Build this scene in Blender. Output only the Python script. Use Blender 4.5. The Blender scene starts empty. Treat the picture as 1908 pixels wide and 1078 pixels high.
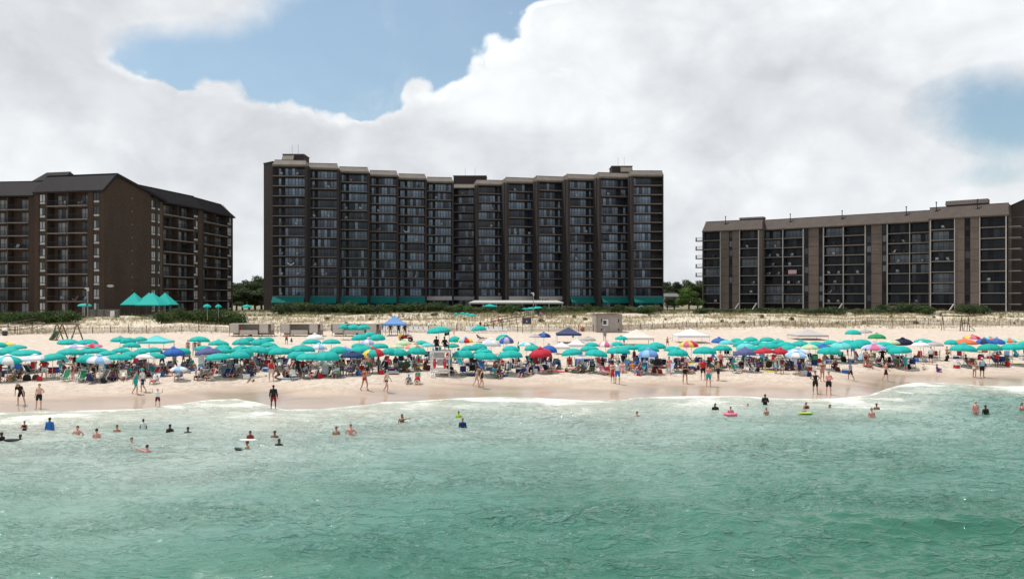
import bpy, math, random
import numpy as np
from mathutils import Vector, Matrix, Euler
random.seed(7); np.random.seed(7)
scene = bpy.context.scene
COL = scene.collection
R = math.radians
# ------------------------------------------------------------------ camera
CAMH, FPX, HY = 8.4, 1469.0, 556.0      # drone height above the sea, focal length and horizon row (1908 px wide)
cam_d = bpy.data.cameras.new('camera'); cam = bpy.data.objects.new('camera', cam_d); COL.objects.link(cam)
cam_d.sensor_width = 36.0; cam_d.lens = 36.0*FPX/1908.0
cam_d.shift_y = (HY-539.0)/1908.0
cam.location = (0, 0, CAMH); cam.rotation_euler = (R(90), 0, 0)
cam_d.clip_start = 0.5; cam_d.clip_end = 9000
scene.camera = cam
# ------------------------------------------------------------------ colour management
scene.view_settings.view_transform = 'Standard'; scene.view_settings.look = 'None'
scene.view_settings.exposure = 0.0; scene.view_settings.gamma = 1.0
scene.render.film_transparent = False
scene.cycles.max_bounces = 5; scene.cycles.diffuse_bounces = 3; scene.cycles.glossy_bounces = 2; scene.cycles.transmission_bounces = 3
# ------------------------------------------------------------------ sun
SUN_EL = R(68); SUN_AZ = math.atan2(-0.94, 0.34)      # from +Y clockwise
sun_dir = Vector((math.sin(SUN_AZ)*math.cos(SUN_EL), math.cos(SUN_AZ)*math.cos(SUN_EL), math.sin(SUN_EL)))
sd = bpy.data.lights.new('sun', 'SUN'); sd.energy = 3.6; sd.angle = R(0.53); sd.color = (1.0, 0.955, 0.89)
so = bpy.data.objects.new('sun', sd); COL.objects.link(so)
so.rotation_euler = sun_dir.to_track_quat('Z', 'Y').to_euler(); so.location = (-80, 40, 200)
# ------------------------------------------------------------------ world: nishita sky behind broken cumulus
world = bpy.data.worlds.new('World'); scene.world = world; world.use_nodes = True
def build_world():
    nt = world.node_tree; nt.nodes.clear(); N = nt.nodes; L = nt.links
    def mth(op, a, b=None, c=None, clamp=False):
        n = N.new('ShaderNodeMath'); n.operation = op; n.use_clamp = clamp
        for i, v in enumerate((a, b, c)):
            if v is None: continue
            if isinstance(v, (int, float)): n.inputs[i].default_value = v
            else: L.new(v, n.inputs[i])
        return n.outputs[0]
    def noise(vec, scale, detail, rough=0.55, dist=0.0):
        n = N.new('ShaderNodeTexNoise'); n.inputs['Scale'].default_value = scale
        n.inputs['Detail'].default_value = detail; n.inputs['Roughness'].default_value = rough
        n.inputs['Distortion'].default_value = dist
        L.new(vec, n.inputs['Vector']); return n.outputs['Fac']
    def sstep(x, a, b):
        n = N.new('ShaderNodeMapRange'); n.interpolation_type = 'SMOOTHSTEP'
        L.new(x, n.inputs['Value']); n.inputs['From Min'].default_value = a; n.inputs['From Max'].default_value = b
        return n.outputs['Result']
    tc = N.new('ShaderNodeTexCoord'); vec = tc.outputs['Generated']
    sp = N.new('ShaderNodeSeparateXYZ'); L.new(vec, sp.inputs[0])
    az = mth('ARCTAN2', sp.outputs[0], sp.outputs[1]); el = mth('ARCSINE', sp.outputs[2])
    def ae(px, py):
        u = (px-954)/FPX; v = (HY-py)/FPX; a = math.atan(u); return a, math.atan(v*math.cos(a))
    # gaps of blue in the cloud cover: position, half sizes (in the same angular measure), weight
    holes = [(305,102,62,24,.55),(450,112,120,38,.95),(600,95,100,70,1.1),(720,50,120,66,1.1),(830,15,90,50,1.0),(950,-10,90,12,.9),
             (620,165,56,26,.8),(1850,190,85,38,1.05),(1905,240,60,26,.7),(1850,330,80,22,.3)]
    tot = None
    for px, py, sx, sy, w in holes:
        a, e = ae(px, py)
        dx = mth('DIVIDE', mth('SUBTRACT', az, a), sx/FPX); dy = mth('DIVIDE', mth('SUBTRACT', el, e), sy/FPX)
        r2 = mth('ADD', mth('MULTIPLY', dx, dx), mth('MULTIPLY', dy, dy))
        g = mth('MULTIPLY', mth('EXPONENT', mth('MULTIPLY', r2, -0.6)), w)
        tot = g if tot is None else mth('ADD', tot, g)
    tot = mth('MINIMUM', tot, 1.25)
    # further gaps all round and overhead
    far = mth('MAXIMUM', sstep(mth('ABSOLUTE', az), 0.75, 1.1), sstep(el, 0.5, 0.75))
    big = mth('MULTIPLY', sstep(noise(vec, 2.2, 3), 0.50, 0.62), far)
    tot = mth('ADD', tot, mth('MULTIPLY', big, 1.1))
    def voro(v, scale):
        n = N.new('ShaderNodeTexVoronoi'); n.feature = 'F1'; n.inputs['Scale'].default_value = scale
        L.new(v, n.inputs['Vector']); return n.outputs['Distance']
    # warp the direction a little so that billows do not line up
    wn = N.new('ShaderNodeTexNoise'); wn.inputs['Scale'].default_value = 9.0; wn.inputs['Detail'].default_value = 5; L.new(vec, wn.inputs['Vector'])
    wv = N.new('ShaderNodeVectorMath'); wv.operation = 'MULTIPLY_ADD'; L.new(wn.outputs['Color'], wv.inputs[0]); wv.inputs[1].default_value = (.07, .07, .07); L.new(vec, wv.inputs[2]); wvec = wv.outputs[0]
    n1 = noise(vec, 6.0, 9, 0.58, 0.2); n2 = noise(vec, 26.0, 7, 0.6, 0.3)
    v1 = voro(wvec, 16.0); v2 = voro(wvec, 38.0)
    bil = mth('ADD', mth('MULTIPLY', mth('SUBTRACT', 0.42, v1), 0.9), mth('MULTIPLY', mth('SUBTRACT', 0.42, v2), 0.5))
    den = mth('SUBTRACT', mth('ADD', 1.0, mth('MULTIPLY', sstep(tot, 0.30, 0.0), 0.9)), tot)
    den = mth('ADD', den, mth('MULTIPLY', mth('SUBTRACT', n1, 0.5), 1.9))
    den = mth('ADD', den, mth('MULTIPLY', mth('SUBTRACT', n2, 0.5), 0.5))
    dcr = mth('ADD', den, mth('MULTIPLY', bil, 1.15))
    # billowed edge below the gap, soft veil above-left and at the right
    soft = mth('MAXIMUM', mth('MULTIPLY', sstep(mth('ADD', el, mth('MULTIPLY', az, -0.15)), 0.325, 0.36), sstep(az, -0.12, -0.24)), sstep(az, 0.36, 0.46))
    crisp = sstep(dcr, 0.34, 0.66); veil = sstep(den, -0.10, 1.0)
    mask = mth('ADD', mth('MULTIPLY', crisp, mth('SUBTRACT', 1.0, soft)), mth('MULTIPLY', veil, soft))
    wisp = mth('MULTIPLY', sstep(noise(wvec, 5.0, 8, 0.66, 0.6), 0.50, 0.78), mth('MULTIPLY', sstep(az, 0.02, -0.28), 0.55))
    mask = mth('ADD', mth('MULTIPLY', mth('MAXIMUM', mask, wisp), 0.93), 0.07)
    # brightness of the cloud: white shoulders, greyer masses
    vm = N.new('ShaderNodeMapping'); vm.inputs['Scale'].default_value = (1, 1, 1.7); L.new(vec, vm.inputs[0])
    b1 = sstep(noise(vm.outputs[0], 3.4, 5, 0.5, 0.3), 0.34, 0.66)
    b2 = sstep(noise(vm.outputs[0], 10.0, 7, 0.62, 0.5), 0.25, 0.75)
    rim = mth('MULTIPLY', mth('SUBTRACT', 1.0, sstep(dcr, 0.50, 1.25)), mth('SUBTRACT', 1.0, soft))
    up = sstep(el, 0.03, 0.22)
    lum = mth('ADD', 0.625, mth('MULTIPLY', b1, 0.25))
    lum = mth('ADD', lum, mth('MULTIPLY', b2, 0.10))
    lum = mth('ADD', lum, mth('MULTIPLY', mth('SUBTRACT', bil, 0.1), 0.12))
    lum = mth('ADD', lum, mth('MULTIPLY', mth('MULTIPLY', rim, b2), 0.26))
    lum = mth('ADD', lum, mth('MULTIPLY', up, 0.07))
    cc = N.new('ShaderNodeCombineColor')
    L.new(mth('MULTIPLY', lum, 0.972), cc.inputs[0]); L.new(mth('MULTIPLY', lum, 1.0), cc.inputs[1]); L.new(mth('ADD', mth('MULTIPLY', lum, 0.94), 0.078), cc.inputs[2])
    sky = N.new('ShaderNodeTexSky'); sky.sky_type = 'NISHITA'; sky.sun_disc = False
    sky.sun_elevation = SUN_EL; sky.sun_rotation = SUN_AZ; sky.air_density = 1.0; sky.dust_density = 2.0; sky.ozone_density = 1.0
    tint = N.new('ShaderNodeMix'); tint.data_type = 'RGBA'; tint.blend_type = 'MULTIPLY'; tint.inputs[0].default_value = 1.0
    L.new(sky.outputs[0], tint.inputs[6]); tint.inputs[7].default_value = (1.0, 1.10, 1.03, 1)
    bg1 = N.new('ShaderNodeBackground'); L.new(tint.outputs[2], bg1.inputs[0]); bg1.inputs[1].default_value = 0.135
    bg2 = N.new('ShaderNodeBackground'); L.new(cc.outputs[0], bg2.inputs[0]); bg2.inputs[1].default_value = 1.0
    mx = N.new('ShaderNodeMixShader'); L.new(mask, mx.inputs[0]); L.new(bg1.outputs[0], mx.inputs[1]); L.new(bg2.outputs[0], mx.inputs[2])
    out = N.new('ShaderNodeOutputWorld'); L.new(mx.outputs[0], out.inputs[0])
build_world()

# ------------------------------------------------------------------ object helpers
USED = {}
def tag(o, label=None, cat=None, group=None, kind=None):
    if label:
        o['label'] = label; USED.setdefault(label, []).append(o.name)
    if cat: o['category'] = cat
    if group: o['group'] = group
    if kind: o['kind'] = kind
    return o
def empty(name, loc=(0,0,0), rz=0.0, scale=1.0):
    o = bpy.data.objects.new(name, None); COL.objects.link(o); o.empty_display_size = 0.3
    o.location = loc; o.rotation_euler = (0, 0, rz); o.scale = (scale,)*3
    return o
def inst(name, mesh, parent=None, mats=None, loc=None, rot=None, scale=None):
    o = bpy.data.objects.new(name, mesh); COL.objects.link(o)
    if parent is not None: o.parent = parent
    if loc is not None: o.location = loc
    if rot is not None: o.rotation_euler = rot
    if scale is not None: o.scale = (scale,)*3 if isinstance(scale, (int, float)) else scale
    if mats:
        if not isinstance(mats, (list, tuple)): mats = [mats]
        for i in range(len(o.material_slots)):
            o.material_slots[i].link = 'OBJECT'; o.material_slots[i].material = mats[i % len(mats)]
    return o
def mesh_np(name, V, F, nslots=1, smooth=False, midx=None, tone=None):
    me = bpy.data.meshes.new(name)
    V = np.asarray(V, dtype=np.float32)
    if isinstance(F, np.ndarray):
        n, k = F.shape
        me.vertices.add(len(V)); me.vertices.foreach_set('co', V.ravel())
        me.loops.add(n*k); me.loops.foreach_set('vertex_index', F.astype(np.int32).ravel())
        me.polygons.add(n); me.polygons.foreach_set('loop_start', np.arange(0, n*k, k, dtype=np.int32))
        me.polygons.foreach_set('loop_total', np.full(n, k, dtype=np.int32))
    else:
        me.from_pydata([tuple(map(float, v)) for v in V], [], F)
    for i in range(nslots): me.materials.append(None)
    if midx is not None: me.polygons.foreach_set('material_index', np.asarray(midx, dtype=np.int32))
    if smooth: me.polygons.foreach_set('use_smooth', np.ones(len(me.polygons), dtype=bool))
    if tone is not None:
        at = me.attributes.new('tone', 'FLOAT', 'FACE'); at.data.foreach_set('value', np.asarray(tone, dtype=np.float32))
    me.update(calc_edges=True); me.validate()
    return me
class MB:
    """collects boxes, bars, tubes and sheets into one mesh"""
    def __init__(s): s.v = []; s.f = []; s.m = []; s.t = []; s.cur = 0; s.tone = 0.0; s.X = None
    def add(s, vs, fs):
        b = len(s.v)
        if s.X is not None: vs = [tuple(s.X @ Vector(v)) for v in vs]
        s.v += [tuple(v) for v in vs]; s.f += [tuple(i+b for i in f) for f in fs]
        s.m += [s.cur]*len(fs); s.t += [s.tone]*len(fs); return s
    def hexa(s, p): return s.add(p, [(0,3,2,1),(4,5,6,7),(0,1,5,4),(1,2,6,5),(2,3,7,6),(3,0,4,7)])
    def box(s, x0, x1, y0, y1, z0, z1):
        return s.hexa([(x0,y0,z0),(x1,y0,z0),(x1,y1,z0),(x0,y1,z0),(x0,y0,z1),(x1,y0,z1),(x1,y1,z1),(x0,y1,z1)])
    def bar(s, a, b, w, h=None, side=None):
        a = Vector(a); b = Vector(b); d = (b-a).normalized(); h = h or w
        u = Vector(side) if side else (d.cross(Vector((0,0,1))) if abs(d.z) < .95 else Vector((1,0,0)))
        u.normalize(); n = d.cross(u).normalized(); u = u*w/2; n = n*h/2
        return s.hexa([a-u-n, a+u-n, a+u+n, a-u+n, b-u-n, b+u-n, b+u+n, b-u+n])
    def tube(s, pts, rad, sides=8, cap=True):
        pts = [Vector(p) for p in pts]; rad = rad if isinstance(rad, (list, tuple)) else [rad]*len(pts)
        vs = []; fs = []
        for i, p in enumerate(pts):
            d = (pts[min(i+1, len(pts)-1)]-pts[max(i-1, 0)]).normalized()
            u = d.cross(Vector((0,0,1))) if abs(d.z) < .95 else d.cross(Vector((0,1,0)))
            u.normalize(); n = d.cross(u)
            for k in range(sides):
                a = 2*math.pi*k/sides; vs.append(p+(u*math.cos(a)+n*math.sin(a))*rad[i])
        for i in range(len(pts)-1):
            for k in range(sides):
                k2 = (k+1) % sides; fs.append((i*sides+k, i*sides+k2, (i+1)*sides+k2, (i+1)*sides+k))
        if cap:
            fs.append(tuple(range(sides))[::-1]); fs.append(tuple((len(pts)-1)*sides+k for k in range(sides)))
        return s.add(vs, fs)
    def ball(s, c, r, nu=10, nv=7):
        rx, ry, rz = r if isinstance(r, (tuple, list)) else (r, r, r); vs = [(c[0], c[1], c[2]-rz)]; fs = []
        for j in range(1, nv):
            ph = -math.pi/2+math.pi*j/nv
            for i in range(nu):
                th = 2*math.pi*i/nu; vs.append((c[0]+rx*math.cos(ph)*math.cos(th), c[1]+ry*math.cos(ph)*math.sin(th), c[2]+rz*math.sin(ph)))
        vs.append((c[0], c[1], c[2]+rz)); top = len(vs)-1
        for i in range(nu):
            i2 = (i+1) % nu; fs.append((0, 1+i2, 1+i)); fs.append((top, 1+(nv-2)*nu+i, 1+(nv-2)*nu+i2))
            for j in range(nv-2): fs.append((1+j*nu+i, 1+j*nu+i2, 1+(j+1)*nu+i2, 1+(j+1)*nu+i))
        return s.add(vs, fs)
    def mesh(s, name, nslots=1, smooth=False): return mesh_np(name, s.v, s.f, nslots, smooth, s.m, s.t)
    def build(s, name, mats, parent=None, smooth=False, loc=None, rot=None):
        if not isinstance(mats, (list, tuple)): mats = [mats]
        me = s.mesh(name, len(mats), smooth)
        for i, m in enumerate(mats): me.materials[i] = m
        return inst(name, me, parent, None, loc, rot)

# ------------------------------------------------------------------ materials
def mat_new(name):
    m = bpy.data.materials.new(name); m.use_nodes = True; nt = m.node_tree
    b = nt.nodes['Principled BSDF']; return m, nt, b
def nd(nt, typ, **kw):
    n = nt.nodes.new(typ)
    for k, v in kw.items(): setattr(n, k, v)
    return n
def ramp(nt, fac, stops, interp='LINEAR'):
    r = nt.nodes.new('ShaderNodeValToRGB'); r.color_ramp.interpolation = interp; e = r.color_ramp.elements
    while len(e) < len(stops): e.new(0.5)
    for el, (p, c) in zip(e, stops): el.position = p; el.color = (*c, 1) if len(c) == 3 else c
    nt.links.new(fac, r.inputs[0]); return r.outputs[0]
def nz(nt, scale, detail=4, rough=.55, vec=None, dist=0.0, out='Fac', coord='Object', stretch=None):
    n = nt.nodes.new('ShaderNodeTexNoise'); n.inputs['Scale'].default_value = scale; n.inputs['Detail'].default_value = detail
    n.inputs['Roughness'].default_value = rough; n.inputs['Distortion'].default_value = dist
    if vec is None:
        t = nt.nodes.new('ShaderNodeTexCoord'); vec = t.outputs[coord]
    if stretch:
        mp = nt.nodes.new('ShaderNodeMapping'); mp.inputs['Scale'].default_value = stretch; nt.links.new(vec, mp.inputs[0]); vec = mp.outputs[0]
    nt.links.new(vec, n.inputs['Vector']); return n.outputs[out]
def mixc(nt, fac, a, b, mode='MIX'):
    n = nt.nodes.new('ShaderNodeMix'); n.data_type = 'RGBA'; n.blend_type = mode
    for i, v in ((0, fac), (6, a), (7, b)):
        if isinstance(v, (int, float)): n.inputs[i].default_value = v
        elif isinstance(v, tuple): n.inputs[i].default_value = (*v, 1) if len(v) == 3 else v
        else: nt.links.new(v, n.inputs[i])
    return n.outputs[2]
def mathn(nt, op, a, b=None, c=None, clamp=False):
    n = nt.nodes.new('ShaderNodeMath'); n.operation = op; n.use_clamp = clamp
    for i, v in enumerate((a, b, c)):
        if v is None: continue
        if isinstance(v, (int, float)): n.inputs[i].default_value = v
        else: nt.links.new(v, n.inputs[i])
    return n.outputs[0]
def bump(nt, h, strength, dist, b, normal=None):
    n = nt.nodes.new('ShaderNodeBump'); n.inputs['Strength'].default_value = strength; n.inputs['Distance'].default_value = dist
    nt.links.new(h, n.inputs['Height'])
    if normal is not None: nt.links.new(normal, n.inputs['Normal'])
    if b is not None: nt.links.new(n.outputs[0], b.inputs['Normal'])
    return n.outputs[0]
def simple(name, col, rough=.7, var=.12, scale=3.0, metal=0.0, spec=.4, trans=0.0):
    """a plain painted / cloth / plastic surface with faint mottling"""
    m, nt, b = mat_new(name)
    f = nz(nt, scale, 5, .6)
    lo = tuple(max(0, c*(1-var)) for c in col); hi = tuple(min(1, c*(1+var)) for c in col)
    nt.links.new(ramp(nt, f, [(.3, lo), (.7, hi)]), b.inputs['Base Color'])
    b.inputs['Roughness'].default_value = rough; b.inputs['Metallic'].default_value = metal; b.inputs['Specular IOR Level'].default_value = spec
    if trans:
        tr = nt.nodes.new('ShaderNodeBsdfTranslucent'); tr.inputs[0].default_value = (*col, 1)
        mx = nt.nodes.new('ShaderNodeMixShader'); mx.inputs[0].default_value = trans
        nt.links.new(b.outputs[0], mx.inputs[1]); nt.links.new(tr.outputs[0], mx.inputs[2])
        nt.links.new(mx.outputs[0], nt.nodes['Material Output'].inputs[0])
    return m
_cm = {}
def cm(col, rough=.75, kind='cloth'):
    k = (col, rough, kind)
    if k not in _cm: _cm[k] = simple('%s_%d' % (kind, len(_cm)), col, rough, .10, 6.0, 0, .3, .14 if kind == 'canopy' else 0)
    return _cm[k]
# ------------------------------------------------------------------ the lie of the land
EDGE_PX = [(-700,800),(-300,784),(-120,774),(0,768),(150,765),(260,762),(330,753),(390,745),(440,743),(480,750),(530,763),(600,762),(700,752),(710,749),(760,748),(850,742),
 (920,739),(1000,741),(1090,746),(1165,745),(1180,741),(1280,738),(1380,738),(1460,743),(1500,743),(1560,742),(1620,736),(1660,722),(1700,712),(1760,713),(1830,719),(1908,719),(2200,712),(2700,704)]
_ex = []; _ey = []
for px, py in EDGE_PX:
    Y = CAMH*FPX/(py-HY); _ex.append((px-954)/FPX*Y); _ey.append(Y)
_ex = np.array(_ex); _ey = np.array(_ey)
def yedge(x): return np.interp(x, _ex, _ey)
def sstepf(a, b, x):
    t = np.clip((x-a)/(b-a), 0, 1); return t*t*(3-2*t)
_PS = [-200,-40,-10,0,10,20,60,66,74,84,97,112,138,400,4000]; _PZ = [-9,-3.2,-1.0,0,1.2,1.62,2.5,2.75,3.5,4.1,4.45,4.7,5.0,5.0,5.0]
def inland(x, y):
    x = np.asarray(x, float); y = np.asarray(y, float)
    b = (y-(67+0.17*x))*0.986; a = y-yedge(x); w = sstepf(2, 16, b)
    return a*(1-w)+b*w
def T(x, y):
    s = inland(x, y); z = np.interp(s, _PS, _PZ)
    x = np.asarray(x, float); y = np.asarray(y, float)
    w = sstepf(6, 14, s)*(1-sstepf(60, 66, s))
    z = z + w*(0.035*np.sin(x*1.1+np.sin(y*.9)*1.4)*np.sin(y*1.3+np.sin(x*.7)) + 0.02*np.sin(x*2.9+y*1.7)*np.sin(y*3.3-x*1.1))
    d = sstepf(64, 72, s)*(1-sstepf(128, 140, s))
    z = z + d*(0.38*np.sin(x*.16+np.sin(y*.11)*1.7)*np.sin(y*.23+np.sin(x*.13)) + .16*np.sin(x*.47+y*.3)*np.sin(y*.61-x*.21))
    return z
def Tf(x, y): return float(T(x, y))
def ray(px, py, h=0.0, y0=56.0, y1=400.0):
    """point where the sight line of a photo pixel comes within h of the ground"""
    u = (px-954)/FPX; v = (HY-py)/FPX
    ys = np.arange(y0, y1, 0.05); f = (CAMH+v*ys)-(T(u*ys, ys)+h)
    i = np.argmax(f < 0); Y = ys[i] if f.min() < 0 else y1
    return Vector((u*Y, Y, Tf(u*Y, Y)))
def at(px, py, Y): return Vector(((px-954)/FPX*Y, Y, CAMH+(HY-py)/FPX*Y))
# ------------------------------------------------------------------ ground
def graded(lo, hi, step, ext_lo, ext_hi, g=1.25):
    c = list(np.arange(lo, hi+step*.5, step)); a = []; s = step; p = lo
    while p > ext_lo: s *= g; p -= s; a.append(p)
    b = []; s = step; p = c[-1]
    while p < ext_hi: s *= g; p += s; b.append(p)
    return np.array(a[::-1]+c+b)
def build_ground():
    xs = graded(-125, 150, .75, -3500, 3500); ys = graded(52, 110, .4, -150, 110)[:-1]
    ys = np.concatenate([ys[ys < 110], graded(110, 235, 1.0, 110, 6000)[0:]]); ys = np.unique(np.round(ys, 3))
    X, Yg = np.meshgrid(xs, ys); Z = T(X, Yg)
    nx = len(xs); ny = len(ys)
    V = np.stack([X.ravel(), Yg.ravel(), Z.ravel()], 1)
    i = np.arange(ny-1)[:, None]*nx+np.arange(nx-1)[None, :]; i = i.ravel()
    me = mesh_np('ground', V, np.stack([i, i+1, i+nx+1, i+nx], 1), 1, True)
    at_ = me.attributes.new('inland', 'FLOAT', 'POINT'); at_.data.foreach_set('value', inland(X, Yg).ravel().astype(np.float32))
    m, nt, b = mat_new('sand_ground'); Lk = nt.links
    a = nt.nodes.new('ShaderNodeAttribute'); a.attribute_name = 'inland'; s = a.outputs['Fac']
    n_big = nz(nt, .12, 4); n_mid = nz(nt, .9, 5, .6); n_fine = nz(nt, 9, 5, .65); n_strk = nz(nt, .5, 5, .6, stretch=(.25, 1, 1))
    dry = ramp(nt, n_mid, [(.25, (.50, .41, .33)), (.5, (.60, .505, .42)), (.8, (.66, .57, .485))])
    wet = ramp(nt, n_strk, [(.3, (.345, .255, .19)), (.7, (.43, .33, .255))])
    sw = mathn(nt, 'ADD', s, mathn(nt, 'MULTIPLY', mathn(nt, 'SUBTRACT', n_strk, .5), 5.0))
    mr = nt.nodes.new('ShaderNodeMapRange'); mr.interpolation_type = 'SMOOTHSTEP'; Lk.new(sw, mr.inputs[0]); mr.inputs[1].default_value = 3.2; mr.inputs[2].default_value = 8.5
    trod = ramp(nt, nz(nt, 1.6, 6, .68, dist=.4), [(.36, (.80, .79, .77)), (.50, (1, 1, 1)), (.72, (1.05, 1.05, 1.05))])
    dry = mixc(nt, 1.0, dry, trod, 'MULTIPLY')
    c = mixc(nt, mr.outputs[0], wet, dry)
    # dunes: sand with straw litter, then turf and soil
    md = nt.nodes.new('ShaderNodeMapRange'); md.interpolation_type = 'SMOOTHSTEP'; Lk.new(mathn(nt, 'ADD', s, mathn(nt, 'MULTIPLY', mathn(nt, 'SUBTRACT', n_big, .5), 18.0)), md.inputs[0]); md.inputs[1].default_value = 66; md.inputs[2].default_value = 74
    litter = ramp(nt, mathn(nt, 'ADD', mathn(nt, 'MULTIPLY', n_mid, .5), mathn(nt, 'MULTIPLY', n_fine, .5)), [(.36, (.36, .30, .20)), (.46, (.56, .48, .36)), (.56, (.68, .60, .49))])
    c = mixc(nt, md.outputs[0], c, litter)
    mg = nt.nodes.new('ShaderNodeMapRange'); mg.interpolation_type = 'SMOOTHSTEP'; Lk.new(mathn(nt, 'ADD', s, mathn(nt, 'MULTIPLY', mathn(nt, 'SUBTRACT', n_big, .5), 30.0)), mg.inputs[0]); mg.inputs[1].default_value = 108; mg.inputs[2].default_value = 132
    turf = ramp(nt, n_mid, [(.3, (.10, .10, .05)), (.7, (.30, .26, .16))])
    c = mixc(nt, mg.outputs[0], c, turf)
    Lk.new(c, b.inputs['Base Color'])
    rr = nt.nodes.new('ShaderNodeMapRange'); rr.interpolation_type = 'SMOOTHSTEP'; Lk.new(sw, rr.inputs[0]); rr.inputs[1].default_value = 1.5; rr.inputs[2].default_value = 7.0; rr.inputs[3].default_value = .14; rr.inputs[4].default_value = .9
    Lk.new(rr.outputs[0], b.inputs['Roughness']); b.inputs['Specular IOR Level'].default_value = .5
    vo = nt.nodes.new('ShaderNodeTexVoronoi'); vo.inputs['Scale'].default_value = 2.1; vo.feature = 'F1'
    tcn = nt.nodes.new('ShaderNodeTexCoord'); Lk.new(tcn.outputs['Object'], vo.inputs['Vector'])
    h = mathn(nt, 'ADD', mathn(nt, 'MULTIPLY', vo.outputs['Distance'], .8), mathn(nt, 'MULTIPLY', n_fine, .5))
    hb = mathn(nt, 'MULTIPLY', h, mr.outputs[0])
    bump(nt, hb, .9, .22, b)
    me.materials[0] = m
    tag(inst('ground', me), kind='structure')
build_ground()
# ------------------------------------------------------------------ sea
def build_sea():
    ud = np.linspace(-.80, .80, 760); e = np.array([.9, 1.1, 1.5, 2.2, 3.5, 6, 12]); u = np.concatenate([-e[::-1], ud, e])
    ys = [14.0]
    while ys[-1] < 92: ys.append(ys[-1]*1.0028)
    ys = np.array([-120, -60, -20, 0.5, 5, 9, 12]+ys)
    ye = np.maximum(ys, 14.0)
    X = ye[:, None]*u[None, :]; Yg = np.repeat(ys[:, None], len(u), 1)
    rs = np.random.RandomState(3); Z = np.zeros_like(X)
    wx = X+1.2*np.sin(Yg*.21+X*.07)+.5*np.sin(Yg*.6-X*.33); wy = Yg+1.1*np.sin(X*.17+1)+.7*np.sin(X*.41+Yg*.23)
    for k in range(30):
        lam = 1.3*(15/1.3)**(rs.rand()**1.15); th = rs.normal(.12, .55 if lam < 4 else .25); kk = 2*math.pi/lam
        amp = .0048*lam**.95; ph = rs.rand()*7
        p = kk*(math.sin(th)*wx+math.cos(th)*wy)+ph
        Z += amp*((np.cos(p)+.35*np.cos(2*p)) if lam < 5 else np.cos(p))*(.5+.8*np.sin(wx*.05*rs.rand()*3+wy*.06+ph))
    pt = .35+.65*np.clip(.5+.5*np.sin(wx*.31+2*np.sin(wy*.19))*np.sin(wy*.27+1.5*np.sin(wx*.13+1))+.35*np.sin(wx*.9+wy*.5), 0, 1.2)
    for k in range(22):
        lam = rs.uniform(.42, 1.35); th = rs.normal(.15, .75); kk = 2*math.pi/lam; ph = rs.rand()*7; q = kk*(math.sin(th)*wx+math.cos(th)*wy)+ph
        Z += pt*.0105*lam*(np.cos(q)+.3*np.cos(2*q))
    # two low swells standing up in the near water
    for yc, xc, w, a in ((31.6, 1, .95, .36), (30.2, 7, .85, .46), (29.2, 11, .8, .30), (28.0, 16.5, .8, .44), (29.5, 22, .9, .38), (27, -9, .9, .10), (42, -22, 1.3, .10), (44, 14, 1.4, .13), (38, -3, 1.2, .14), (26, 3, .8, .20)):
        Z += a*np.exp(-((wy-yc-.12*(wx-xc))/w)**2)*np.exp(-((wx-xc)/7.0)**2)*(1+.35*np.sin(wx*1.1+yc)*np.sin(wy*.9))
    s = inland(X, Yg); fade = np.clip(-(s+.3)/9.0, 0.0, 1)
    # small spilling ripple rolling up to the edge
    Z = Z*(fade**.6)*1.05 + .05*np.exp(-((s+2.2+.8*np.sin(X*.35))/.5)**2) + .035*np.exp(-((s+.15)/.25)**2)
    dense = (np.abs(X) <= .82*ye[:, None]) & (Yg > 11); Z = np.where(dense, Z, Z*.3)
    V = np.stack([X.ravel(), Yg.ravel(), Z.ravel()], 1); nx = len(u); ny = len(ys)
    i = (np.arange(ny-1)[:, None]*nx+np.arange(nx-1)[None, :]).ravel()
    me = mesh_np('sea', V, np.stack([i, i+1, i+nx+1, i+nx], 1), 1, True)
    a_ = me.attributes.new('inland', 'FLOAT', 'POINT'); a_.data.foreach_set('value', s.ravel().astype(np.float32))
    m, nt, b = mat_new('sea_water'); Lk = nt.links
    a = nt.nodes.new('ShaderNodeAttribute'); a.attribute_name = 'inland'; s_ = a.outputs['Fac']
    big = nz(nt, .055, 4, .6, stretch=(.6, 1.2, 1)); mid = nz(nt, .3, 5, .6, stretch=(.5, 1.3, 1), dist=.6)
    tcx = nt.nodes.new('ShaderNodeTexCoord'); sxx = nt.nodes.new('ShaderNodeSeparateXYZ'); Lk.new(tcx.outputs['Object'], sxx.inputs[0])
    dn = mathn(nt, 'ADD', mathn(nt, 'ADD', s_, mathn(nt, 'MULTIPLY', sxx.outputs[0], -.34)), mathn(nt, 'MULTIPLY', mathn(nt, 'SUBTRACT', big, .5), 16.0))
    mr = nt.nodes.new('ShaderNodeMapRange'); Lk.new(dn, mr.inputs[0]); mr.inputs[1].default_value = -48; mr.inputs[2].default_value = 0
    depth = ramp(nt, mr.outputs[0], [(0, (.018, .115, .072)), (.24, (.055, .172, .128)), (.48, (.17, .285, .24)), (.68, (.30, .375, .335)), (.86, (.35, .41, .365)), (1, (.46, .48, .42))])  # pale stops: milky shallows plus sky reflection painted into the water colour
    col = mixc(nt, ramp(nt, mid, [(.35, (0,0,0)), (.7, (.35,.35,.35))]), depth, (.06, .17, .115))
    # foam: lacy wash close in, a bright rim at the very edge, scattered flecks
    f1 = nz(nt, 1.5, 7, .66, stretch=(.42, 1.25, 1), dist=1.2); f2 = nz(nt, .16, 3, .5, stretch=(1, 1.5, 1)); f3 = nz(nt, 5.5, 5, .7, stretch=(.6, 1.4, 1), dist=.8)
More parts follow.
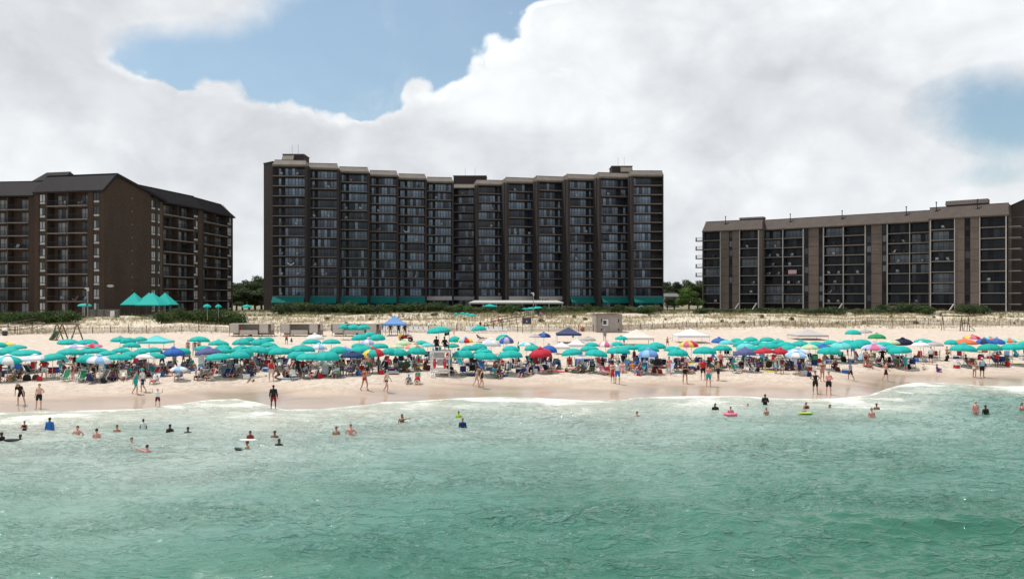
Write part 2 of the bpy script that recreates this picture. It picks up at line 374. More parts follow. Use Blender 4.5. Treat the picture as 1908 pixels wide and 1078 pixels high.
    def mrn(x, p, q, r0=0, r1=1, sm=True):
        n = nt.nodes.new('ShaderNodeMapRange'); n.interpolation_type = 'SMOOTHSTEP' if sm else 'LINEAR'
        Lk.new(x, n.inputs[0]); n.inputs[1].default_value = p; n.inputs[2].default_value = q; n.inputs[3].default_value = r0; n.inputs[4].default_value = r1; return n.outputs[0]
    w_in = mrn(s_, -13, -.8); w_wide = mathn(nt, 'MULTIPLY', w_in, mrn(f2, .36, .62))
    lace = mrn(mathn(nt, 'ADD', mathn(nt, 'ADD', mathn(nt, 'MULTIPLY', f1, .75), mathn(nt, 'MULTIPLY', f3, .35)), mathn(nt, 'MULTIPLY', w_wide, .66)), .80, 1.22)
    rimw = mathn(nt, 'ADD', s_, mathn(nt, 'MULTIPLY', mathn(nt, 'SUBTRACT', f1, .5), 2.2))
    rim = mathn(nt, 'MULTIPLY', mrn(rimw, -.85, -.1), mrn(nz(nt, .35, 5, .65), .34, .62, .10, .80))
    foam = mathn(nt, 'MAXIMUM', mathn(nt, 'MULTIPLY', lace, .62), rim, clamp=True)
    milk = mathn(nt, 'MULTIPLY', w_in, mrn(f2, .3, .7, .35, .85))
    col = mixc(nt, milk, col, (.56, .57, .47))
    col = mixc(nt, foam, col, (.86, .86, .81))
    Lk.new(col, b.inputs['Base Color'])
    Lk.new(mathn(nt, 'ADD', .045, mathn(nt, 'MULTIPLY', foam, .6)), b.inputs['Roughness'])
    b.inputs['IOR'].default_value = 1.46; b.inputs['Specular IOR Level'].default_value = .5
    def ridge(scale, pw, st, dist):
        n = nz(nt, scale, 3.5, .55, stretch=st, dist=dist); r = mathn(nt, 'SUBTRACT', 1.0, mathn(nt, 'ABSOLUTE', mathn(nt, 'SUBTRACT', mathn(nt, 'MULTIPLY', n, 2.0), 1.0)))
        return mathn(nt, 'POWER', r, pw)
    pat = mrn(nz(nt, .10, 3, .6, stretch=(.6, 1.3, 1)), .38, .66, .25, 1.0); pat2 = mrn(nz(nt, .22, 3, .6, stretch=(.5, 1.2, 1)), .40, .66, .1, 1.0)
    h1 = mathn(nt, 'MULTIPLY', ridge(1.1, 10.0, (.55, 1.15, 1), .2), pat); h2 = mathn(nt, 'MULTIPLY', ridge(3.4, 5.0, (.7, 1.15, 1), .2), pat2)
    r2 = nz(nt, 7.0, 4, .6, stretch=(.5, 1.3, 1), dist=.5)
    hh = mathn(nt, 'ADD', mathn(nt, 'ADD', mathn(nt, 'MULTIPLY', h1, .34), mathn(nt, 'MULTIPLY', h2, .17)), mathn(nt, 'MULTIPLY', r2, mathn(nt, 'ADD', .035, mathn(nt, 'MULTIPLY', pat2, .06))))
    hh = mathn(nt, 'MULTIPLY', hh, mrn(s_, -10, 0, 1, .35))
    bump(nt, hh, 1.0, .36, b)
    me.materials[0] = m
    tag(inst('sea', me), kind='structure')
build_sea()
# ------------------------------------------------------------------ building materials
def mk_brick(name, c1, c2, mortar, sc=1.0):
    m, nt, b = mat_new(name); Lk = nt.links
    geo = nt.nodes.new('ShaderNodeTexCoord')
    sx = nt.nodes.new('ShaderNodeSeparateXYZ'); Lk.new(geo.outputs['Object'], sx.inputs[0])
    cb = nt.nodes.new('ShaderNodeCombineXYZ'); Lk.new(mathn(nt, 'ADD', sx.outputs[0], mathn(nt, 'MULTIPLY', sx.outputs[1], .83)), cb.inputs[0]); Lk.new(sx.outputs[2], cb.inputs[1])
    br = nt.nodes.new('ShaderNodeTexBrick'); Lk.new(cb.outputs[0], br.inputs['Vector']); br.inputs['Scale'].default_value = 1.0*sc
    br.inputs['Brick Width'].default_value = .45; br.inputs['Row Height'].default_value = .15; br.inputs['Mortar Size'].default_value = .012
    br.inputs['Color1'].default_value = (*c1, 1); br.inputs['Color2'].default_value = (*c2, 1); br.inputs['Mortar'].default_value = (*mortar, 1)
    stain = ramp(nt, nz(nt, .25, 5, .6, stretch=(1, 1, .35)), [(.3, (.82, .82, .82)), (.7, (1.12, 1.1, 1.08))])
    Lk.new(mixc(nt, 1.0, br.outputs[0], stain, 'MULTIPLY'), b.inputs['Base Color']); b.inputs['Roughness'].default_value = .9; b.inputs['Specular IOR Level'].default_value = .2
    return m
M_brickL = mk_brick('umber_brick', (.044, .030, .021), (.062, .042, .031), (.07, .055, .045))
M_brickM = mk_brick('dark_umber_brick', (.040, .031, .029), (.057, .045, .041), (.064, .056, .054))
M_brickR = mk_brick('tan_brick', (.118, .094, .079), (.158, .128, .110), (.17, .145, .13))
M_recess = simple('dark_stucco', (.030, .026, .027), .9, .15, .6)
M_recessL = simple('brown_stucco', (.075, .048, .036), .9, .15, .6)
M_slab = simple('balcony_concrete', (.17, .145, .13), .85, .15, .8)
M_slabL = simple('weathered_concrete', (.20, .18, .168), .85, .15, .8)
M_rail = simple('dark_rail_paint', (.018, .017, .019), .55, .2, 2, .2)
M_frame = simple('bronze_window_frame', (.022, .022, .026), .5, .2, 2, .3)
M_wcol = simple('white_column_paint', (.38, .36, .345), .7, .08, .7)
M_wfr = simple('white_window_frame', (.36, .36, .35), .6, .08, 2)
M_fascia = simple('pale_fascia', (.42, .40, .375), .7, .08, .5)
M_awn = simple('teal_awning_cloth', (.006, .15, .135), .8, .1, 1, 0, .2, .15)
M_tealdk = M_awn
M_white = simple('white_paint', (.72, .71, .68), .6, .05, 2)
def mk_metalroof(name, c):
    m, nt, b = mat_new(name)
    nt.links.new(ramp(nt, nz(nt, .5, 5, .6), [(.3, tuple(x*.85 for x in c)), (.7, tuple(min(1, x*1.15) for x in c))]), b.inputs['Base Color'])
    b.inputs['Roughness'].default_value = .65; b.inputs['Specular IOR Level'].default_value = .2; return m
M_roofL = mk_metalroof('charcoal_seam_roof', (.015, .013, .015)); M_roofM = mk_metalroof('grey_brown_seam_roof', (.17, .145, .125)); M_roofR = mk_metalroof('brown_seam_roof', (.085, .066, .057))
def mk_glass(name, dark, curtain, p=.5):
    """dark reflective glazing; the face attribute tone mixes in the pale curtain colour: drawn curtains and painted sky reflections"""
    m, nt, b = mat_new(name); Lk = nt.links
    a = nt.nodes.new('ShaderNodeAttribute'); a.attribute_name = 'tone'
    fold = nz(nt, 5.0, 3, .5, stretch=(1, 1, .05))
    c = mixc(nt, a.outputs['Fac'], dark, curtain); c = mixc(nt, mathn(nt, 'MULTIPLY', fold, .45), c, tuple(x*.45 for x in dark))
    Lk.new(c, b.inputs['Base Color']); b.inputs['Roughness'].default_value = .08; b.inputs['Specular IOR Level'].default_value = p
    return m
M_glass = mk_glass('balcony_door_glass', (.008, .014, .034), (.50, .68, .90), .45)  # pale blue covers curtains and the sky reflection painted into the panes
M_glassL = mk_glass('window_glass', (.010, .014, .016), (.52, .55, .55), .45)
M_glassR = mk_glass('dark_door_glass', (.005, .006, .012), (.34, .40, .46), .15)
rb = random.Random(11)
class Facade:
    """local frame of a wall: t runs along it, d outwards, z up. px() finds where a photo column meets the wall line"""
    def __init__(s, A, B):
        s.A = Vector((A[0], A[1], 0)); s.B = Vector((B[0], B[1], 0)); s.L = (s.B-s.A).length; s.t = (s.B-s.A).normalized()
        s.n = Vector((s.t.y, -s.t.x, 0))
        s.M = Matrix(((s.t.x, s.n.x, 0, s.A.x), (s.t.y, s.n.y, 0, s.A.y), (0, 0, 1, 0), (0, 0, 0, 1)))
    def px(s, p):
        u = (p-954)/FPX; return (u*s.A.y-s.A.x)/(s.t.x-u*s.t.y)
    def mb(s): m = MB(); m.X = s.M; return m
def PY(px, Y): return ((px-954)/FPX*Y, Y)
class Stock:
    """collects repeated parts of one building; the hundred that show largest become parts, the rest one part"""
    def __init__(s): s.items = {}
    def add(s, kind, size, builder): s.items.setdefault(kind, []).append((size, builder))
    def flush(s, root):
        for kind, it in s.items.items():
            it.sort(key=lambda q: -q[0])
            for size, b in it[:98]:
                parts = b(); o = parts[0][1].build(kind, parts[0][2], root)
                for nm, mb, mt in parts[1:]: mb.build(nm, mt, o)
            if len(it) > 98:
                acc = None; subs = {}
                for size, b in it[98:]:
                    for i, (nm, mb, mt) in enumerate(b()):
                        key = nm if i else kind
                        if key not in subs: subs[key] = (MB(), mt)
                        A = subs[key][0]; bb = len(A.v); A.v += mb.v; A.f += [tuple(q+bb for q in f) for f in mb.f]; A.m += mb.m; A.t += mb.t
                o = subs[kind][0].build(kind, subs[kind][1], root); tag(o, kind='stuff')
                for nm, (A, mt) in subs.items():
                    if nm != kind: c = A.build(nm, mt, o); tag(c, kind='stuff')
def win(F, t0, t1, z0, z1, d, n, glass, frame, pfun, panel=0.0, fw=.07):
    """one window: frame with n lights, pane(s) behind it, pale panel under it if panel > 0"""
    def b():
        fr = F.mb(); zz = z0+panel
        fr.box(t0, t1, d-.02, d+.05, z1-fw, z1); fr.box(t0, t1, d-.02, d+.05, zz, zz+fw)
        for i in range(n+1):
            tc = t0+(t1-t0)*i/n; fr.box(max(t0, tc-fw/2), min(t1, tc+fw/2), d-.02, d+.05, zz+fw, z1-fw)
        pn = F.mb()
        for i in range(n):
            a = t0+(t1-t0)*i/n+fw/2; c = t0+(t1-t0)*(i+1)/n-fw/2; pn.tone = pfun()
            pn.add([(a, d, zz+fw), (c, d, zz+fw), (c, d, z1-fw), (a, d, z1-fw)], [(0,1,2,3)])
        out = [('window', fr, frame), ('pane', pn, glass)]
        if panel: p = F.mb(); p.box(t0+.05, t1-.05, d-.02, d+.03, z0, zz-.04); out.append(('sill_panel', p, M_wfr))
        return out
    return b
def balcony(F, t0, t1, z, depth, slabm, over=.0, hrail=1.05, side=0, th=.20):
    def b():
        s = F.mb(); s.box(t0, t1, -depth+.01, over, z-th, z)
        r = F.mb(); dd = over-.08
        r.box(t0+.03, t1-.03, dd-.03, dd+.03, z+hrail-.06, z+hrail); r.box(t0+.03, t1-.03, dd-.02, dd+.02, z+.08, z+.13)
        n = max(2, int((t1-t0)/.14))
        for i in range(n+1):
            tc = t0+.05+(t1-t0-.1)*i/n; r.box(tc-.012, tc+.012, dd-.012, dd+.012, z+.13, z+hrail-.06)
        if side & 1: r.box(t0+.02, t0+.06, -depth+.1, dd, z+hrail-.06, z+hrail); [r.box(t0+.02, t0+.05, -depth+.1+k*.15, -depth+.125+k*.15, z, z+hrail-.06) for k in range(int((dd+depth)/.15))]
        if side & 2: r.box(t1-.06, t1-.02, -depth+.1, dd, z+hrail-.06, z+hrail); [r.box(t1-.05, t1-.02, -depth+.1+k*.15, -depth+.125+k*.15, z, z+hrail-.06) for k in range(int((dd+depth)/.15))]
        return [('balcony', s, slabm), ('railing', r, M_rail)]
    return b
def seams(mb, F, t0, t1, lo, hi, step=.45, w=.05, h=.06):
    """standing seams up a sloping roof sheet; lo, hi = (d, z) of its edges"""
    n = int((t1-t0)/step)
    for i in range(n+1):
        tc = t0+(t1-t0)*i/max(n, 1)
        (d0, z0), (d1, z1) = lo, hi
        mb.add([(tc-w/2, d0, z0), (tc+w/2, d0, z0), (tc+w/2, d1, z1), (tc-w/2, d1, z1), (tc-w/2, d0+h*.5, z0+h), (tc+w/2, d0+h*.5, z0+h), (tc+w/2, d1+h*.5, z1+h), (tc-w/2, d1+h*.5, z1+h)],
               [(0,1,5,4), (1,2,6,5), (2,3,7,6), (3,0,4,7), (4,5,6,7)])
def mansard(F, t0, t1, ez, rise, run, back, e0=0.0, e1=0.0, over=.45, lip=.28, ins0=None, ins1=None, tz=None):
    """sloped roof apron with a fascia lip, seams and a flat top"""
    r = F.mb(); a, b = t0-e0, t1+e1; i0 = 0 if ins0 is None else ins0; i1 = 0 if ins1 is None else ins1
    r.box(a, b, -back, over, ez-lip, ez)
    V = [(a, over, ez), (b, over, ez), (b-i1, over-run, ez+rise), (a+i0, over-run, ez+rise), (a, -back, ez), (b, -back, ez), (b-i1, -back+.3, ez+rise), (a+i0, -back+.3, ez+rise)]
    r.add([(x, y, z+.003) for x, y, z in V], [(0,1,2,3), (1,5,6,2), (5,4,7,6), (4,0,3,7), (3,2,6,7)])
    seams(r, F, a+i0*.5+.1, b-i1*.5-.1, (over, ez), (over-run, ez+rise))
    r.box(a+i0-.1, b-i1+.1, over-run-.25, over-run+.08, ez+rise, ez+rise+.12)
    return r
BALC = []   # spots for balcony furniture: (building word, storey, F, t0, t1, z, px)
def tonef(p, lo=.3, hi=1.0): return lambda: (rb.uniform(lo, hi) if rb.random() < p else rb.uniform(0, .12))

# ================================================================== middle tower
def build_middle():
    root = empty('apartment_tower', (-10, 250, 5)); bpy.context.view_layer.update()
    tag(root, 'tallest dark brown tower in the middle, stepped in a shallow curve, teal awnings below', 'building')
    global MROOT; MROOT = root
    inv = Matrix.Translation((10, -250, -5))
    root.location = (0, 0, 0)
    st = Stock(); EZ = 45.8; G = 4.6
    bays = [(508,571.5,220.6,.6),(571.5,631,226,1.2),(631,688,232.3,1.3),(688,742,238.9,1.3),(742,795,245.3,1.3),(795,845,252,1.0),(845,887.5,262,0),
            (887.5,943.5,258,1.5),(943.5,1000,253,2.2),(1000,1057.5,250.2,2.2),(1057.5,1116,246.5,2.2),(1116,1176,243,2.0),(1176,1236,238.9,0.3)]
    wall = MB(); fins = []; recess = MB(); roofs = []
    for bi, (pa, pb, Yc, dy) in enumerate(bays):
        F = Facade(PY(pa, Yc-dy/2), PY(pb, Yc+dy/2)); L = F.L; left = bi < 6; mid = bi == 6
        dep = 2.0
        # body behind the balconies
        b = F.mb(); b.box(-.2, L+.2, -16, -dep, G-1, EZ-.02); recess.v, recess.f, recess.m, recess.t = cat(recess, b)
        fw = .55 if left else .75
        w = F.mb()
        if left: w.box(L-fw, L, -dep-3.5, .25, G-1, EZ-.30)
        elif not mid: w.box(0, fw, -dep-3.5, .30, G-1, EZ-.30)
        if bi == 12: w.box(L-.28, L, -16, .30, G-1, EZ-.30)
        if bi == 0: w.box(-.001-.25, .02, -8, -1.2, G-1, EZ-.3)
        wall.v, wall.f, wall.m, wall.t = cat(wall, w)
        a0, a1 = (0.02, L-fw-.003) if left else ((fw+.003, L-(.285 if bi == 12 else .01)) if not mid else (.02, L-.02))
        W = a1-a0
        for k in range(13):
            z = 9.2+2.8*k; size = 1/Yc + (0.0001 if k > 3 else 0)
            over = .12
            st.add('balcony', size, balcony(F, a0, a1, z, dep, M_slab, over, 1.02, 1 if bi == 0 else 0, .24))
            BALC.append(('middle tower', k, F, a0, a1, z, (pa+pb)/2, dep))
            pf = tonef(rb.choice([.15, .5, .75, .9, .95]), rb.choice([.2, .4, .6]), 1.0)
            if mid:
                st.add('window', size, win(F, a0+W*.08, a0+W*.92, z+.02, z+2.25, -dep+.01, 6, M_glass, M_frame, tonef(.2)))
            else:
                n0, n1, m0, m1 = (.08, .24, .34, .985) if left else (.72, .88, .02, .62)
                if bi == 0: n0, n1, m0, m1 = .06, .22, .34, .98
                if bi == 12: n0, n1, m0, m1 = .66, .70, .03, .64
                st.add('window', size, win(F, a0+W*m0, a0+W*m1, z+.02, z+2.42, -dep+.01, 6, M_glass, M_frame, pf, 0, .13))
                if bi != 12: st.add('window', size*.9, win(F, a0+W*n0, a0+W*n1, z+.02, z+2.3, -dep+.01, 2, M_glass, M_frame, pf))
        # ground floor glazing
        st.add('window', 0, win(F, a0+W*.1, a0+W*.9, G+1.2, 8.4, -dep+.01, 6, M_glass, M_frame, tonef(.4)))
        if mid: r = mansard(F, 0, L, EZ-.6, 1.3, 1.3, 8)
        else: r = mansard(F, 0, L, EZ, 1.45, 1.6, 12, 0, 0, .45, .5, .4 if bi in (0,) else .15, .15 if not left else .6)
        r.build('roof', M_roofM, root)
        # awning or pale fascia over the ground floor
        if bi <= 4 or bi >= 10:
            aw = F.mb(); z1, z0 = 9.0-.02, 7.35
            aw.add([(a0, .14, z1), (a1, .14, z1), (a1, 1.9, z0), (a0, 1.9, z0), (a0, .14, z1-.06), (a1, .14, z1-.06), (a1, 1.84, z0-.02), (a0, 1.84, z0-.02)], [(0,1,2,3), (7,6,5,4), (0,3,7,4), (1,5,6,2)])
            aw.add([(a0, 1.9, z0), (a1, 1.9, z0), (a1, 1.9, z0-.35), (a0, 1.9, z0-.35), (a1, 1.87, z0-.35), (a0, 1.87, z0-.35), (a1, 1.87, z0), (a0, 1.87, z0)], [(0,1,2,3), (6,7,5,4), (3,2,4,5)])
            aw.build('awning', M_awn, root)
        else:
            fa = F.mb(); fa.box(a0, a1, .125, .5, 7.9, 9.15); fa.build('fascia', M_fascia, root)
    # windowless left end
    e = Facade(PY(491.3, 224), PY(508, 220.9)); w = e.mb(); w.box(0, e.L, -12, 0, G-1, 46.6); w.box(-.1, e.L+.1, -12, .1, 46.6, 46.85); wall.v, wall.f, wall.m, wall.t = cat(wall, w)
    wall.build('wall', M_brickM, root); recess.build('recessed_wall', M_recess, root)
    # lift houses on the roof
    for pa, pb, Y, z0, z1, sl in ((527, 566, 226, 46.9, 49.6, 1), (845, 906, 270, 46.0, 50.3, 0), (1140, 1178, 248, 46.9, 49.9, 2)):
        F = Facade(PY(pa, Y), PY(pb, Y)); h = F.mb(); h.box(0, F.L, -6, 0, z0, z1); hr = MB(); hr.X = F.M
        ho = h.build('lift_house', M_brickM, root)
        hr.box(-.15, F.L+.15, -6.1, .15, z1, z1+.22)
        if sl:
            t0, t1 = (0, F.L*.55) if sl == 1 else (F.L*.42, F.L)
            hr.add([(t0, .02, z1-.1), (t1, .02, z1-.1), (t1, 1.5, z1-1.9), (t0, 1.5, z1-1.9), (t0, .02, z1-1.9), (t1, .02, z1-1.9)], [(0,3,2,1), (0,4,3), (1,2,5), (3,4,5,2)])
            seams(hr, F, t0+.1, t1-.1, (1.5, z1-1.9), (.02, z1-.1))
        hr.build('lift_house_roof', M_roofM, root)
        for k in range(2):
            an = F.mb(); an.tube([(F.L*(.35+.3*k), -2, z1+.2), (F.L*(.35+.3*k), -2, z1+3.2)], .035, 5); an.build('antenna', M_rail, ho)
    st.flush(root)
def cat(a, b):
    n = len(a.v); return a.v+b.v, a.f+[tuple(i+n for i in f) for f in b.f], a.m+b.m, a.t+b.t
build_middle()

# ================================================================== left block
def build_left():
    root = empty('apartment_block', (0, 0, 0))
    tag(root, 'nearer brown brick apartment block at the left with charcoal gabled roof and windowless end wall', 'building')
    st = Stock(); EZ = 30.4; G = 4.0; wall = MB(); rec = MB()
    def block(F, segs, ez, z0, back, dep, word, n=8, glass=M_glassL, slab=M_slabL, tp=.8, over=.15):
        for kind, pa, pb in segs:
            t0, t1 = F.px(pa), F.px(pb)
            if kind == 'brick':
                b = F.mb(); b.box(t0, t1, -back, 0, G-1, ez-.02); wall.v, wall.f, wall.m, wall.t = cat(wall, b)
            elif kind == 'win':
                b = F.mb(); b.box(t0, t1, -back, -.12, G-1, ez-.02); wall.v, wall.f, wall.m, wall.t = cat(wall, b)
                for k in range(-1, n):
                    z = z0+2.8*k
                    st.add('window', 2 if k > -1 else 1, win(F, t0+.12, t1-.12, z+.45, z+2.45, -.11, 2, glass, M_frame, tonef(tp, .5, 1), .45, .09))
            elif kind == 'bal':
                b = F.mb(); b.box(t0, t1, -back, -dep, G-1, ez-.02); rec.v, rec.f, rec.m, rec.t = cat(rec, b)
                h = (t1-t0)/2
                b = F.mb(); b.box(t0+h-.09, t0+h+.09, -dep+.003, -.15, G-1, ez-.05); rec.v, rec.f, rec.m, rec.t = cat(rec, b)
                for k in range(n):
                    z = z0+2.8*k
                    for q in range(2):
                        a, c = t0+h*q+(.1 if q else .01), t0+h*(q+1)-(.01 if q else .1)
                        st.add('balcony', 2, balcony(F, a, c, z, dep-.005, slab, over, 1.05, 0, .16))
                        BALC.append((word, k, F, a, c, z, pa+(pb-pa)*(q+.5)/2, dep))
                        w0, w1 = (a+(c-a)*.22, a+(c-a)*.80) if q == 0 else (a+(c-a)*.40, a+(c-a)*.98)
                        st.add('window', 2.5, win(F, w0, w1, z+.02, z+2.3, -dep+.012, 3, glass, M_frame, tonef(.6, .3, .9), 0, .08))
                for q in range(2):
                    a, c = t0+h*q, t0+h*(q+1); st.add('window', .5, win(F, a+(c-a)*.4, c-.2, G+.4, z0-.5, -dep+.012, 3, glass, M_frame, tonef(.6, .3, .8), 0, .08))
    FA = Facade(PY(-150, 171), PY(64, 168.4)); A = FA
    block(A, [('brick', -150, -140), ('bal', -140, -60), ('brick', -60, -48), ('win', -48, -36), ('bal', -27, 53), ('brick', -36, -27), ('brick', 53, 64)], EZ, 7.9, 13, 1.9, 'left block')
    B0 = PY(64, 163.5); B1 = (-82.8, 160.0); B = Facade(B0, B1)
    block(B, [('brick', 64, 72.5), ('win', 72.5, 84.5), ('brick', 84.5, 88), ('bal', 88, 163), ('brick', 163, 173), ('win', 173, 185.5), ('brick', 185.5, 193.9)], EZ, 7.9, 3.0, 1.8, 'left block')
    # end gable and the wings that run back from it
    GB = (-78.7, 171.7); Gf = Facade(B1, GB)
    g = Gf.mb(); Lg = Gf.L; prof = [(0.01, G-1), (Lg, G-1), (Lg, 31.3), (3.0, 33.9), (0.01, EZ)]
    vs = [(t, 0, z) for t, z in prof]+[(t, -.7, z) for t, z in prof]
    g.add(vs, [(4,3,2,1,0), (5,6,7,8,9)]+[(i, (i+1) % 5, (i+1) % 5+5, i+5) for i in range(5)])
    wall.v, wall.f, wall.m, wall.t = cat(wall, g)
    cb = Gf.mb(); cb.box(5.2, 16.5, -15, -.7, G-1, 30.0); rec.v, rec.f, rec.m, rec.t = cat(rec, cb)
    W2 = Facade(GB, (-77.9, 176.4)); block(W2, [('brick', 281, 282), ('win', 282, 290.5), ('brick', 290.5, 294), ('win', 294, 299)], 30.6, 7.9, 8, 1.5, 'left block', tp=.7)
    C = Facade(PY(299, 176.6), PY(377, 192)); block(C, [('brick', 299, 304.5), ('bal', 304.5, 361), ('win', 361, 369.5), ('brick', 369.5, 377)], EZ, 7.9, 10, 1.8, 'left block wing', tp=.5)
    D = Facade(PY(377.5, 193.5), PY(434, 211)); block(D, [('brick', 377.5, 379.5), ('bal', 379.5, 424), ('win', 424, 431.5), ('brick', 431.5, 434)], EZ, 7.9, 10, 1.8, 'left block wing', tp=.5)
    wall.build('wall', M_brickL, root); rec.build('recessed_wall', M_recessL, root)
    # roofs
    r = mansard(A, 0, A.L, EZ, 3.4, 3.2, 13, 0, .0, .5, .25); r.build('roof', M_roofL, root)
    # main gable: front slope up to the ridge, long rear slope running back along the end wall
    r = MB(); nB = B.n; tB = B.t; gd = Gf.t; P0 = Vector((B0[0], B0[1], 0))+nB*.5; P1 = Vector((B1[0], B1[1], 0))+nB*.5+tB*.4
    def up(p, z): return Vector((p.x, p.y, z))
    q = [(P0, P1, EZ), (P0+gd*3.5, P1+gd*3.5, 34.1), (P0+gd*17.2, P1+gd*17.2, 30.15)]
    V = []
    for a_, b_, z in q: V += [up(a_, z), up(b_, z), up(a_, z-.32), up(b_, z-.32)]
    r.add(V, [(0,1,5,4), (4,5,9,8), (6,7,3,2), (10,11,7,6), (0,2,3,1), (1,3,7,5), (5,7,11,9), (0,4,6,2), (4,8,10,6), (8,9,11,10)])
    n_ = int((P1-P0).length/.45)
    for i in range(n_+1):
        o_ = (P1-P0)*(i/n_); r.bar(up(P0+o_, EZ+.03), up(P0+o_+gd*3.5, 34.13), .06, .07)
    r.bar(up(P0+gd*3.5, 34.18), up(P1+gd*3.5, 34.18), .3, .16); r.bar(up(P1, EZ-.1)-tB*.05, up(P1+gd*3.5, 34.0)-tB*.05, .12, .5); r.bar(up(P1+gd*3.5, 34.0)-tB*.05, up(P1+gd*17.2, 30.05)-tB*.05, .12, .5)
    r.build('roof', M_roofL, root)
    r = mansard(C, -1, C.L, EZ-.2, 3.1, 2.9, 10, 0, 0, .5, .3, -6.5); r.build('roof', M_roofL, root)
    r = mansard(D, 0, D.L, EZ-.2, 3.1, 2.9, 10, 0, .5, .5, .3, None, 2.4); r.build('roof', M_roofL, root)
    P = Facade(PY(60, 181), PY(120, 179)); h = P.mb(); h.box(0, P.L, -6, 0, 30, 35.4); h.add([(0,0,35.41),(P.L,0,35.41),(P.L*.86,-3,37.7),(P.L*.12,-3,37.7),(P.L,-6,35.41),(0,-6,35.41)], [(0,1,2,3),(1,4,2),(2,4,5,3),(0,3,5)])
    seams(h, P, P.L*.14, P.L-.8, (0, 35.41), (-3, 37.7)); h.build('lift_house', M_roofL, root)
    # small round vents up the end wall, oval name plate
    for k in range(8):
        v = Gf.mb(); z = 8.4+(HY-(300+(240+ k*89)/3.593))*164.5/FPX; v.tube([(Gf.px(246), .0, z), (Gf.px(246), .10, z)], .14, 10); v.build('vent', M_slab, root)
    s = Gf.mb(); tc = Gf.px(205.3); zc = 8.4+(556-532.4)*161.5/FPX
    ring = [(tc+.85*math.cos(a), zc+.27*math.sin(a)) for a in [2*math.pi*i/28 for i in range(28)]]
    s.add([(t, .08, z) for t, z in ring]+[(t, .003, z) for t, z in ring], [tuple(range(28))]+[(i, i+28, (i+1) % 28+28, (i+1) % 28) for i in range(28)])
    so_ = s.build('name_plate', cm((.62, .60, .55), .6, 'paint'), root)
    lt = Gf.mb(); rr = random.Random(4)   # the small lettering on the plate, too fine to read in the photograph
    for i in range(9):
        t = tc-.6+i*.15; w = .09
        lt.box(t-w/2, t-w/2+.025, .082, .09, zc-.10, zc+(.13 if i in (0, 5) else .07))
        lt.box(t-w/2+.025, t+w/2, .082, .09, zc+(.04 if i % 3 else -.09), zc+(.07 if i % 3 else -.06))
        if i % 2: lt.box(t+w/2-.0, t+w/2+.022, .082, .09, zc-.10, zc+.04)
    lt.build('lettering', cm((.10, .07, .06), .7, 'paint'), so_)
    st.flush(root)
build_left()

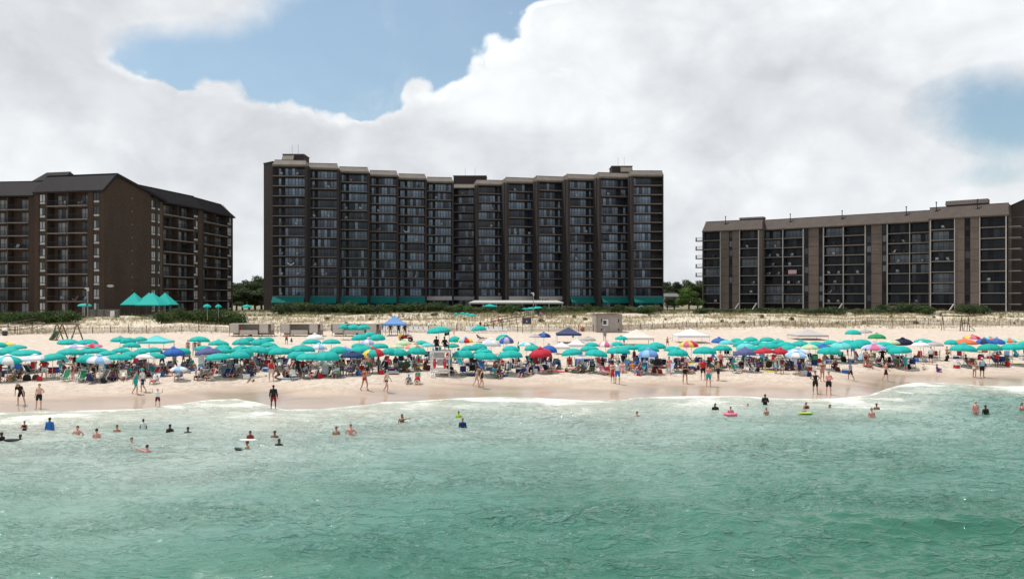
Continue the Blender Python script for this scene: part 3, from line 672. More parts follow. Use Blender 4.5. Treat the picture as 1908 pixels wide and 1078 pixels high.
# ================================================================== right block
def build_right():
    root = empty('apartment_block', (0, 0, 0))
    tag(root, 'long lower block at right with tan brick piers, white columns, brown metal roof', 'building')
    st = Stock(); EZ = 29.6; G = 4.0; wall = MB(); rec = MB(); colm = []
    def block(F, segs, word='right block', back=14, dep=1.9):
        for sg in segs:
            kind, pa, pb = sg[:3]; t0, t1 = F.px(pa), F.px(pb)
            if kind == 'brick':
                b = F.mb(); b.box(t0, t1, -back, 0, G-1, EZ-.02)
                wall.v, wall.f, wall.m, wall.t = cat(wall, b)
                for k in range(8): j = F.mb(); j.box(t0, t1, .0, .012, 7.1+2.8*k-.06, 7.1+2.8*k+.02); rec.v, rec.f, rec.m, rec.t = cat(rec, j)
            elif kind == 'win':
                b = F.mb(); b.box(t0, t1, -back, -.35, G-1, EZ-.02); rec.v, rec.f, rec.m, rec.t = cat(rec, b)
                for k in range(8):
                    z = 7.1+2.8*k; st.add('window', 1, win(F, t0+.1, t1-.1, z+.5, z+2.4, -.34, 1, M_glassR, M_frame, tonef(.35, .2, .6), 0, .1))
            elif kind == 'col':
                b = F.mb(); tm = (t0+t1)/2; hw_ = (t1-t0)*.36; b.box(tm-hw_, tm+hw_, -.4, .22, G-.5, EZ-.26); b.build('column', M_wcol, root)
            elif kind == 'bal':
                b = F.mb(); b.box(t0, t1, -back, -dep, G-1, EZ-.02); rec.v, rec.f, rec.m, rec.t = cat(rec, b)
                for k in range(8):
                    z = 7.1+2.8*k
                    st.add('balcony', 2, balcony(F, t0+.004, t1-.004, z, dep-.005, M_slabL, .16, 1.05, 0, .2)); BALC.append((word, k, F, t0, t1, z, (pa+pb)/2, dep))
                    lit = rb.random() < .10 or (len(sg) > 3 and k in sg[3])  # bays whose raised pane tone paints in a bright reflection
                    st.add('window', 2, win(F, t0+.1, t1-.1, z+.02, z+2.4, -dep+.012, max(3, int((t1-t0)/1.1)), M_glassR, M_frame, tonef(.9 if lit else .06, .5 if lit else .1, 1 if lit else .3), 0, .07))
    S1 = Facade(PY(1310, 248.7), PY(1427, 239.4))
    block(S1, [('bal', 1311, 1341.5, (1,)), ('col', 1341.5, 1343.2), ('brick', 1343.2, 1358), ('win', 1358, 1364.5), ('brick', 1364.5, 1377), ('col', 1377, 1379), ('bal', 1379, 1412, (4,)), ('col', 1412, 1415), ('brick', 1415, 1417)])
    b = S1.mb(); b.box(-.25, 0, -14, 0, G-1, EZ-.02); b.box(S1.px(1417), S1.px(1417)+.4, -14, -.3, G-1, EZ-.02); wall.v, wall.f, wall.m, wall.t = cat(wall, b)
    S2 = Facade(PY(1419, 243.3), PY(1731.5, 215.8))
    block(S2, [('bal', 1423, 1457.8, (7, 6, 1)), ('col', 1457.8, 1459.6), ('bal', 1459.6, 1495.5), ('col', 1495.5, 1498), ('win', 1498, 1506.5), ('brick', 1506.5, 1525.3), ('win', 1525.3, 1533.2), ('col', 1533.2, 1535.6),
               ('bal', 1535.6, 1570.3, (7,)), ('col', 1570.3, 1572.4), ('bal', 1572.4, 1611), ('col', 1611, 1613.6), ('win', 1613.6, 1623.4), ('brick', 1623.4, 1643.2), ('win', 1643.2, 1652), ('col', 1652, 1654.6),
               ('bal', 1654.6, 1694.4), ('col', 1694.4, 1696), ('bal', 1696, 1731.2, (6, 5, 4, 3))])
    S3 = Facade(PY(1732.5, 209.8), PY(1876.5, 199.2))
    block(S3, [('col', 1732.5, 1735), ('bal', 1735, 1777.6, (5,)), ('col', 1777.6, 1780), ('brick', 1780, 1797), ('win', 1797, 1808), ('brick', 1808, 1824.4), ('col', 1824.4, 1826.8), ('bal', 1826.8, 1873), ('col', 1873, 1876.3)])
    b = S3.mb(); b.box(-.3, -.005, -14, -.3, G-1, EZ-.02); b.box(S3.L+.005, S3.L+.3, -14, -2.2, G-1, EZ-.02); wall.v, wall.f, wall.m, wall.t = cat(wall, b)
    # balconies wrapping the two ends
    for k in range(8):
        z = 7.1+2.8*k
        if k > 2: st.add('balcony', 3, balcony(S1, -2.6, -.26, z, 2.2, M_slabL, -.5, 1.05, 1, .22))
        st.add('balcony', 3, balcony(S3, S3.L+.31, S3.L+2.9, z, 2.4, M_slabL, -.3, 1.05, 2, .22))
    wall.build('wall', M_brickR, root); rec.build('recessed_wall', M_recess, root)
    mansard(S1, -.2, S1.px(1421), EZ, 3.1, 2.6, 14, 0, 0, .5, .3, .6, .5).build('roof', M_roofR, root)
    mansard(S2, .0, S2.L, EZ, 3.1, 2.6, 14, 0, 0, .5, .3, .0, .0).build('roof', M_roofR, root)
    mansard(S3, -.3, S3.L+.4, EZ, 3.1, 2.6, 14, 0, 0, .5, .3, .0, .3).build('roof', M_roofR, root)
    for F, pa, pb, d, z0, z1 in ((S1, 1370, 1413, -6, 32.5, 34.0), (S3, 1757, 1834, -5, 32.5, 34.6)):
        h = F.mb(); t0, t1 = F.px(pa), F.px(pb); h.box(t0, t1, d-4, d, z0-.4, z0+.9); ho = h.build('lift_house', M_brickM, root)
        mansard_ = MB(); mansard_.X = F.M; mansard_.add([(t0-.2, d+.3, z0+.9), (t1+.2, d+.3, z0+.9), (t1+.2, d-.6, z1), (t0-.2, d-.6, z1), (t0-.2, d-4.2, z1), (t1+.2, d-4.2, z1), (t0-.2, d-4.2, z0+.9), (t1+.2, d-4.2, z0+.9)], [(0,1,2,3), (3,2,5,4), (4,5,7,6), (0,3,4,6), (1,7,5,2), (0,6,7,1)])
        seams(mansard_, F, t0, t1, (d+.3, z0+.9), (d-.6, z1)); mansard_.build('lift_house_roof', M_roofR, root)
    for F, p, yy in ((S1, 1350, 0), (S2, 1470, 0), (S2, 1567, 0), (S2, 1687, 0), (S3, 1743, 0), (S3, 1820, 0)):
        v = F.mb(); t = F.px(p); v.box(t-.35, t+.55, -1.6, -1.1, 31.2, 31.75); v.tube([(t, -1.3, 31), (t, -1.3, 33.9)], .11, 8); v.tube([(t, -1.3, 33.9), (t, -1.3, 34.15)], .2, 8); v.build('vent_pipe', M_rail, root)
    # sloping white beach stair braces at the foot
    for F, p in ((S1, 1376), (S1, 1409), (S2, 1569), (S3, 1776)):
        v = F.mb(); t = F.px(p); v.bar((t-.8, 1.6, 5.0), (t+.2, .3, 7.0), .28); v.build('brace', M_wcol, root)
    st.flush(root)
    # a further block, cut by the right edge of the picture
    r2 = empty('apartment_block', (0, 0, 0)); tag(r2, 'plain dark brown brick end wall of a block cut by the right edge', 'building')
    E = Facade(PY(1884, 205), PY(2050, 196)); b = E.mb(); zt = 32.4
    b.box(0, E.L, -14, 0, G-1, zt-1.5); t1 = E.px(1912)
    b.add([(0, 0, zt-1.5), (E.L, 0, zt-1.5), (E.L, 0, zt+1.6), (t1, 0, zt+1.6), (0, 0, zt), (0, -14, zt-1.5), (E.L, -14, zt-1.5), (E.L, -14, zt+1.6), (t1, -14, zt+1.6), (0, -14, zt)], [(0,1,2,3,4), (9,8,7,6,5), (0,4,9,5), (4,3,8,9), (3,2,7,8), (1,6,7,2)])
    b.build('wall', M_brickM, r2)
    j = E.mb(); [j.box(.02, E.L, .0, .02, 7.1+2.8*k-.05, 7.1+2.8*k+.03) for k in range(9)]; j.build('expansion_joint', M_slab, r2)
    j = E.mb(); j.add([(-.15, .2, zt+.01), (t1, .2, zt+1.61), (t1, -14, zt+1.61), (-.15, -14, zt+.01), (-.15, .2, zt+.25), (t1, .2, zt+1.85), (t1, -14, zt+1.85), (-.15, -14, zt+.25)], [(3,2,1,0), (4,5,6,7), (0,1,5,4), (1,2,6,5), (2,3,7,6), (3,0,4,7)]); j.box(t1, E.L, -14, .2, zt+1.61, zt+1.85); j.build('roof', M_roofL, r2)
build_right()
# ------------------------------------------------------------------ vegetation
def mk_leaf(name, a, b_, c):
    m, nt, b = mat_new(name); Lk = nt.links
    g = nt.nodes.new('ShaderNodeAttribute'); g.attribute_name = 'tone'
    Lk.new(ramp(nt, g.outputs['Fac'], [(0, a), (.5, b_), (1, c)]), b.inputs['Base Color']); b.inputs['Roughness'].default_value = .7; b.inputs['Specular IOR Level'].default_value = .25
    tr = nt.nodes.new('ShaderNodeBsdfTranslucent'); Lk.new(ramp(nt, g.outputs['Fac'], [(0, b_), (1, c)]), tr.inputs[0])
    mx = nt.nodes.new('ShaderNodeMixShader'); mx.inputs[0].default_value = .18; Lk.new(b.outputs[0], mx.inputs[1]); Lk.new(tr.outputs[0], mx.inputs[2]); Lk.new(mx.outputs[0], nt.nodes['Material Output'].inputs[0])
    return m
M_leaf = mk_leaf('bayberry_leaves', (.020, .045, .010), (.050, .085, .022), (.10, .145, .04))
M_pine = mk_leaf('pine_needles', (.016, .034, .012), (.042, .066, .022), (.09, .12, .045))
M_lime = mk_leaf('bright_leaves', (.035, .075, .010), (.08, .15, .025), (.15, .23, .05))
M_dull = mk_leaf('dull_olive_leaves', (.045, .055, .022), (.10, .105, .045), (.17, .16, .08))
M_bark = simple('grey_bark', (.10, .075, .055), .95, .25, 8)
def clump_mesh(name, seed, n, lumps, leaf, up=.3):
    """leaf-sized faces spread through several uneven lumps: centre, radii"""
    rs = np.random.RandomState(seed); wt = np.array([l[3]*l[4]*l[5] for l in lumps])**.7; wt /= wt.sum()
    ci = rs.choice(len(lumps), n, p=wt); C = np.array([l[:3] for l in lumps])[ci]; Rr = np.array([l[3:6] for l in lumps])[ci]
    d = rs.normal(size=(n, 3)); d /= np.linalg.norm(d, axis=1)[:, None]; rad = rs.uniform(.35, 1.06, n)**.55
    wob = 1+.22*np.sin(d[:, 0]*5+ci)*np.sin(d[:, 2]*6+d[:, 1]*4)
    P = C+d*Rr*(rad*wob)[:, None]; P[:, 2] = np.maximum(P[:, 2], .05)
    nrm = d+rs.normal(size=(n, 3))*.7; nrm[:, 2] += up; nrm /= np.linalg.norm(nrm, axis=1)[:, None]
    u = np.cross(nrm, rs.normal(size=(n, 3))); u /= np.linalg.norm(u, axis=1)[:, None]; v = np.cross(nrm, u)
    s = leaf*rs.uniform(.6, 1.4, n)[:, None]
    V = np.stack([P-u*s, P+v*s*.45-u*s*.2, P+u*s, P-v*s*.45+u*s*.2], 1).reshape(-1, 3); F = np.arange(n*4).reshape(n, 4)
    tone = np.clip(rs.normal(.45, .22, n)+.15*(ci % 3-1), 0, 1)
    return mesh_np(name, V, F, 1, False, None, tone)
def stem_mesh(name, seed, h, r, k=4):
    rr = random.Random(seed); m = MB(); m.tube([(0,0,-.3), (.05*h*rr.uniform(-1,1), .03*h, h*.45), (.06*h*rr.uniform(-1,1), 0, h*.85)], [r, r*.75, r*.3], 6)
    for i in range(k):
        a = rr.uniform(0, 6.28); z = h*rr.uniform(.25, .6); m.tube([(0, 0, z), (math.cos(a)*h*.18, math.sin(a)*h*.18, z+h*.15), (math.cos(a)*h*.32, math.sin(a)*h*.32, z+h*.28)], [r*.5, r*.35, r*.12], 5)
    return m.mesh(name, 1)
BUSH = []
rs_ = random.Random(5)
for k in range(5):
    lumps = []
    for i in range(7+k):
        a = rs_.uniform(0, 6.28); q = rs_.uniform(.2, 1.0); r_ = rs_.uniform(.35, .62)
        lumps.append((math.cos(a)*q*.85, math.sin(a)*q*.7, .35+rs_.uniform(0, .55)*(1.2-q*.6), r_, r_, r_*rs_.uniform(.7, .95)))
    BUSH.append((clump_mesh('bush_foliage', 20+k, 2600, lumps, .075), stem_mesh('bush_stem', k, .9, .05)))
TREE = []
for k in range(3):
    lumps = []
    for i in range(12):
        a = rs_.uniform(0, 6.28); q = rs_.uniform(.1, 1.0); r_ = rs_.uniform(.22, .42)
        lumps.append((math.cos(a)*q*.75, math.sin(a)*q*.7, .75+rs_.uniform(0, 1.15)*(1.25-q*.7), r_, r_, r_*.72))
    TREE.append((clump_mesh('tree_crown', 50+k, 5200, lumps, .055), stem_mesh('tree_trunk', 9+k, 1.9, .075, 7)))
def plant(kind, loc, w, h, mat, label, cat_, group, k, rz):
    fm, sm = (BUSH if kind == 'bush' else TREE)[k % (5 if kind == 'bush' else 3)]
    e = empty('shrub' if kind == 'bush' else 'tree', loc, rz); e.scale = (w, w, h)
    inst('foliage' if kind == 'bush' else 'crown', fm, e, mat); inst('stem' if kind == 'bush' else 'trunk', sm, e, M_bark)
    return tag(e, label, cat_, group)
ORD = ['first', 'second', 'third', 'fourth', 'fifth', 'sixth', 'seventh', 'eighth', 'ninth', 'tenth', 'eleventh', 'twelfth', 'thirteenth', 'fourteenth', 'fifteenth', 'sixteenth', 'seventeenth', 'eighteenth', 'nineteenth', 'twentieth', 'twenty-first', 'twenty-second', 'twenty-third', 'twenty-fourth', 'twenty-fifth']
def hedge_row(pxs, Y0, Y1, top_py, mat, phrase, group, wr=(1.5, 2.6), kind='bush', jy=6, from_='left', z0=None):
    rr = random.Random(int(pxs[0]*7+len(pxs))); pxs = sorted(pxs)
    for i, px in enumerate(pxs):
        f = i/max(1, len(pxs)-1); Y = Y0+(Y1-Y0)*f+rr.uniform(-1, 1)*jy; x = (px-954)/FPX*Y; g = Tf(x, Y)
        tp = (top_py if not callable(top_py) else top_py(px))+rr.uniform(-3.5, 2.5); h = max(.8, CAMH+(HY-tp)/FPX*Y-g); w = rr.uniform(*wr)
        sc = h/(1.35 if kind == 'bush' else 2.15)
        plant(kind, (x, Y, g-.1), w, sc, mat if not isinstance(mat, list) else rr.choice(mat), '%s, %s from the left' % (phrase, ORD[i]), 'bush' if kind == 'bush' else 'tree', group, rr.randrange(9), rr.uniform(0, 6.28))
hedge_row([-30, -8, 8, 24, 40, 55, 70, 86, 101, 117, 131], 138, 138, 577, M_leaf, 'green bush in the hedge below the left block', 'bushes below the left block', (1.6, 2.4), jy=3)
hedge_row([311, 322, 334, 346, 358, 370, 382, 394, 406, 418, 430, 441], 140, 143, lambda p: 572, M_leaf, 'green bush in the hedge right of the peaked teal tents', 'bushes right of the peaked tents', (1.7, 2.6), jy=3)
hedge_row([515, 536, 556, 572, 590, 612, 632, 655, 676, 695, 716, 737, 758, 778, 797, 815, 836, 858], 186, 190, 561.5, [M_pine, M_leaf, M_leaf], 'dark pine bush at the foot of the middle tower', 'bushes at the foot of the middle tower', (2.2, 3.3), jy=5)
hedge_row([873, 886, 900, 935, 950, 972, 1010, 1035, 1058, 1075, 1092, 1110, 1132, 1150, 1168, 1186, 1205, 1222], 192, 196, lambda p: 566 if p < 1100 else 566.5, [M_pine, M_leaf, M_dull], 'bush in the planting in front of the white terrace roof', 'bushes before the white terrace roof', (1.7, 2.9), jy=5)
hedge_row([1306, 1325, 1350, 1376, 1398, 1424, 1446, 1467, 1480, 1500, 1520, 1545, 1560, 1600, 1630, 1645, 1660, 1680, 1700, 1718, 1790, 1805, 1818], 196, 184, lambda p: 561 if 1640 < p < 1730 or 1785 < p < 1822 else 571, [M_pine, M_pine, M_dull], 'dark bush at the foot of the right block', 'bushes at the foot of the right block', (1.8, 3.0), jy=4)
hedge_row([440, 452, 464, 476, 488], 232, 236, lambda p: 540+ (abs(p-465)*.1), M_pine, 'dark tree standing in the gap left of the tower', 'trees in the gap left of the tower', (4.0, 5.5), 'tree', 8)
hedge_row([1243, 1256, 1300], 240, 244, lambda p: 553, M_pine, 'low dark tree in the gap right of the tower', 'trees in the gap right of the tower', (3.0, 4.5), 'tree', 8)
plant('tree', (at(1284, 570, 212).x, 212, 4.8), 4.2, (CAMH+(HY-533)/FPX*212-4.8)/2.15, M_lime, 'bright green leafy tree beside the left end of the right block', 'tree', None, 1, .4)
hedge_row([436, 447, 458, 469, 481, 492, 503], 395, 405, lambda p: 519+9*abs(p-478)/40, M_pine, 'tall far pine above the gap left of the tower', 'far pines left of the tower', (7, 9.5), 'tree', 12)
hedge_row([1232, 1244, 1256, 1268, 1281, 1294, 1307], 440, 440, lambda p: 525, M_pine, 'far pine above the gap right of the tower', 'far pines right of the tower', (7, 9), 'tree', 12)
# tufts of dune grass: nobody could count them
def build_grass():
    rs = np.random.RandomState(9)
    def tufts(n, xlo, xhi, slo, shi, h0, h1, blades, wid, name, mat, label, keep, toneb):
        x = rs.uniform(xlo, xhi, n*3); s = rs.uniform(slo, shi, n*3); y = 67+.17*x+s/.986
        k = keep(x, y, s); x, y, s = x[k][:n], y[k][:n], s[k][:n]; n_ = len(x); z = T(x, y)
        hh = rs.uniform(h0, h1, n_)*np.interp(y, [100, 220], [1, 1.15])
        P = np.repeat(np.stack([x, y, z-.03], 1), blades, 0); H = np.repeat(hh, blades)*rs.uniform(.6, 1.15, n_*blades)
        a = rs.uniform(0, 6.28, n_*blades); sp = np.repeat(rs.uniform(.12, .42, n_), blades)*H*rs.uniform(.3, 1.6, n_*blades)
        base = P+np.stack([np.cos(a)*.07, np.sin(a)*.07, a*0], 1); tip = base+np.stack([np.cos(a)*sp+.06*H, np.sin(a)*sp, H], 1)
        q = rs.uniform(0, 6.28, n_*blades); wv = np.stack([np.cos(q), np.sin(q)*.4, q*0], 1)*wid
        V = np.stack([base-wv, base+wv, tip], 1).reshape(-1, 3); F = np.arange(len(V)).reshape(-1, 3)
        tone = np.clip(np.repeat(rs.normal(toneb, .28, n_), blades)+rs.normal(0, .12, n_*blades), 0, 1)
        me = mesh_np(name, V, F, 1, False, None, tone); o = inst(name, me, None, mat); tag(o, label, 'grass', kind='stuff')
    def patch(sc, th, sd):
        def f(x, y, s):
            v = np.sin(x*.11*sc+sd+1.3*np.sin(y*.13))+np.sin(y*.31*sc+1.7*np.sin(x*.07+sd))+.8*np.sin(x*.37*sc-y*.21*sc+sd)+rs.normal(0, .55, len(x)); return v > th
        return f
    M_straw = mk_leaf('straw_grass', (.20, .16, .08), (.40, .33, .19), (.58, .50, .33)); M_gr = mk_leaf('dune_grass', (.07, .085, .03), (.18, .17, .075), (.36, .31, .17))
    tufts(15000, -130, 155, 67, 96, .4, .85, 7, .016, 'straw_grass', M_straw, 'dry straw-coloured grass thinly covering the front dunes behind the slat fence', patch(1, -.9, 0), .5)
    tufts(11000, -125, 165, 76, 134, .4, .85, 9, .022, 'dune_grass', M_gr, 'green and olive dune grass growing thickly below the buildings', lambda x, y, s: patch(1, -.2+1.2*0, 2)(x, y, s) & (rs.uniform(0, 1, len(s)) < sstepf(84, 110, s)+.14), .45)
build_grass()
def small_clumps():
    rr = random.Random(31); spots = []
    mesh = clump_mesh('tuft_foliage', 99, 420, [(0, 0, .3, .5, .4, .3), (.3, .1, .2, .3, .3, .2), (-.25, 0, .25, .3, .3, .25)], .09, .8)
    px = sorted([16, 66, 105, 145, 156, 367, 610, 645, 690, 780, 806, 812, 866, 935, 1070, 1090, 1150, 1210, 1240, 1345, 1385, 1420, 1475, 1520, 1560, 1610, 1660, 1706, 1740, 1752, 1826, 1865, 1890, 1140, 1008, 540, 500, 250])
    for i, p in enumerate(px):
        v = ray(p, rr.choice([592, 596, 600, 588, 603]), 0, 105); s = rr.uniform(.6, 1.25)
        o = inst('beach_grass_tuft', mesh, None, M_dull, v, (0, 0, rr.uniform(0, 6)), s)
        tag(o, 'dark green dune tuft %s' % tuft_place(p, i, px), 'plant', 'green tufts on the dunes')
def tuft_place(p, i, px):
    f = p/1908.0; names = [('left of the swing set', 82), ('behind the grey cabanas', 700), ('behind the lifeguard stand', 900), ('left of the grey shed', 1106), ('right of the grey shed', 1310), ('above the row of red umbrellas', 1600), ('near the right swing set', 1908)]
    lo = 0
    for nm, hi in names:
        if p <= hi:
            grp = [q for q in px if lo < q <= hi]; return '%s, %s from left' % (nm, ORD[grp.index(p)])
        lo = hi
small_clumps()
# far wood closing the two gaps, and the house roof seen through the right one
def far_wood():
    rs = np.random.RandomState(12); m = []
    lumps = []
    for i in range(120):
        x = rs.uniform(-330, 330); lumps.append((x, 460+rs.uniform(-12, 25), 9+rs.uniform(0, 3), 9, 6, 4.5+rs.uniform(0, 2)))
    me = clump_mesh('far_wood', 77, 26000, lumps, .85, .4); me.transform(Matrix.Translation((0, 0, -1)))
    tag(inst('far_wood', me, None, M_pine), 'dark far-off wood closing the view behind the buildings', 'wood', kind='stuff')
far_wood()
def far_house(pa, pb, Y, ytop, yeave, label):
    e = empty('house', (at((pa+pb)/2, 570, Y).x, Y, 5)); w = (pb-pa)/FPX*Y/2; ze = CAMH+(HY-yeave)/FPX*Y-5; zt = CAMH+(HY-ytop)/FPX*Y-5
    b = MB(); b.box(-w+.4, w-.4, 0, 8, 0, ze); b.build('wall', simple('pale_siding_%d' % pa, (.34, .33, .31), .8), e)
    r = MB(); r.add([(-w, -.5, ze), (w, -.5, ze), (w*.8, 4, zt), (-w*.8, 4, zt), (-w, 8.5, ze), (w, 8.5, ze), (-w, -.5, ze-.3), (w, -.5, ze-.3)], [(0,1,2,3), (3,2,5,4), (0,3,4), (1,5,2), (6,7,1,0)]); r.build('roof', simple('grey_shingle_%d' % pa, (.13, .13, .14), .9, .25, 4), e)
    for k in (-.5, .1, .6): q = MB(); q.box(w*k, w*k+.9, -.04, .0, ze-1.7, ze-.6); q.build('window', M_glassL, e)
    tag(e, label, 'house')
far_house(1238, 1268, 300, 546, 552, 'small pale house with grey shingle roof seen right of the tower')

# ------------------------------------------------------------------ fences on the dunes
M_lath = simple('weathered_lath', (.22, .175, .125), .95, .3, 3)
M_post = simple('grey_post_wood', (.12, .095, .075), .95, .25, 5)
def slat_fence():
    e = empty('sand_fence', (0, 0, 0)); rr = random.Random(2); base = [(-40, 625), (14, 624), (60, 622), (160, 621), (300, 619.5), (420, 619), (520, 617.5), (640, 616.5), (760, 615), (900, 615.5), (975, 618), (1105, 617.5), (1170, 615), (1300, 610), (1450, 607.5), (1600, 606), (1750, 606), (1908, 607), (1960, 607)]
    m = MB(); w = MB(); pts = []
    for (a, ya), (b, yb) in zip(base, base[1:]):
        A = ray(a, ya, 0, 95); B = ray(b, yb, 0, 95); L = (B-A).length; n = max(2, int(L/.13))
        for i in range(n):
            f = i/n; x = A.x+(B.x-A.x)*f; y = A.y+(B.y-A.y)*f; z = Tf(x, y); hh = rr.uniform(.85, 1.12); lx = rr.uniform(-.04, .04)
            m.add([(x, y, z-.1), (x+.055, y+.01, z-.1), (x+.055+lx, y+.01, z+hh), (x+lx, y, z+hh), (x, y+.02, z-.1), (x+lx, y+.02, z+hh)], [(0,1,2,3), (4,0,3,5)])
        pts.append((A, B, L))
    m.build('slats', M_lath, e)
    acc = 0; tot = sum(p[2] for p in pts); step = tot/74; nxt = 0
    for A, B, L in pts:
        for h in (.3, .85): w.bar((A.x, A.y-.03, Tf(A.x, A.y)+h), (B.x, B.y-.03, Tf(B.x, B.y)+h), .02)
        while nxt < acc+L:
            f = (nxt-acc)/L; x = A.x+(B.x-A.x)*f; y = A.y+(B.y-A.y)*f-.06; z = Tf(x, y); p = MB(); hh = rr.uniform(1.15, 1.4); p.tube([(x, y, z-.2), (x+rr.uniform(-.04, .04), y, z+hh)], .05, 6); p.build('post', M_post, e); nxt += step
        acc += L
    w.build('wire', M_post, e)
    tag(e, 'long weathered slat fence between the back of the beach and the dunes', 'fence')
slat_fence()
def rail_fence(P, label, n=6, h=1.1, mat=None):
    e = empty('rail_fence', (0, 0, 0)); mat = mat or M_post
    W = [ray(px, py, 0, 95) for px, py in P]
    for A, B in zip(W, W[1:]):
        r = MB()
        for hh in (h-.05, h*.5): r.bar((A.x, A.y, A.z+hh), (B.x, B.y, B.z+hh), .07, .10)
        r.build('rail', mat, e)
        k = max(1, int((B-A).length/2.6))
        for i in range(k):
            f = i/k; p = MB(); x = A.x+(B.x-A.x)*f; y = A.y+(B.y-A.y)*f; z = Tf(x, y); p.box(x-.06, x+.06, y-.06, y+.06, z-.2, z+h+.1); p.build('post', mat, e)
    tag(e, label, 'fence')
rail_fence([(-20, 615), (15, 613), (48, 608), (78, 603), (120, 597), (163, 592)], 'dark rail fence climbing the dune from the left edge to the lamp')
rail_fence([(-20, 622), (28, 621), (60, 617), (82, 612)], 'lower dark rail fence behind the litter bin at far left')
rail_fence([(903, 613), (935, 606), (975, 599), (1010, 593), (1043, 589)], 'near rail fence of the dune path behind the teal umbrella row')
rail_fence([(915, 604), (945, 598), (985, 592), (1012, 586), (1046, 582)], 'far rail fence of the dune path below the terrace')
def low_wall():
    e = empty('garden_wall', (0, 0, 0)); A = at(165, 590, 152); B = at(222, 590, 153); z = Tf(A.x, A.y)
    m = MB(); F = Facade((A.x, A.y), (B.x, B.y)); m.X = F.M; m.box(0, F.L, -.25, 0, z-.5, z+1.5); m.build('wall', simple('grey_boards', (.16, .15, .145), .9, .2, 2), e)
    for i in range(5): p = MB(); p.X = F.M; t = F.L*i/4; p.box(t-.1, t+.1, .0, .12, z-.5, z+1.6); p.build('post', M_post, e)
    q = MB(); q.X = F.M; q.box(F.L*.72, F.L*.86, .01, .35, z-.2, z+1.25); q.build('cabinet', M_white, e)
    tag(e, 'low grey board wall at the foot of the left block, by the lamp', 'wall')
low_wall()
# ------------------------------------------------------------------ lamp posts
def lamp(px, ybase, ytop, label, Y0=95, two=False):
    b = ray(px, ybase, 0, Y0); zt = CAMH+(HY-ytop)/FPX*b.y-b.z; e = empty('lamp_post', b)
    p = MB(); p.tube([(0, 0, -.2), (0, 0, .5), (0, 0, zt)], [.13, .09, .07], 8); p.build('pole', simple('lamp_pole', (.30, .28, .26), .8) if 'lamp_pole' not in bpy.data.materials else bpy.data.materials['lamp_pole'], e)
    h = MB(); h.box(-.5, .12, -.18, .18, zt-.12, zt+.16); h.box(-.16, .16, -.16, .16, zt-.5, zt-.12); h.build('lamp_head', cm((.55, .54, .50), .6, 'paint'), e)
    a = MB(); a.box(-.14, .14, -.3, -.08, zt*.42, zt*.42+.5); a.build('junction_box', M_post, e)
    tag(e, label, 'lamp post'); return e
lamp(163.5, 593, 537, 'tall thin lamp post at the top of the left rail fence')
lamp(994, 592, 546, 'tall lamp post on the dune path in front of the tower')
# ------------------------------------------------------------------ beach umbrellas
def canopy_mesh(name, R_=1.15, rise=.46, gores=8, val=.13):
    V = []; F = []; MI = []; rings = [0.0, .16, .36, .56, .76, .92, 1.0]; sub = 3
    def pt(f, a, g):
        # f 0..1 from crown to rim, a = angle, g = how far between two ribs (0 at a rib, 1 midway)
        r = R_*math.sin(f*math.pi/2*.93)/math.sin(math.pi/2*.93); z = rise*(math.cos(f*math.pi/2*.93)-math.cos(math.pi/2*.93))
        r *= 1-.055*g*f; z -= .045*g*math.sin(math.pi*min(1, f*.9))-.012*g*f
        return (r*math.cos(a), r*math.sin(a), z)
    for k in range(gores):
        grid = []
        for f in rings:
            row = []
            for j in range(sub+1):
                q = j/sub; a = 2*math.pi*(k+q)/gores; row.append(len(V)); V.append(pt(f, a, 1-abs(2*q-1)))
            grid.append(row)
        row = []
        for j in range(sub+1):
            q = j/sub; a = 2*math.pi*(k+q)/gores; x, y, z = pt(1.0, a, 1-abs(2*q-1)); row.append(len(V)); V.append((x*1.012, y*1.012, z-val*(.75+.25*(1-abs(2*q-1)))))
        grid.append(row)
        for i in range(len(grid)-1):
            for j in range(sub): F.append((grid[i][j], grid[i+1][j], grid[i+1][j+1], grid[i][j+1])); MI.append(k)
    m = mesh_np(name, V, F, gores, False, MI); m.polygons.foreach_set('use_smooth', [True]*len(m.polygons)); return m
UM_CAN = canopy_mesh('canopy'); 
def vent_mesh():
    V = [(0, 0, .13)]; F = []
    for k in range(16): a = 2*math.pi*k/16; V.append((.30*math.cos(a), .30*math.sin(a), .0))
    for k in range(16): F.append((0, 1+k, 1+(k+1) % 16))
    m = mesh_np('vent', V, F, 1, True); m.transform(Matrix.Translation((0, 0, .44))); return m
UM_VENT = vent_mesh()
_m = MB(); _m.tube([(0,0,-2.35), (0,0,.47)], .022, 8); _m.ball((0,0,.50), .035, 8, 5); UM_POLE = _m.mesh('pole', 1)
_m = MB()
for k in range(8):
    a = 2*math.pi*k/8; c, s_ = math.cos(a), math.sin(a); _m.tube([(0,0,.40), (.55*c,.55*s_,.285), (1.12*c,1.12*s_,-.02)], .010, 4); _m.tube([(.03*c,.03*s_,-.05), (.55*c,.55*s_,.275)], .009, 4)
UM_RIBS = _m.mesh('ribs', 1)
C_ = lambda *c: cm(c, .75, 'canopy')
TEAL = C_(.010, .42, .375); TEAL2 = C_(.012, .36, .28); DTEAL = C_(.008, .20, .17); LT = C_(.13, .58, .58); WHITE = C_(.74, .73, .74); PALE = C_(.55, .60, .72)
NAVY = C_(.018, .035, .12); BLUE = C_(.03, .13, .42); PERI = C_(.16, .32, .70); PURP = C_(.10, .11, .26); RED = C_(.50, .022, .045); ORNG = C_(.72, .17, .07); YEL = C_(.80, .58, .08)
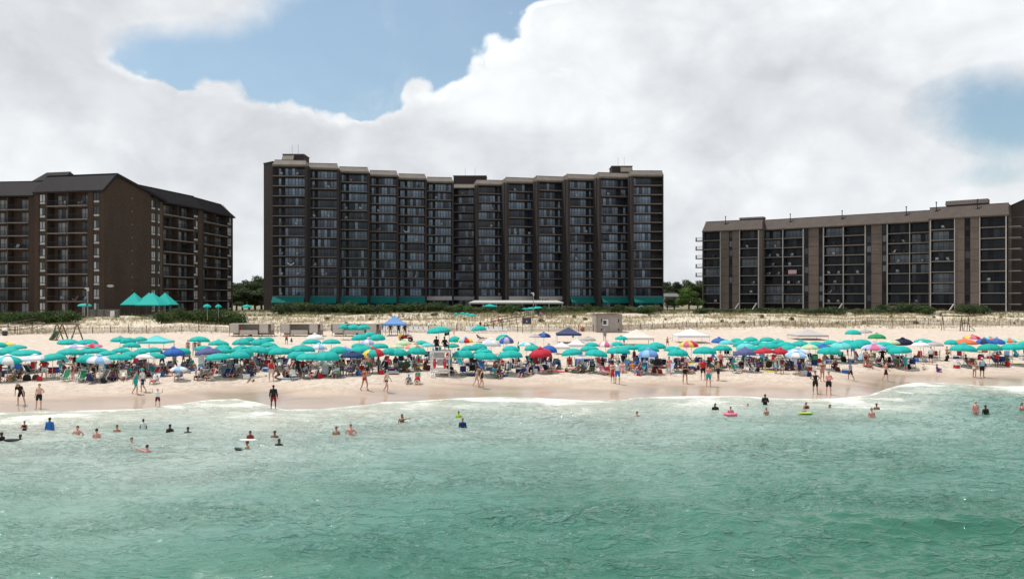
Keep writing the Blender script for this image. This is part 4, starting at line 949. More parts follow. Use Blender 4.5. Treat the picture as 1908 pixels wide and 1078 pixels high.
PINK = C_(.66, .16, .28); LAV = C_(.45, .42, .66); GREY = C_(.42, .39, .38); GRN = C_(.02, .28, .10); CREAM = C_(.62, .60, .40); SALM = C_(.68, .30, .22); LBLUE = C_(.30, .52, .74); LGRN = C_(.42, .66, .42); DNAVY = C_(.008, .010, .04); TAN = C_(.45, .38, .30)
PAL = {'T': ([TEAL], 'teal'), 't': ([TEAL2], 'teal'), 'Lt': ([LT], 'light aqua'), 'W': ([WHITE], 'white'), 'Wb': ([WHITE, PALE], 'white and pale blue'), 'N': ([NAVY], 'navy blue'), 'B': ([BLUE], 'royal blue'),
 'P': ([PERI, PERI, LBLUE], 'periwinkle blue'), 'Pu': ([PURP], 'dusky purple'), 'R': ([RED], 'plain red'), 'O': ([ORNG], 'orange'), 'Y': ([YEL], 'yellow'), 'Pk': ([PINK, WHITE], 'pink and white'), 'Lv': ([LAV, WHITE], 'lavender and white'),
 'G': ([GREY], 'grey'), 'Gn': ([GRN], 'plain dark green'), 'Cr': ([CREAM, LGRN], 'cream and green'), 'S': ([SALM, CREAM], 'salmon pink'), 'Lb': ([LBLUE, WHITE], 'light blue and white'), 'Lg': ([LGRN, CREAM], 'pale green and yellow'), 'Dn': ([DNAVY], 'midnight blue'),
 'Rb': ([RED, YEL, GRN, RED, BLUE, YEL, TEAL, RED], 'rainbow'), 'Rb2': ([BLUE, RED, YEL, RED, YEL, BLUE, LAV, PURP], 'rainbow'), 'Rw': ([LBLUE, RED, RED, YEL, YEL, LBLUE, RED, YEL], 'red yellow and blue'), 'St': ([WHITE, LT, WHITE, TEAL], 'white and aqua striped'),
 'Rb3': ([LT, YEL, RED, LGRN, LT, ORNG, LT, YEL], 'yellow red and aqua'), 'Lp': ([LAV, PINK, LAV, WHITE], 'lavender and pink'), 'Bm': ([BLUE, NAVY, BLUE, BLUE], 'royal blue'), 'Yp': ([YEL, PINK, YEL, ORNG], 'yellow and pink'), 'Pr': ([PINK, RED, LAV, PINK, YEL, PINK, RED, PINK], 'hot pink'), 'Nb': ([NAVY, BLUE, NAVY, PURP], 'navy and blue')}
# (zoom window, left, right, top, bottom of the canopy in that window, colour[, tilt])
U1 = """0 -60 50 205 270 T;0 30 115 215 250 Y;0 60 285 235 285 T;0 -40 210 262 340 T;0 125 438 282 352 T;0 -60 235 345 430 St;0 235 540 342 410 Wb;0 455 715 322 405 T 6;0 645 868 170 228 T;0 855 1085 170 235 T;0 720 960 232 275 Lv;0 930 1130 230 268 Pr;0 640 920 268 348 T;0 880 1070 268 330 T;0 950 1200 265 330 T;0 1235 1430 148 205 T;0 1340 1510 152 220 T;0 1490 1620 148 195 T;0 1365 1560 205 268 T;0 1090 1290 298 355 T;0 1245 1440 268 320 T;0 860 1110 335 420 T -7;0 970 1225 350 430 Lb -6;0 1200 1460 325 400 T;0 1350 1560 300 370 T;0 1490 1680 270 335 T;0 1620 1785 258 320 T;0 1520 1780 330 390 W;0 1600 1840 315 385 T
320 195 422 140 205 T;320 405 635 183 245 T;320 670 880 168 240 T;320 790 925 150 205 T;320 880 1085 165 238 T;320 990 1135 150 205 T;320 1450 1660 170 228 T;320 1670 1875 170 228 T;320 1490 1690 120 182 W;320 -98 140 265 350 B;320 30 210 268 335 T;320 0 165 445 530 Lb;320 255 450 240 305 T;320 260 560 262 345 Pu;320 480 670 235 290 T;320 500 660 268 330 T;320 375 660 322 395 T;320 660 870 240 310 T;320 680 910 262 350 T;320 620 865 302 385 T;320 830 960 245 300 T;320 870 1100 250 320 T -9;320 985 1175 208 265 T;320 1075 1345 255 338 T;320 1060 1230 245 305 T;320 1310 1590 230 310 T;320 1540 1725 225 292 Lb;320 1280 1510 298 380 T;320 1380 1680 315 395 T;320 1590 1870 295 392 T;320 1740 1960 248 330 T
640 30 190 14 62 T;640 150 300 14 66 T;640 -60 60 12 62 T;640 215 365 93 150 T;640 85 270 118 182 T;640 280 468 115 185 T;640 190 350 175 240 Lv;640 90 250 215 272 T;640 300 500 215 278 T;640 -40 80 262 320 P;640 65 290 245 322 T;640 180 340 240 300 T;640 200 455 270 360 Rb 5;640 -40 235 310 375 N;640 415 600 265 345 T;640 500 720 270 350 T;640 580 760 185 245 Cr;640 530 660 235 280 Lg;640 780 950 188 238 T;640 685 900 225 290 S -5;640 860 1010 215 265 Lt;640 705 930 255 335 T -5;640 1165 1310 140 205 T;640 1160 1255 222 266 t;640 1270 1440 155 210 Rw;640 1420 1590 28 82 T;640 1690 1860 120 185 T;640 1720 1895 135 215 Rb2;640 1530 1750 165 250 Wb;640 1400 1600 215 290 T;640 1310 1480 240 300 T;640 1205 1455 275 370 T;640 1450 1660 275 335 T;640 1445 1720 305 388 T;640 1760 1960 245 305 T;640 1715 1990 285 378 T
960 235 398 105 158 Nb;960 150 290 135 160 G;960 98 285 235 297 T;960 155 410 262 358 R 5;960 280 468 238 320 B;960 30 220 205 250 St;960 715 900 150 197 G;960 790 910 210 256 T;960 715 930 245 305 T;960 510 750 270 350 T 4;960 770 1030 280 360 T -5;960 930 1080 195 262 Pk;960 1060 1190 203 250 T;960 1010 1275 250 332 T;960 1160 1360 235 292 T;960 1140 1215 140 184 T;960 1460 1680 205 278 T;960 1300 1480 222 288 T;960 1360 1600 230 310 T;960 1365 1590 270 370 P;960 1650 1850 250 312 T;960 1690 1925 270 355 T;960 1820 1990 195 262 Yp
1280 -20 120 198 258 Pr;1280 60 330 240 335 T;1280 280 500 232 302 T;1280 270 440 160 215 B;1280 355 520 185 235 Lt;1280 480 620 163 215 T;1280 620 790 148 202 T;1280 510 720 178 254 T;1280 805 980 150 204 T;1280 545 760 212 290 Lt;1280 710 850 190 247 T;1280 785 1020 203 272 T;1280 690 800 245 300 T;1280 930 1090 175 230 T;1280 530 765 268 350 Pu;1280 745 970 272 335 R 4;1280 950 1125 272 335 R;1280 990 1200 200 262 T;1280 1030 1235 235 302 T;1280 1100 1350 275 335 Lb;1280 1090 1330 310 372 Lb;1280 1165 1360 190 250 T;1280 1330 1530 198 252 T;1280 1260 1460 230 290 Lg;1280 1445 1590 232 278 B;1280 1500 1690 185 240 T;1280 1580 1820 205 275 Lt;1280 1450 1710 250 338 T -7;1280 1760 1930 70 125 T;1280 1700 1880 180 245 T
1588 75 215 72 112 G;1588 175 370 115 172 Gn;1588 -10 215 165 245 T;1588 -60 140 195 270 T;1588 455 665 165 230 Dn 4;1588 400 500 185 232 Lg;1588 260 450 205 252 T;1588 105 370 225 292 Lp;1588 345 540 235 302 T;1588 400 650 232 325 T 5;1588 690 890 170 222 T;1588 655 860 205 262 W;1588 820 1005 205 255 G;1588 1025 1180 178 235 T;1588 1120 1370 170 235 O;1588 1240 1420 130 175 Pr;1588 1370 1560 165 230 Bm;1588 1460 1600 150 190 Rb3;1588 1520 1690 165 230 B;1588 1095 1370 220 305 T -4;1588 1400 1650 215 297 t;1588 1650 1908 212 292 T;1588 1670 1820 165 217 Rb3;1588 1790 1900 170 214 Lg;1588 1850 1990 200 245 T"""
UMB = []
for line in U1.replace('\n', ';').split(';'):
    p = line.split(); ox = float(p[0]); k = 5.9625
    x0, x1, y0, y1 = [float(v) for v in p[1:5]]
    UMB.append(dict(x=ox+(x0+x1)/2/k, w=(x1-x0)/k, top=600+y0/k, bot=600+y1/k, c=p[5], tilt=float(p[6]) if len(p) > 6 else 0))
MARKS = [(0, 'left edge'), (132, 'two empty green chairs'), (283, 'aqua pop-up tent'), (388, 'dusky purple umbrella'), (508, 'wading man in black'), (693, 'rainbow umbrella'), (820, 'white lifeguard stand'), (1007, 'red umbrella'), (1134, 'grey shed'), (1208, 'periwinkle umbrella'), (1294, 'white pop-up tent'), (1437, 'pair of red umbrellas'), (1628, 'lavender and pink umbrella'), (1797, 'orange umbrella')]
def rowname(u): return 'front' if u['bot'] >= 653 else ('second' if u['bot'] >= 644 else ('third' if u['bot'] >= 636 else 'back'))
_un = {}
for u in sorted(UMB, key=lambda q: q['x']):
    nm = PAL[u['c']][1]; mk = [m for m in MARKS if m[0] <= max(u['x']-4, 0)][-1]; key = (nm, rowname(u), mk[1]); _un[key] = _un.get(key, 0)+1; u['key'] = key; u['n'] = _un[key]
for u in UMB:
    nm, rw, mk = u['key']; n = _un[u['key']]
    same = [q for q in UMB if q['key'][0] == nm]
    o = '' if n == 1 else ORD[u['n']-1]+' '
    if len(same) == 1: u['ref'] = 'the %s umbrella' % nm
    else: u['ref'] = 'the %s%s-row %s umbrella right of the %s' % (o, rw, nm, mk)
def put_umbrella(loc, rim_h, R_, rise, tilt, mats, label, group='umbrellas crowded along the beach', vent=False, yaw=None, rr=random):
    e = empty('beach_umbrella', loc, rr.uniform(0, .8) if yaw is None else yaw)
    s = R_/1.15; inst('pole', UM_POLE, e, M_umpole, (0, 0, rim_h), (R(rr.uniform(-2, 2)), R(rr.uniform(-2, 2)), 0), (1, 1, (rim_h+.25)/2.35 if rim_h < 2.0 else 1))
    T_ = (R(rr.uniform(-4, 4)), R(tilt+rr.uniform(-2.5, 2.5)), 0)
    e2 = inst('canopy', UM_CAN, e, mats, (0, 0, rim_h), T_, (s, s, rise/.46)); r_ = inst('ribs', UM_RIBS, e2, M_umpole)
    if vent: inst('vent', UM_VENT, e2, mats[0])
    tag(e, label, 'umbrella', group); return e
M_umpole = simple('white_pole', (.62, .60, .56), .5, .1, 4)
def place_umbrellas():
    rr = random.Random(77)
    for u in UMB:
        small = (u['w'] < 29 and u['bot'] > 680)
        h = 1.75 if not small else .95
        g = ray(u['x'], u['bot'], h, 66); u['loc'] = g
        R_ = max(.78, min(1.34, u['w']/FPX*g.y/2))
        rise = max(.28, min(.66, (u['bot']-u['top'])/FPX*g.y - 2*R_*(CAMH-g.z-h)/g.y*.5-.05)) if not small else .35
        u['R'] = R_
        lab = u['ref'][4:]; lab = lab if u['key'][0] in lab else lab
        pre = {1: 'tilted '}.get(1 if abs(u['tilt']) > 5 else 0, '')
        words = (pre+('open ' if len(lab.split()) < 4 else '')+lab)
        if len(words.split()) < 4: words += ' open over the beach crowd'
        e = put_umbrella(g, h, R_, rise, -u['tilt'], PAL[u['c']][0], words, vent=(u['c'] not in ('T', 't')) or rr.random() < .1, yaw=rr.uniform(-.39, .39), rr=rr)
place_umbrellas()
# umbrellas on the terraces behind the dunes
def terrace_umbrellas():
    rr = random.Random(5)
    L = [(158, 569, 24, 150), (386, 571, 15, 138), (407, 571.5, 12, 140), (460, 571.5, 17, 150), (916, 575, 14, 198), (957, 575, 16, 198), (975, 575.5, 20, 196), (991, 575, 20, 196), (1000, 574, 22, 190), (1014, 575, 18, 197), (1030, 575.5, 18, 198), (1041, 576, 17, 197), (1052, 576, 18, 196), (1195, 572, 13, 205), (1212, 572, 15, 205), (862, 585, 11, 172), (871, 586, 11, 170), (880, 588, 15, 160), (850, 586, 9, 168)]
    ph = ['teal umbrella beside the tall lamp below the left block', 'left one of two teal umbrellas above the hedge', 'right one of two teal umbrellas above the hedge', 'teal umbrella in the gap left of the tower']
    for i, (px, py, w, Y) in enumerate(L):
        loc = Vector(((px-954)/FPX*Y, Y, 0)); rim = CAMH+(HY-py)/FPX*Y; g = Tf(loc.x, Y); loc.z = min(g, rim-1.9)
        if i < 4: lab = ph[i]
        elif i < 13: lab = 'teal terrace umbrella in front of the white terrace roof, %s from the left' % ORD[i-4]
        elif i < 15: lab = '%s of two small teal umbrellas under the right awnings' % ('left', 'right')[i-13]
        else: lab = 'small teal umbrella on the dune left of the path, %s from the left' % {18: 'first', 15: 'second', 16: 'third', 17: 'fourth'}[i]
        put_umbrella(loc, rim-loc.z, w/FPX*Y/2, .45, 0, [TEAL], lab, 'teal umbrellas behind the dunes', rr=rr)
terrace_umbrellas()
def furled(px, py, ytop, mat, label):
    g = ray(px, py, 0, 66); h = CAMH+(HY-ytop)/FPX*g.y-g.z; e = empty('furled_umbrella', g); p = MB(); p.tube([(0,0,-.3), (0,0,h)], .025, 7); p.build('pole', M_umpole, e)
    c = MB(); c.tube([(0,0,h*.32), (0.01,0,h*.38), (0,0,h*.7), (0,0,h*.98)], [.13, .17, .11, .03], 9); o = c.build('canopy', mat, e, True); tag(e, label, 'umbrella')
furled(543, 641, 628, DTEAL, 'furled dark green umbrella beside the shirtless man behind the crowd')
furled(966, 660, 635, DTEAL, 'furled dark green umbrella left of the red umbrella')
furled(1013.5, 632, 622, NAVY, 'furled navy umbrella under the navy and blue umbrella')
furled(1067.5, 631, 622, DTEAL, 'furled dark green umbrella under the navy pop-up tent')

# ------------------------------------------------------------------ pop-up tents
def popup(px0, px1, ytop, yrim, yfoot, mat, frame, label, rise=None, valance=.28, rz=0, Yex=None, depth=None, open_=0):
    cx = (px0+px1)/2
    g = ray(cx, yfoot, 0, 66) if Yex is None else Vector(((cx-954)/FPX*Yex, Yex, Tf((cx-954)/FPX*Yex, Yex)))
    w = (px1-px0)/FPX*g.y; d = depth or w; zr = CAMH+(HY-yrim)/FPX*g.y-g.z; zt = CAMH+(HY-ytop)/FPX*g.y-g.z
    e = empty('popup_tent', g, rz); c = MB(); a, b = w/2, d/2; V = [(-a,-b+b,zr), (a,-b+b,zr), (a,b+b,zr), (-a,b+b,zr)]
    n = 6; rings = []
    for i in range(n+1):
        f = i/n; z = zr+(zt-zr)*(f**1.25 if open_ == 0 else f); q = 1-f; rings.append([(-a*q, b-b*q, z), (a*q, b-b*q, z), (a*q, b+b*q, z), (-a*q, b+b*q, z)])
    vs = [p for r_ in rings for p in r_]; fs = []
    for i in range(n):
        for k in range(4): fs.append((i*4+k, i*4+(k+1) % 4, i*4+4+(k+1) % 4, i*4+4+k))
    c.add(vs, fs); low = zr-valance; k_ = 1.003
    lo = [(-a*k_, -.01, low), (a*k_, -.01, low), (a*k_, 2*b+.01, low), (-a*k_, 2*b+.01, low)]; hi = [(p[0], p[1], zr) for p in lo]
    c.add(lo+hi, [(i, (i+1) % 4, (i+1) % 4+4, i+4) for i in range(4)]); c.build('canopy', mat, e)
    for sx in (-1, 1):
        for sy in (0, 2*b): l = MB(); l.box(sx*(a-.06)-.025, sx*(a-.06)+.025, sy-.02 if sy else 0.02, sy+.03 if sy == 0 else sy-.07+.1, -.6, zr-.02); l.build('leg', frame, e)
    f = MB()
    for k in range(2):
        y = .06 if k == 0 else 2*b-.06
        for i in range(2): x0 = -a+i*a; f.bar((x0+.05, y, zr-.28), (x0+a-.05, y, zr-.05), .025); f.bar((x0+.05, y, zr-.05), (x0+a-.05, y, zr-.28), .025)
    f.build('truss', frame, e); tag(e, label, 'tent'); return e, g, zr
M_tf = simple('tent_frame', (.45, .45, .45), .4, .1, 3); M_tfd = simple('dark_tent_frame', (.05, .05, .06), .5, .1, 3)
popup(256, 306, 624.5, 636, 652, LT, M_tfd, 'aqua pop-up tent with dark corners among the teal umbrellas', depth=3)
popup(1038, 1083.5, 609.5, 621.5, 640, C_(.05, .065, .14), M_tf, 'navy pop-up tent standing behind the red umbrella')
popup(1162, 1219, 613.5, 629, 645, C_(.70, .66, .60), M_tfd, 'cream white pop-up tent with tan edge, right of the grey shed')
popup(1264, 1323, 613, 625, 640, WHITE, M_tf, 'white pop-up tent with open sides, by the yellow and pink umbrella')
popup(1486.5, 1544, 613, 624, 634, C_(.50, .47, .46), M_tf, 'pale grey pop-up tent at the back right of the beach')
popup(1033, 1062, 637, 646, 660, WHITE, M_tf, 'small white pop-up tent between the royal blue and teal umbrellas', depth=2)
popup(1060, 1092, 631, 642, 655, WHITE, M_tf, 'small white peaked tent behind the teal umbrellas', depth=2)
popup(712, 753, 587.5, 603, 626, C_(.16, .32, .62), M_tfd, 'blue pop-up tent at the back of the beach beside the cabanas', depth=3)
popup(897, 927, 566, 570, 583, TEAL, M_tf, 'teal flat-topped tent on the terrace in front of the tower', Yex=196, depth=3)
for p0, p1, yt, yr, Y, lb in ((224, 260, 544.5, 567, 150, 'left one of the four peaked teal tents'), (251.5, 296, 544.2, 567.6, 146, 'front middle one of the four peaked teal tents'), (256, 286, 544.6, 562, 156, 'rear one of the four peaked teal tents, mostly hidden'), (282, 317.5, 544.6, 566.6, 152, 'right one of the four peaked teal tents')):
    popup(p0, p1, yt, yr, 0, TEAL, M_tfd, lb, Yex=Y, valance=.12, open_=1)

# ------------------------------------------------------------------ lifeguard stand
M_wood = simple('white_painted_wood', (.72, .70, .67), .6, .1, 5); M_greyb = simple('grey_board', (.50, .50, .50), .7, .1, 3); M_redp = simple('red_rescue_buoy', (.62, .02, .05), .35, .1, 4, 0, .5)
STAND = ray(820, 700, 0, 66)
def lifeguard_stand():
    e = empty('lifeguard_stand', STAND); H = 2.35; W = .86; D = 1.7
    for sx in (-1, 1):
        for y in (-.05, D): l = MB(); l.box(sx*W-.05, sx*W+.05, y-.05, y+.05, -.2, H-.01); l.build('leg', M_wood, e)
    p = MB(); p.box(-W-.08, W+.08, -.28, D+.12, H, H+.05); p.box(-W-.08, W+.08, -.31, -.282, H-.14, H+.06); p.build('platform', M_wood, e)
    b = MB()
    for z in (.55, 1.62): b.box(-W-.08, W+.12, -.14, -.10, z-.06, z+.06); b.box(-W-.08, W+.12, D+.06, D+.10, z-.06, z+.06)
    b.bar((-W, -.12, 1.98), (-W*.45, -.12, 1.68), .09, .03); b.bar((W, -.12, 2.0), (W*.3, -.12, 1.60), .09, .03)
    b.bar((-W*.5, -.125, .62), (W*.35, -.125, 1.55), .10, .03); b.bar((W*.9, -.125, .60), (W*.3, -.125, 1.05), .09, .03)
    for sx in (-1, 1): b.bar((sx*W, 0, .6), (sx*W, D, 1.7), .03, .09)
    b.build('brace', M_wood, e)
    g = MB(); g.box(-.62, .42, .12, .15, 1.70, 2.28); g.box(-.30, .34, .12, .15, .98, 1.66); g.build('back_board', M_greyb, e)
    f = MB(); f.box(-W-.05, W+.02, -.22, .5, .36, .43); f.box(-W-.05, W+.02, .7, 1.2, .36, .43); f.build('lower_deck', M_wood, e)
    r = MB()
    for k in range(3): x = -W-.10+.18*k; r.bar((x, .25, .50), (x+.22, -.95, -.02), .07, .04)
    r.build('ramp', M_wood, e)
    s = MB(); s.box(-.80, .80, .62, 1.05, H+.42, H+.46);
    for x in (-.78, -.02, .74): s.box(x, x+.05, .64, .70, H+.05, H+.42); s.box(x, x+.05, 1.0, 1.05, H+.05, H+.42)
    s.build('bench', M_wood, e)
    h = MB(); h.bar((W, .1, 1.72), (W+1.3, .1, 1.70), .04); h.bar((-W-.06, 0, H), (-W-.10, .05, H+.75), .05); h.build('handrail', M_wood, e)
    for x in (-.49, .47):
        q = empty('rescue_buoy', STAND+Vector((x, -.24, 1.20))); c = MB(); n = 10; c.tube([(0, 0, -.46+.92*i/n) for i in range(n+1)], [.04]+[.16*math.sin(math.pi*(i+.6)/(n+1.2))**.5 for i in range(1, n)]+[.04], 12)
        c.build('float', M_redp, q, True); k = MB(); k.tube([(-.10, -.13, .25), (0, -.19, .2), (.10, -.13, .25)], .012, 5); k.build('handle', M_wood, q); k = MB(); k.tube([(0, 0, .45), (0, .10, .50)], .012, 5); k.build('rope', M_wood, q)
        tag(q, 'red rescue buoy hanging on the %s side of the lifeguard stand' % ('left' if x < 0 else 'right'), 'rescue buoy', 'rescue buoys on the stand')
    tag(e, 'white wooden lifeguard stand with ramp, braces and raised bench', 'lifeguard stand')
    u = STAND+Vector((-.22, .9, H+.05)); put_umbrella(u, 1.78, 1.13, .50, -2, [TEAL], 'teal umbrella fixed over the lifeguard stand', None, yaw=.2)
    # black flag with the white skull and crossed bones
    fl = empty('flag', STAND+Vector((.80, .6, H+.05))); p = MB(); p.tube([(0,0,0), (.02,0,2.0)], .015, 6); p.build('flag_pole', M_rail, fl)
    c = MB(); n = 8; rows = []
    vs = []; 
    for i in range(n+1):
        for z in (1.42, 1.90): f_ = i/n; vs.append((.02-.46*f_, .04*math.sin(f_*7), z-.06*f_+.03*math.sin(f_*5)))
    fs = [(2*i, 2*i+2, 2*i+3, 2*i+1) for i in range(n)]; c.add(vs, fs); c.add([(x, y+.008, z) for x, y, z in vs], [f[::-1] for f in fs])
    cl = c.build('cloth', cm((.012, .010, .012)), fl)
    k = MB(); k.tube([(-.20, -.065, 1.70), (-.20, -.055, 1.70)], .075, 12); k.box(-.235, -.165, -.065, -.055, 1.60, 1.65); k.bar((-.33, -.06, 1.55), (-.07, -.06, 1.66), .03, .01); k.bar((-.33, -.06, 1.66), (-.07, -.06, 1.55), .03, .01); k.build('skull_emblem', cm((.75, .74, .70)), cl)
    tag(fl, 'black flag with white skull and crossed bones above the stand', 'flag')
lifeguard_stand()

# ------------------------------------------------------------------ swing sets, shed, cabanas, signs, bin
M_timber = simple('playset_timber', (.16, .115, .07), .85, .25, 4); M_gslide = simple('green_slide_plastic', (.02, .16, .09), .35, .1, 2, 0, .5)
def swing_set(px, py, wpx, hpx, flip, label):
    g = ray(px, py, 0, 90); e = empty('swing_set', g, R(-28)); wpx *= 1.1; s = FPX/g.y; L = wpx/s; H = hpx/s; f = -1 if flip else 1
    b = MB(); b.box(-L/2, L/2, -.10, .10, H-.20, H); b.build('beam', M_timber, e)
    for x in (-L*.28*f, -L*.10*f, L*.42*f):
        a = MB()
        for sy in (-1, 1): a.bar((x+.25*sy, sy*.80, -.1), (x, sy*.04, H-.1), .13, .13)
        a.bar((x+.2, -.42, H*.42), (x-.2, .42, H*.42), .05, .09); a.build('frame', M_timber, e)
    l = MB(); x0 = -L*.12*f
    for sx in (-.36, .36): l.bar((x0+sx+.1*f, -1.0, -.1), (x0+sx-.05*f, -.05, H*.62), .06, .06)
    for k in range(4): t = (k+.6)/4.6; l.box(x0-.38+.1*f-.15*f*t, x0+.38+.1*f-.15*f*t, -1.0+.95*t-.05, -1.0+.95*t+.05, (H*.6)*t, (H*.6)*t+.05)
    l.build('ladder', M_timber, e)
    dk = MB(); dk.box(min(x0, x0-1.0*f), max(x0, x0-1.0*f), -.45, .45, H*.50, H*.54); dk.build('deck', M_timber, e)
    sl = MB(); n = 8; V = []
    for i in range(n+1):
        t = i/n; x = x0-(.6+1.35*t)*f; z = H*.52*(1-t)**1.15+.08
        for y, dz in ((-.32, .16), (-.30, 0), (.30, 0), (.32, .16), (.34, -.03), (-.34, -.03)): V.append((x, y-.3, z+dz))
    F_ = []
    for i in range(n):
        for k in range(6): F_.append((i*6+k, i*6+(k+1) % 6, i*6+6+(k+1) % 6, i*6+6+k))
    sl.add(V, F_); sl.build('slide', M_gslide, e)
    for x in (L*.08*f, L*.26*f):
        w = MB(); w.box(x-.24, x+.24, -.10, .10, H*.22, H*.22+.03)
        for sx in (-.22, .22): w.tube([(x+sx, 0, H*.22), (x+sx, 0, H-.12)], .012, 5)
        w.build('swing', M_rail, e)
    tag(e, label, 'swing set')
swing_set(121, 634, 78, 32, False, 'wooden swing set with green slide on the sand at the left')
swing_set(1785, 616, 54, 29, True, 'wooden swing set with green slide at the far right of the beach')
def shed():
    A = ray(1114.5, 619, 0, 100); B = ray(1158, 618, 0, 100); B = Vector((B.x, A.y, 0)); e = empty('shed', (A.x, A.y, A.z)); s = FPX/A.y; W = B.x-A.x; H = (619-584.5)/s; D = 3.0
    M_sw = simple('grey_weathered_boards', (.33, .29, .26), .95, .12, 1.5); m, nt = M_sw, M_sw.node_tree; b_ = nt.nodes['Principled BSDF']
    wv = nz(nt, 3.2, 2, .5, stretch=(1, .02, .02)); bump(nt, wv, .8, .08, b_)
    M = Matrix.Rotation(R(6), 4, 'Z')
    m = MB(); m.X = M; m.box(-.40, -.003, 0.1, D, -.2, H-.12); m.box(0, W, 0, D+.0, -.2, H-.08)
    k = 0
    while k*.2 < W: m.box(k*.2, k*.2+.03, -.022, .001, -.2, H-.1); k += 1
    m.build('wall', M_sw, e)
    r = MB(); r.X = M; r.add([(-.5, -.2, H-.10), (W+.15, -.2, H+.02), (W+.15, D+.2, H+.02), (-.5, D+.2, H-.10), (-.5, -.2, H+.02), (W+.15, -.2, H+.14), (W+.15, D+.2, H+.14), (-.5, D+.2, H+.02)], [(3,2,1,0), (4,5,6,7), (0,1,5,4), (1,2,6,5), (2,3,7,6), (3,0,4,7)]); r.build('roof', M_lath, e)
    d = MB(); d.X = M; d.box(W*.46, W*.86, -.05, -.022, 0, H*.84); do = d.build('door', M_sw, e); h = MB(); h.X = M; h.box(W*.82, W*.86, -.08, -.05, H*.55, H*.72); h.box(W*.82, W*.86, -.08, -.05, H*.1, H*.2); h.box(W*.12, W*.16, -.05, -.022, H*.1, H*.2); h.box(W*.12, W*.16, -.05, -.022, H*.55, H*.72); h.build('hinge', M_rail, do)
    n = MB(); n.X = M; n.box(W*.18, W*.42, -.06, -.023, H*.37, H*.70); no = n.build('notice_board', M_white, e); q = MB(); q.X = M; q.box(W*.205, W*.34, -.07, -.061, H*.43, H*.65); q.build('poster', cm((.04, .045, .05), .6, 'paint'), no); q = MB(); q.X = M; [q.box(W*.35, W*.40, -.07, -.061, H*(.45+.05*i), H*(.465+.05*i)) for i in range(4)]; q.build('printed_lines', cm((.2, .2, .22), .6, 'paint'), no)
    tag(e, 'grey weathered wooden shed with white notice board at back of beach', 'shed')
shed()
M_cab = simple('taupe_cabana_cloth', (.50, .45, .405), .85, .08, 1.5)
def cabana(p0, p1, label, cut=False):
    g = ray((p0+p1)/2, 626.5, 0, 90); g0 = ray(p0, 626.5, 0, 90); s = FPX/g.y; W = (p1-p0)/s; H = 23/s; e = empty('cabana', (g.x-W/2, g.y, g.z))
    q = .235*W
    for a, b in ((0, q), (W-.29*W, W-.06*W)):
        m = MB(); m.box(a, b, -.02, .03, H*.28, H-.02); m.build('side_panel', M_cab, e)
    m = MB(); m.box(0, W, -.1, 1.7, H, H+.06); m.build('roof', M_cab, e)
    m = MB(); m.box(q+.05, W-.32*W, -.01, .03, H*.16, H*.52); m.build('front_panel', M_cab, e)
    m = MB(); m.box(0, W, 1.65, 1.69, H*.10, H-.02); m.box(-.001, .03, .04, 1.6, H*.28, H-.03); m.box(W-.05, W-.01, .04, 1.6, H*.5, H-.03); m.build('back_panel', M_cab, e)
    m = MB(); m.box(q+.1, W-.33*W, .1, 1.5, H*.16, H*.42); m.build('daybed', cm((.10, .08, .07)), e)
    for x in (.02, q-.02, q+.06, W-.31*W, W-.285*W, W-.06*W, W-.02):
        l = MB(); l.box(x-.03, x+.03, -.07, -.021, -.2, H-.001); l.box(x-.03, x+.03, 1.71, 1.76, -.2, H-.001); l.build('post', simple('cabana_post', (.16, .12, .10), .8) if 'cabana_post' not in bpy.data.materials else bpy.data.materials['cabana_post'], e)
    tag(e, label, 'cabana', 'cabanas against the dune fence')
cabana(427, 505, 'grey-brown cloth cabana, leftmost of three against the fence')
cabana(523, 597, 'grey-brown cloth cabana, middle one of three against the fence')
cabana(619, 707, 'grey-brown cloth cabana, rightmost of three, behind teal umbrellas')
def sign():
    g = ray(981.5, 620, 0, 100); s = FPX/g.y; W = 16/s; e = empty('notice_sign', g); H = 29/s
    for x in (-W/2, W/2): p = MB(); p.box(x-.05, x+.05, -.05, .05, -.2, H); p.build('post', M_post, e)
    b = MB(); b.box(-W/2+.0, W/2, -.10, -.052, H*.58, H*.97); bo = b.build('board', cm((.055, .05, .085), .6, 'paint'), e)
    t = MB(); z = H*.77; t.tube([(0, -.115, z), (0, -.102, z)], .10, 12); t.box(-.04, .04, -.115, -.102, z-.28, z-.1); t.box(-.14, .14, -.115, -.102, z-.2, z-.15); t.build('white_emblem', cm((.55, .55, .58), .6, 'paint'), bo)
    tag(e, 'dark notice board with small white emblem on two posts at the dune path', 'sign')
sign()
def bin_():
    g = ray(9, 625, 0, 90); s = FPX/g.y; e = empty('litter_bin', g); m = MB(); m.tube([(0,0,0), (0,0,.75)], [.32, .38], 12); m.build('barrel', cm((.05, .05, .05), .6, 'paint'), e, True)
    m = MB(); m.tube([(0,0,.74), (0,0,.80), (.02,0,1.05)], [.40, .42, .28], 12); m.build('liner_bag', cm((.70, .68, .62), .6, 'plastic'), e, True); tag(e, 'black litter bin with white liner bag at the far left dune fence', 'litter bin')
    for i, (px, py, c, lb) in enumerate([(1085, 617, (.60, .10, .03), 'round orange float on the sand left of the grey shed')]):
        g = ray(px, py, 0, 90); e = empty('float_ball', g); m = MB(); m.ball((0,0,.4), .4, 16, 10); m.build('ball', cm(c, .5, 'paint'), e, True); m = MB(); m.tube([(-.41,0,.4), (0,-.41,.4), (.41,0,.4), (0,.41,.4), (-.41,0,.4)], .03, 6); m.build('rope', M_umpole, e); tag(e, lb, 'float')
bin_()
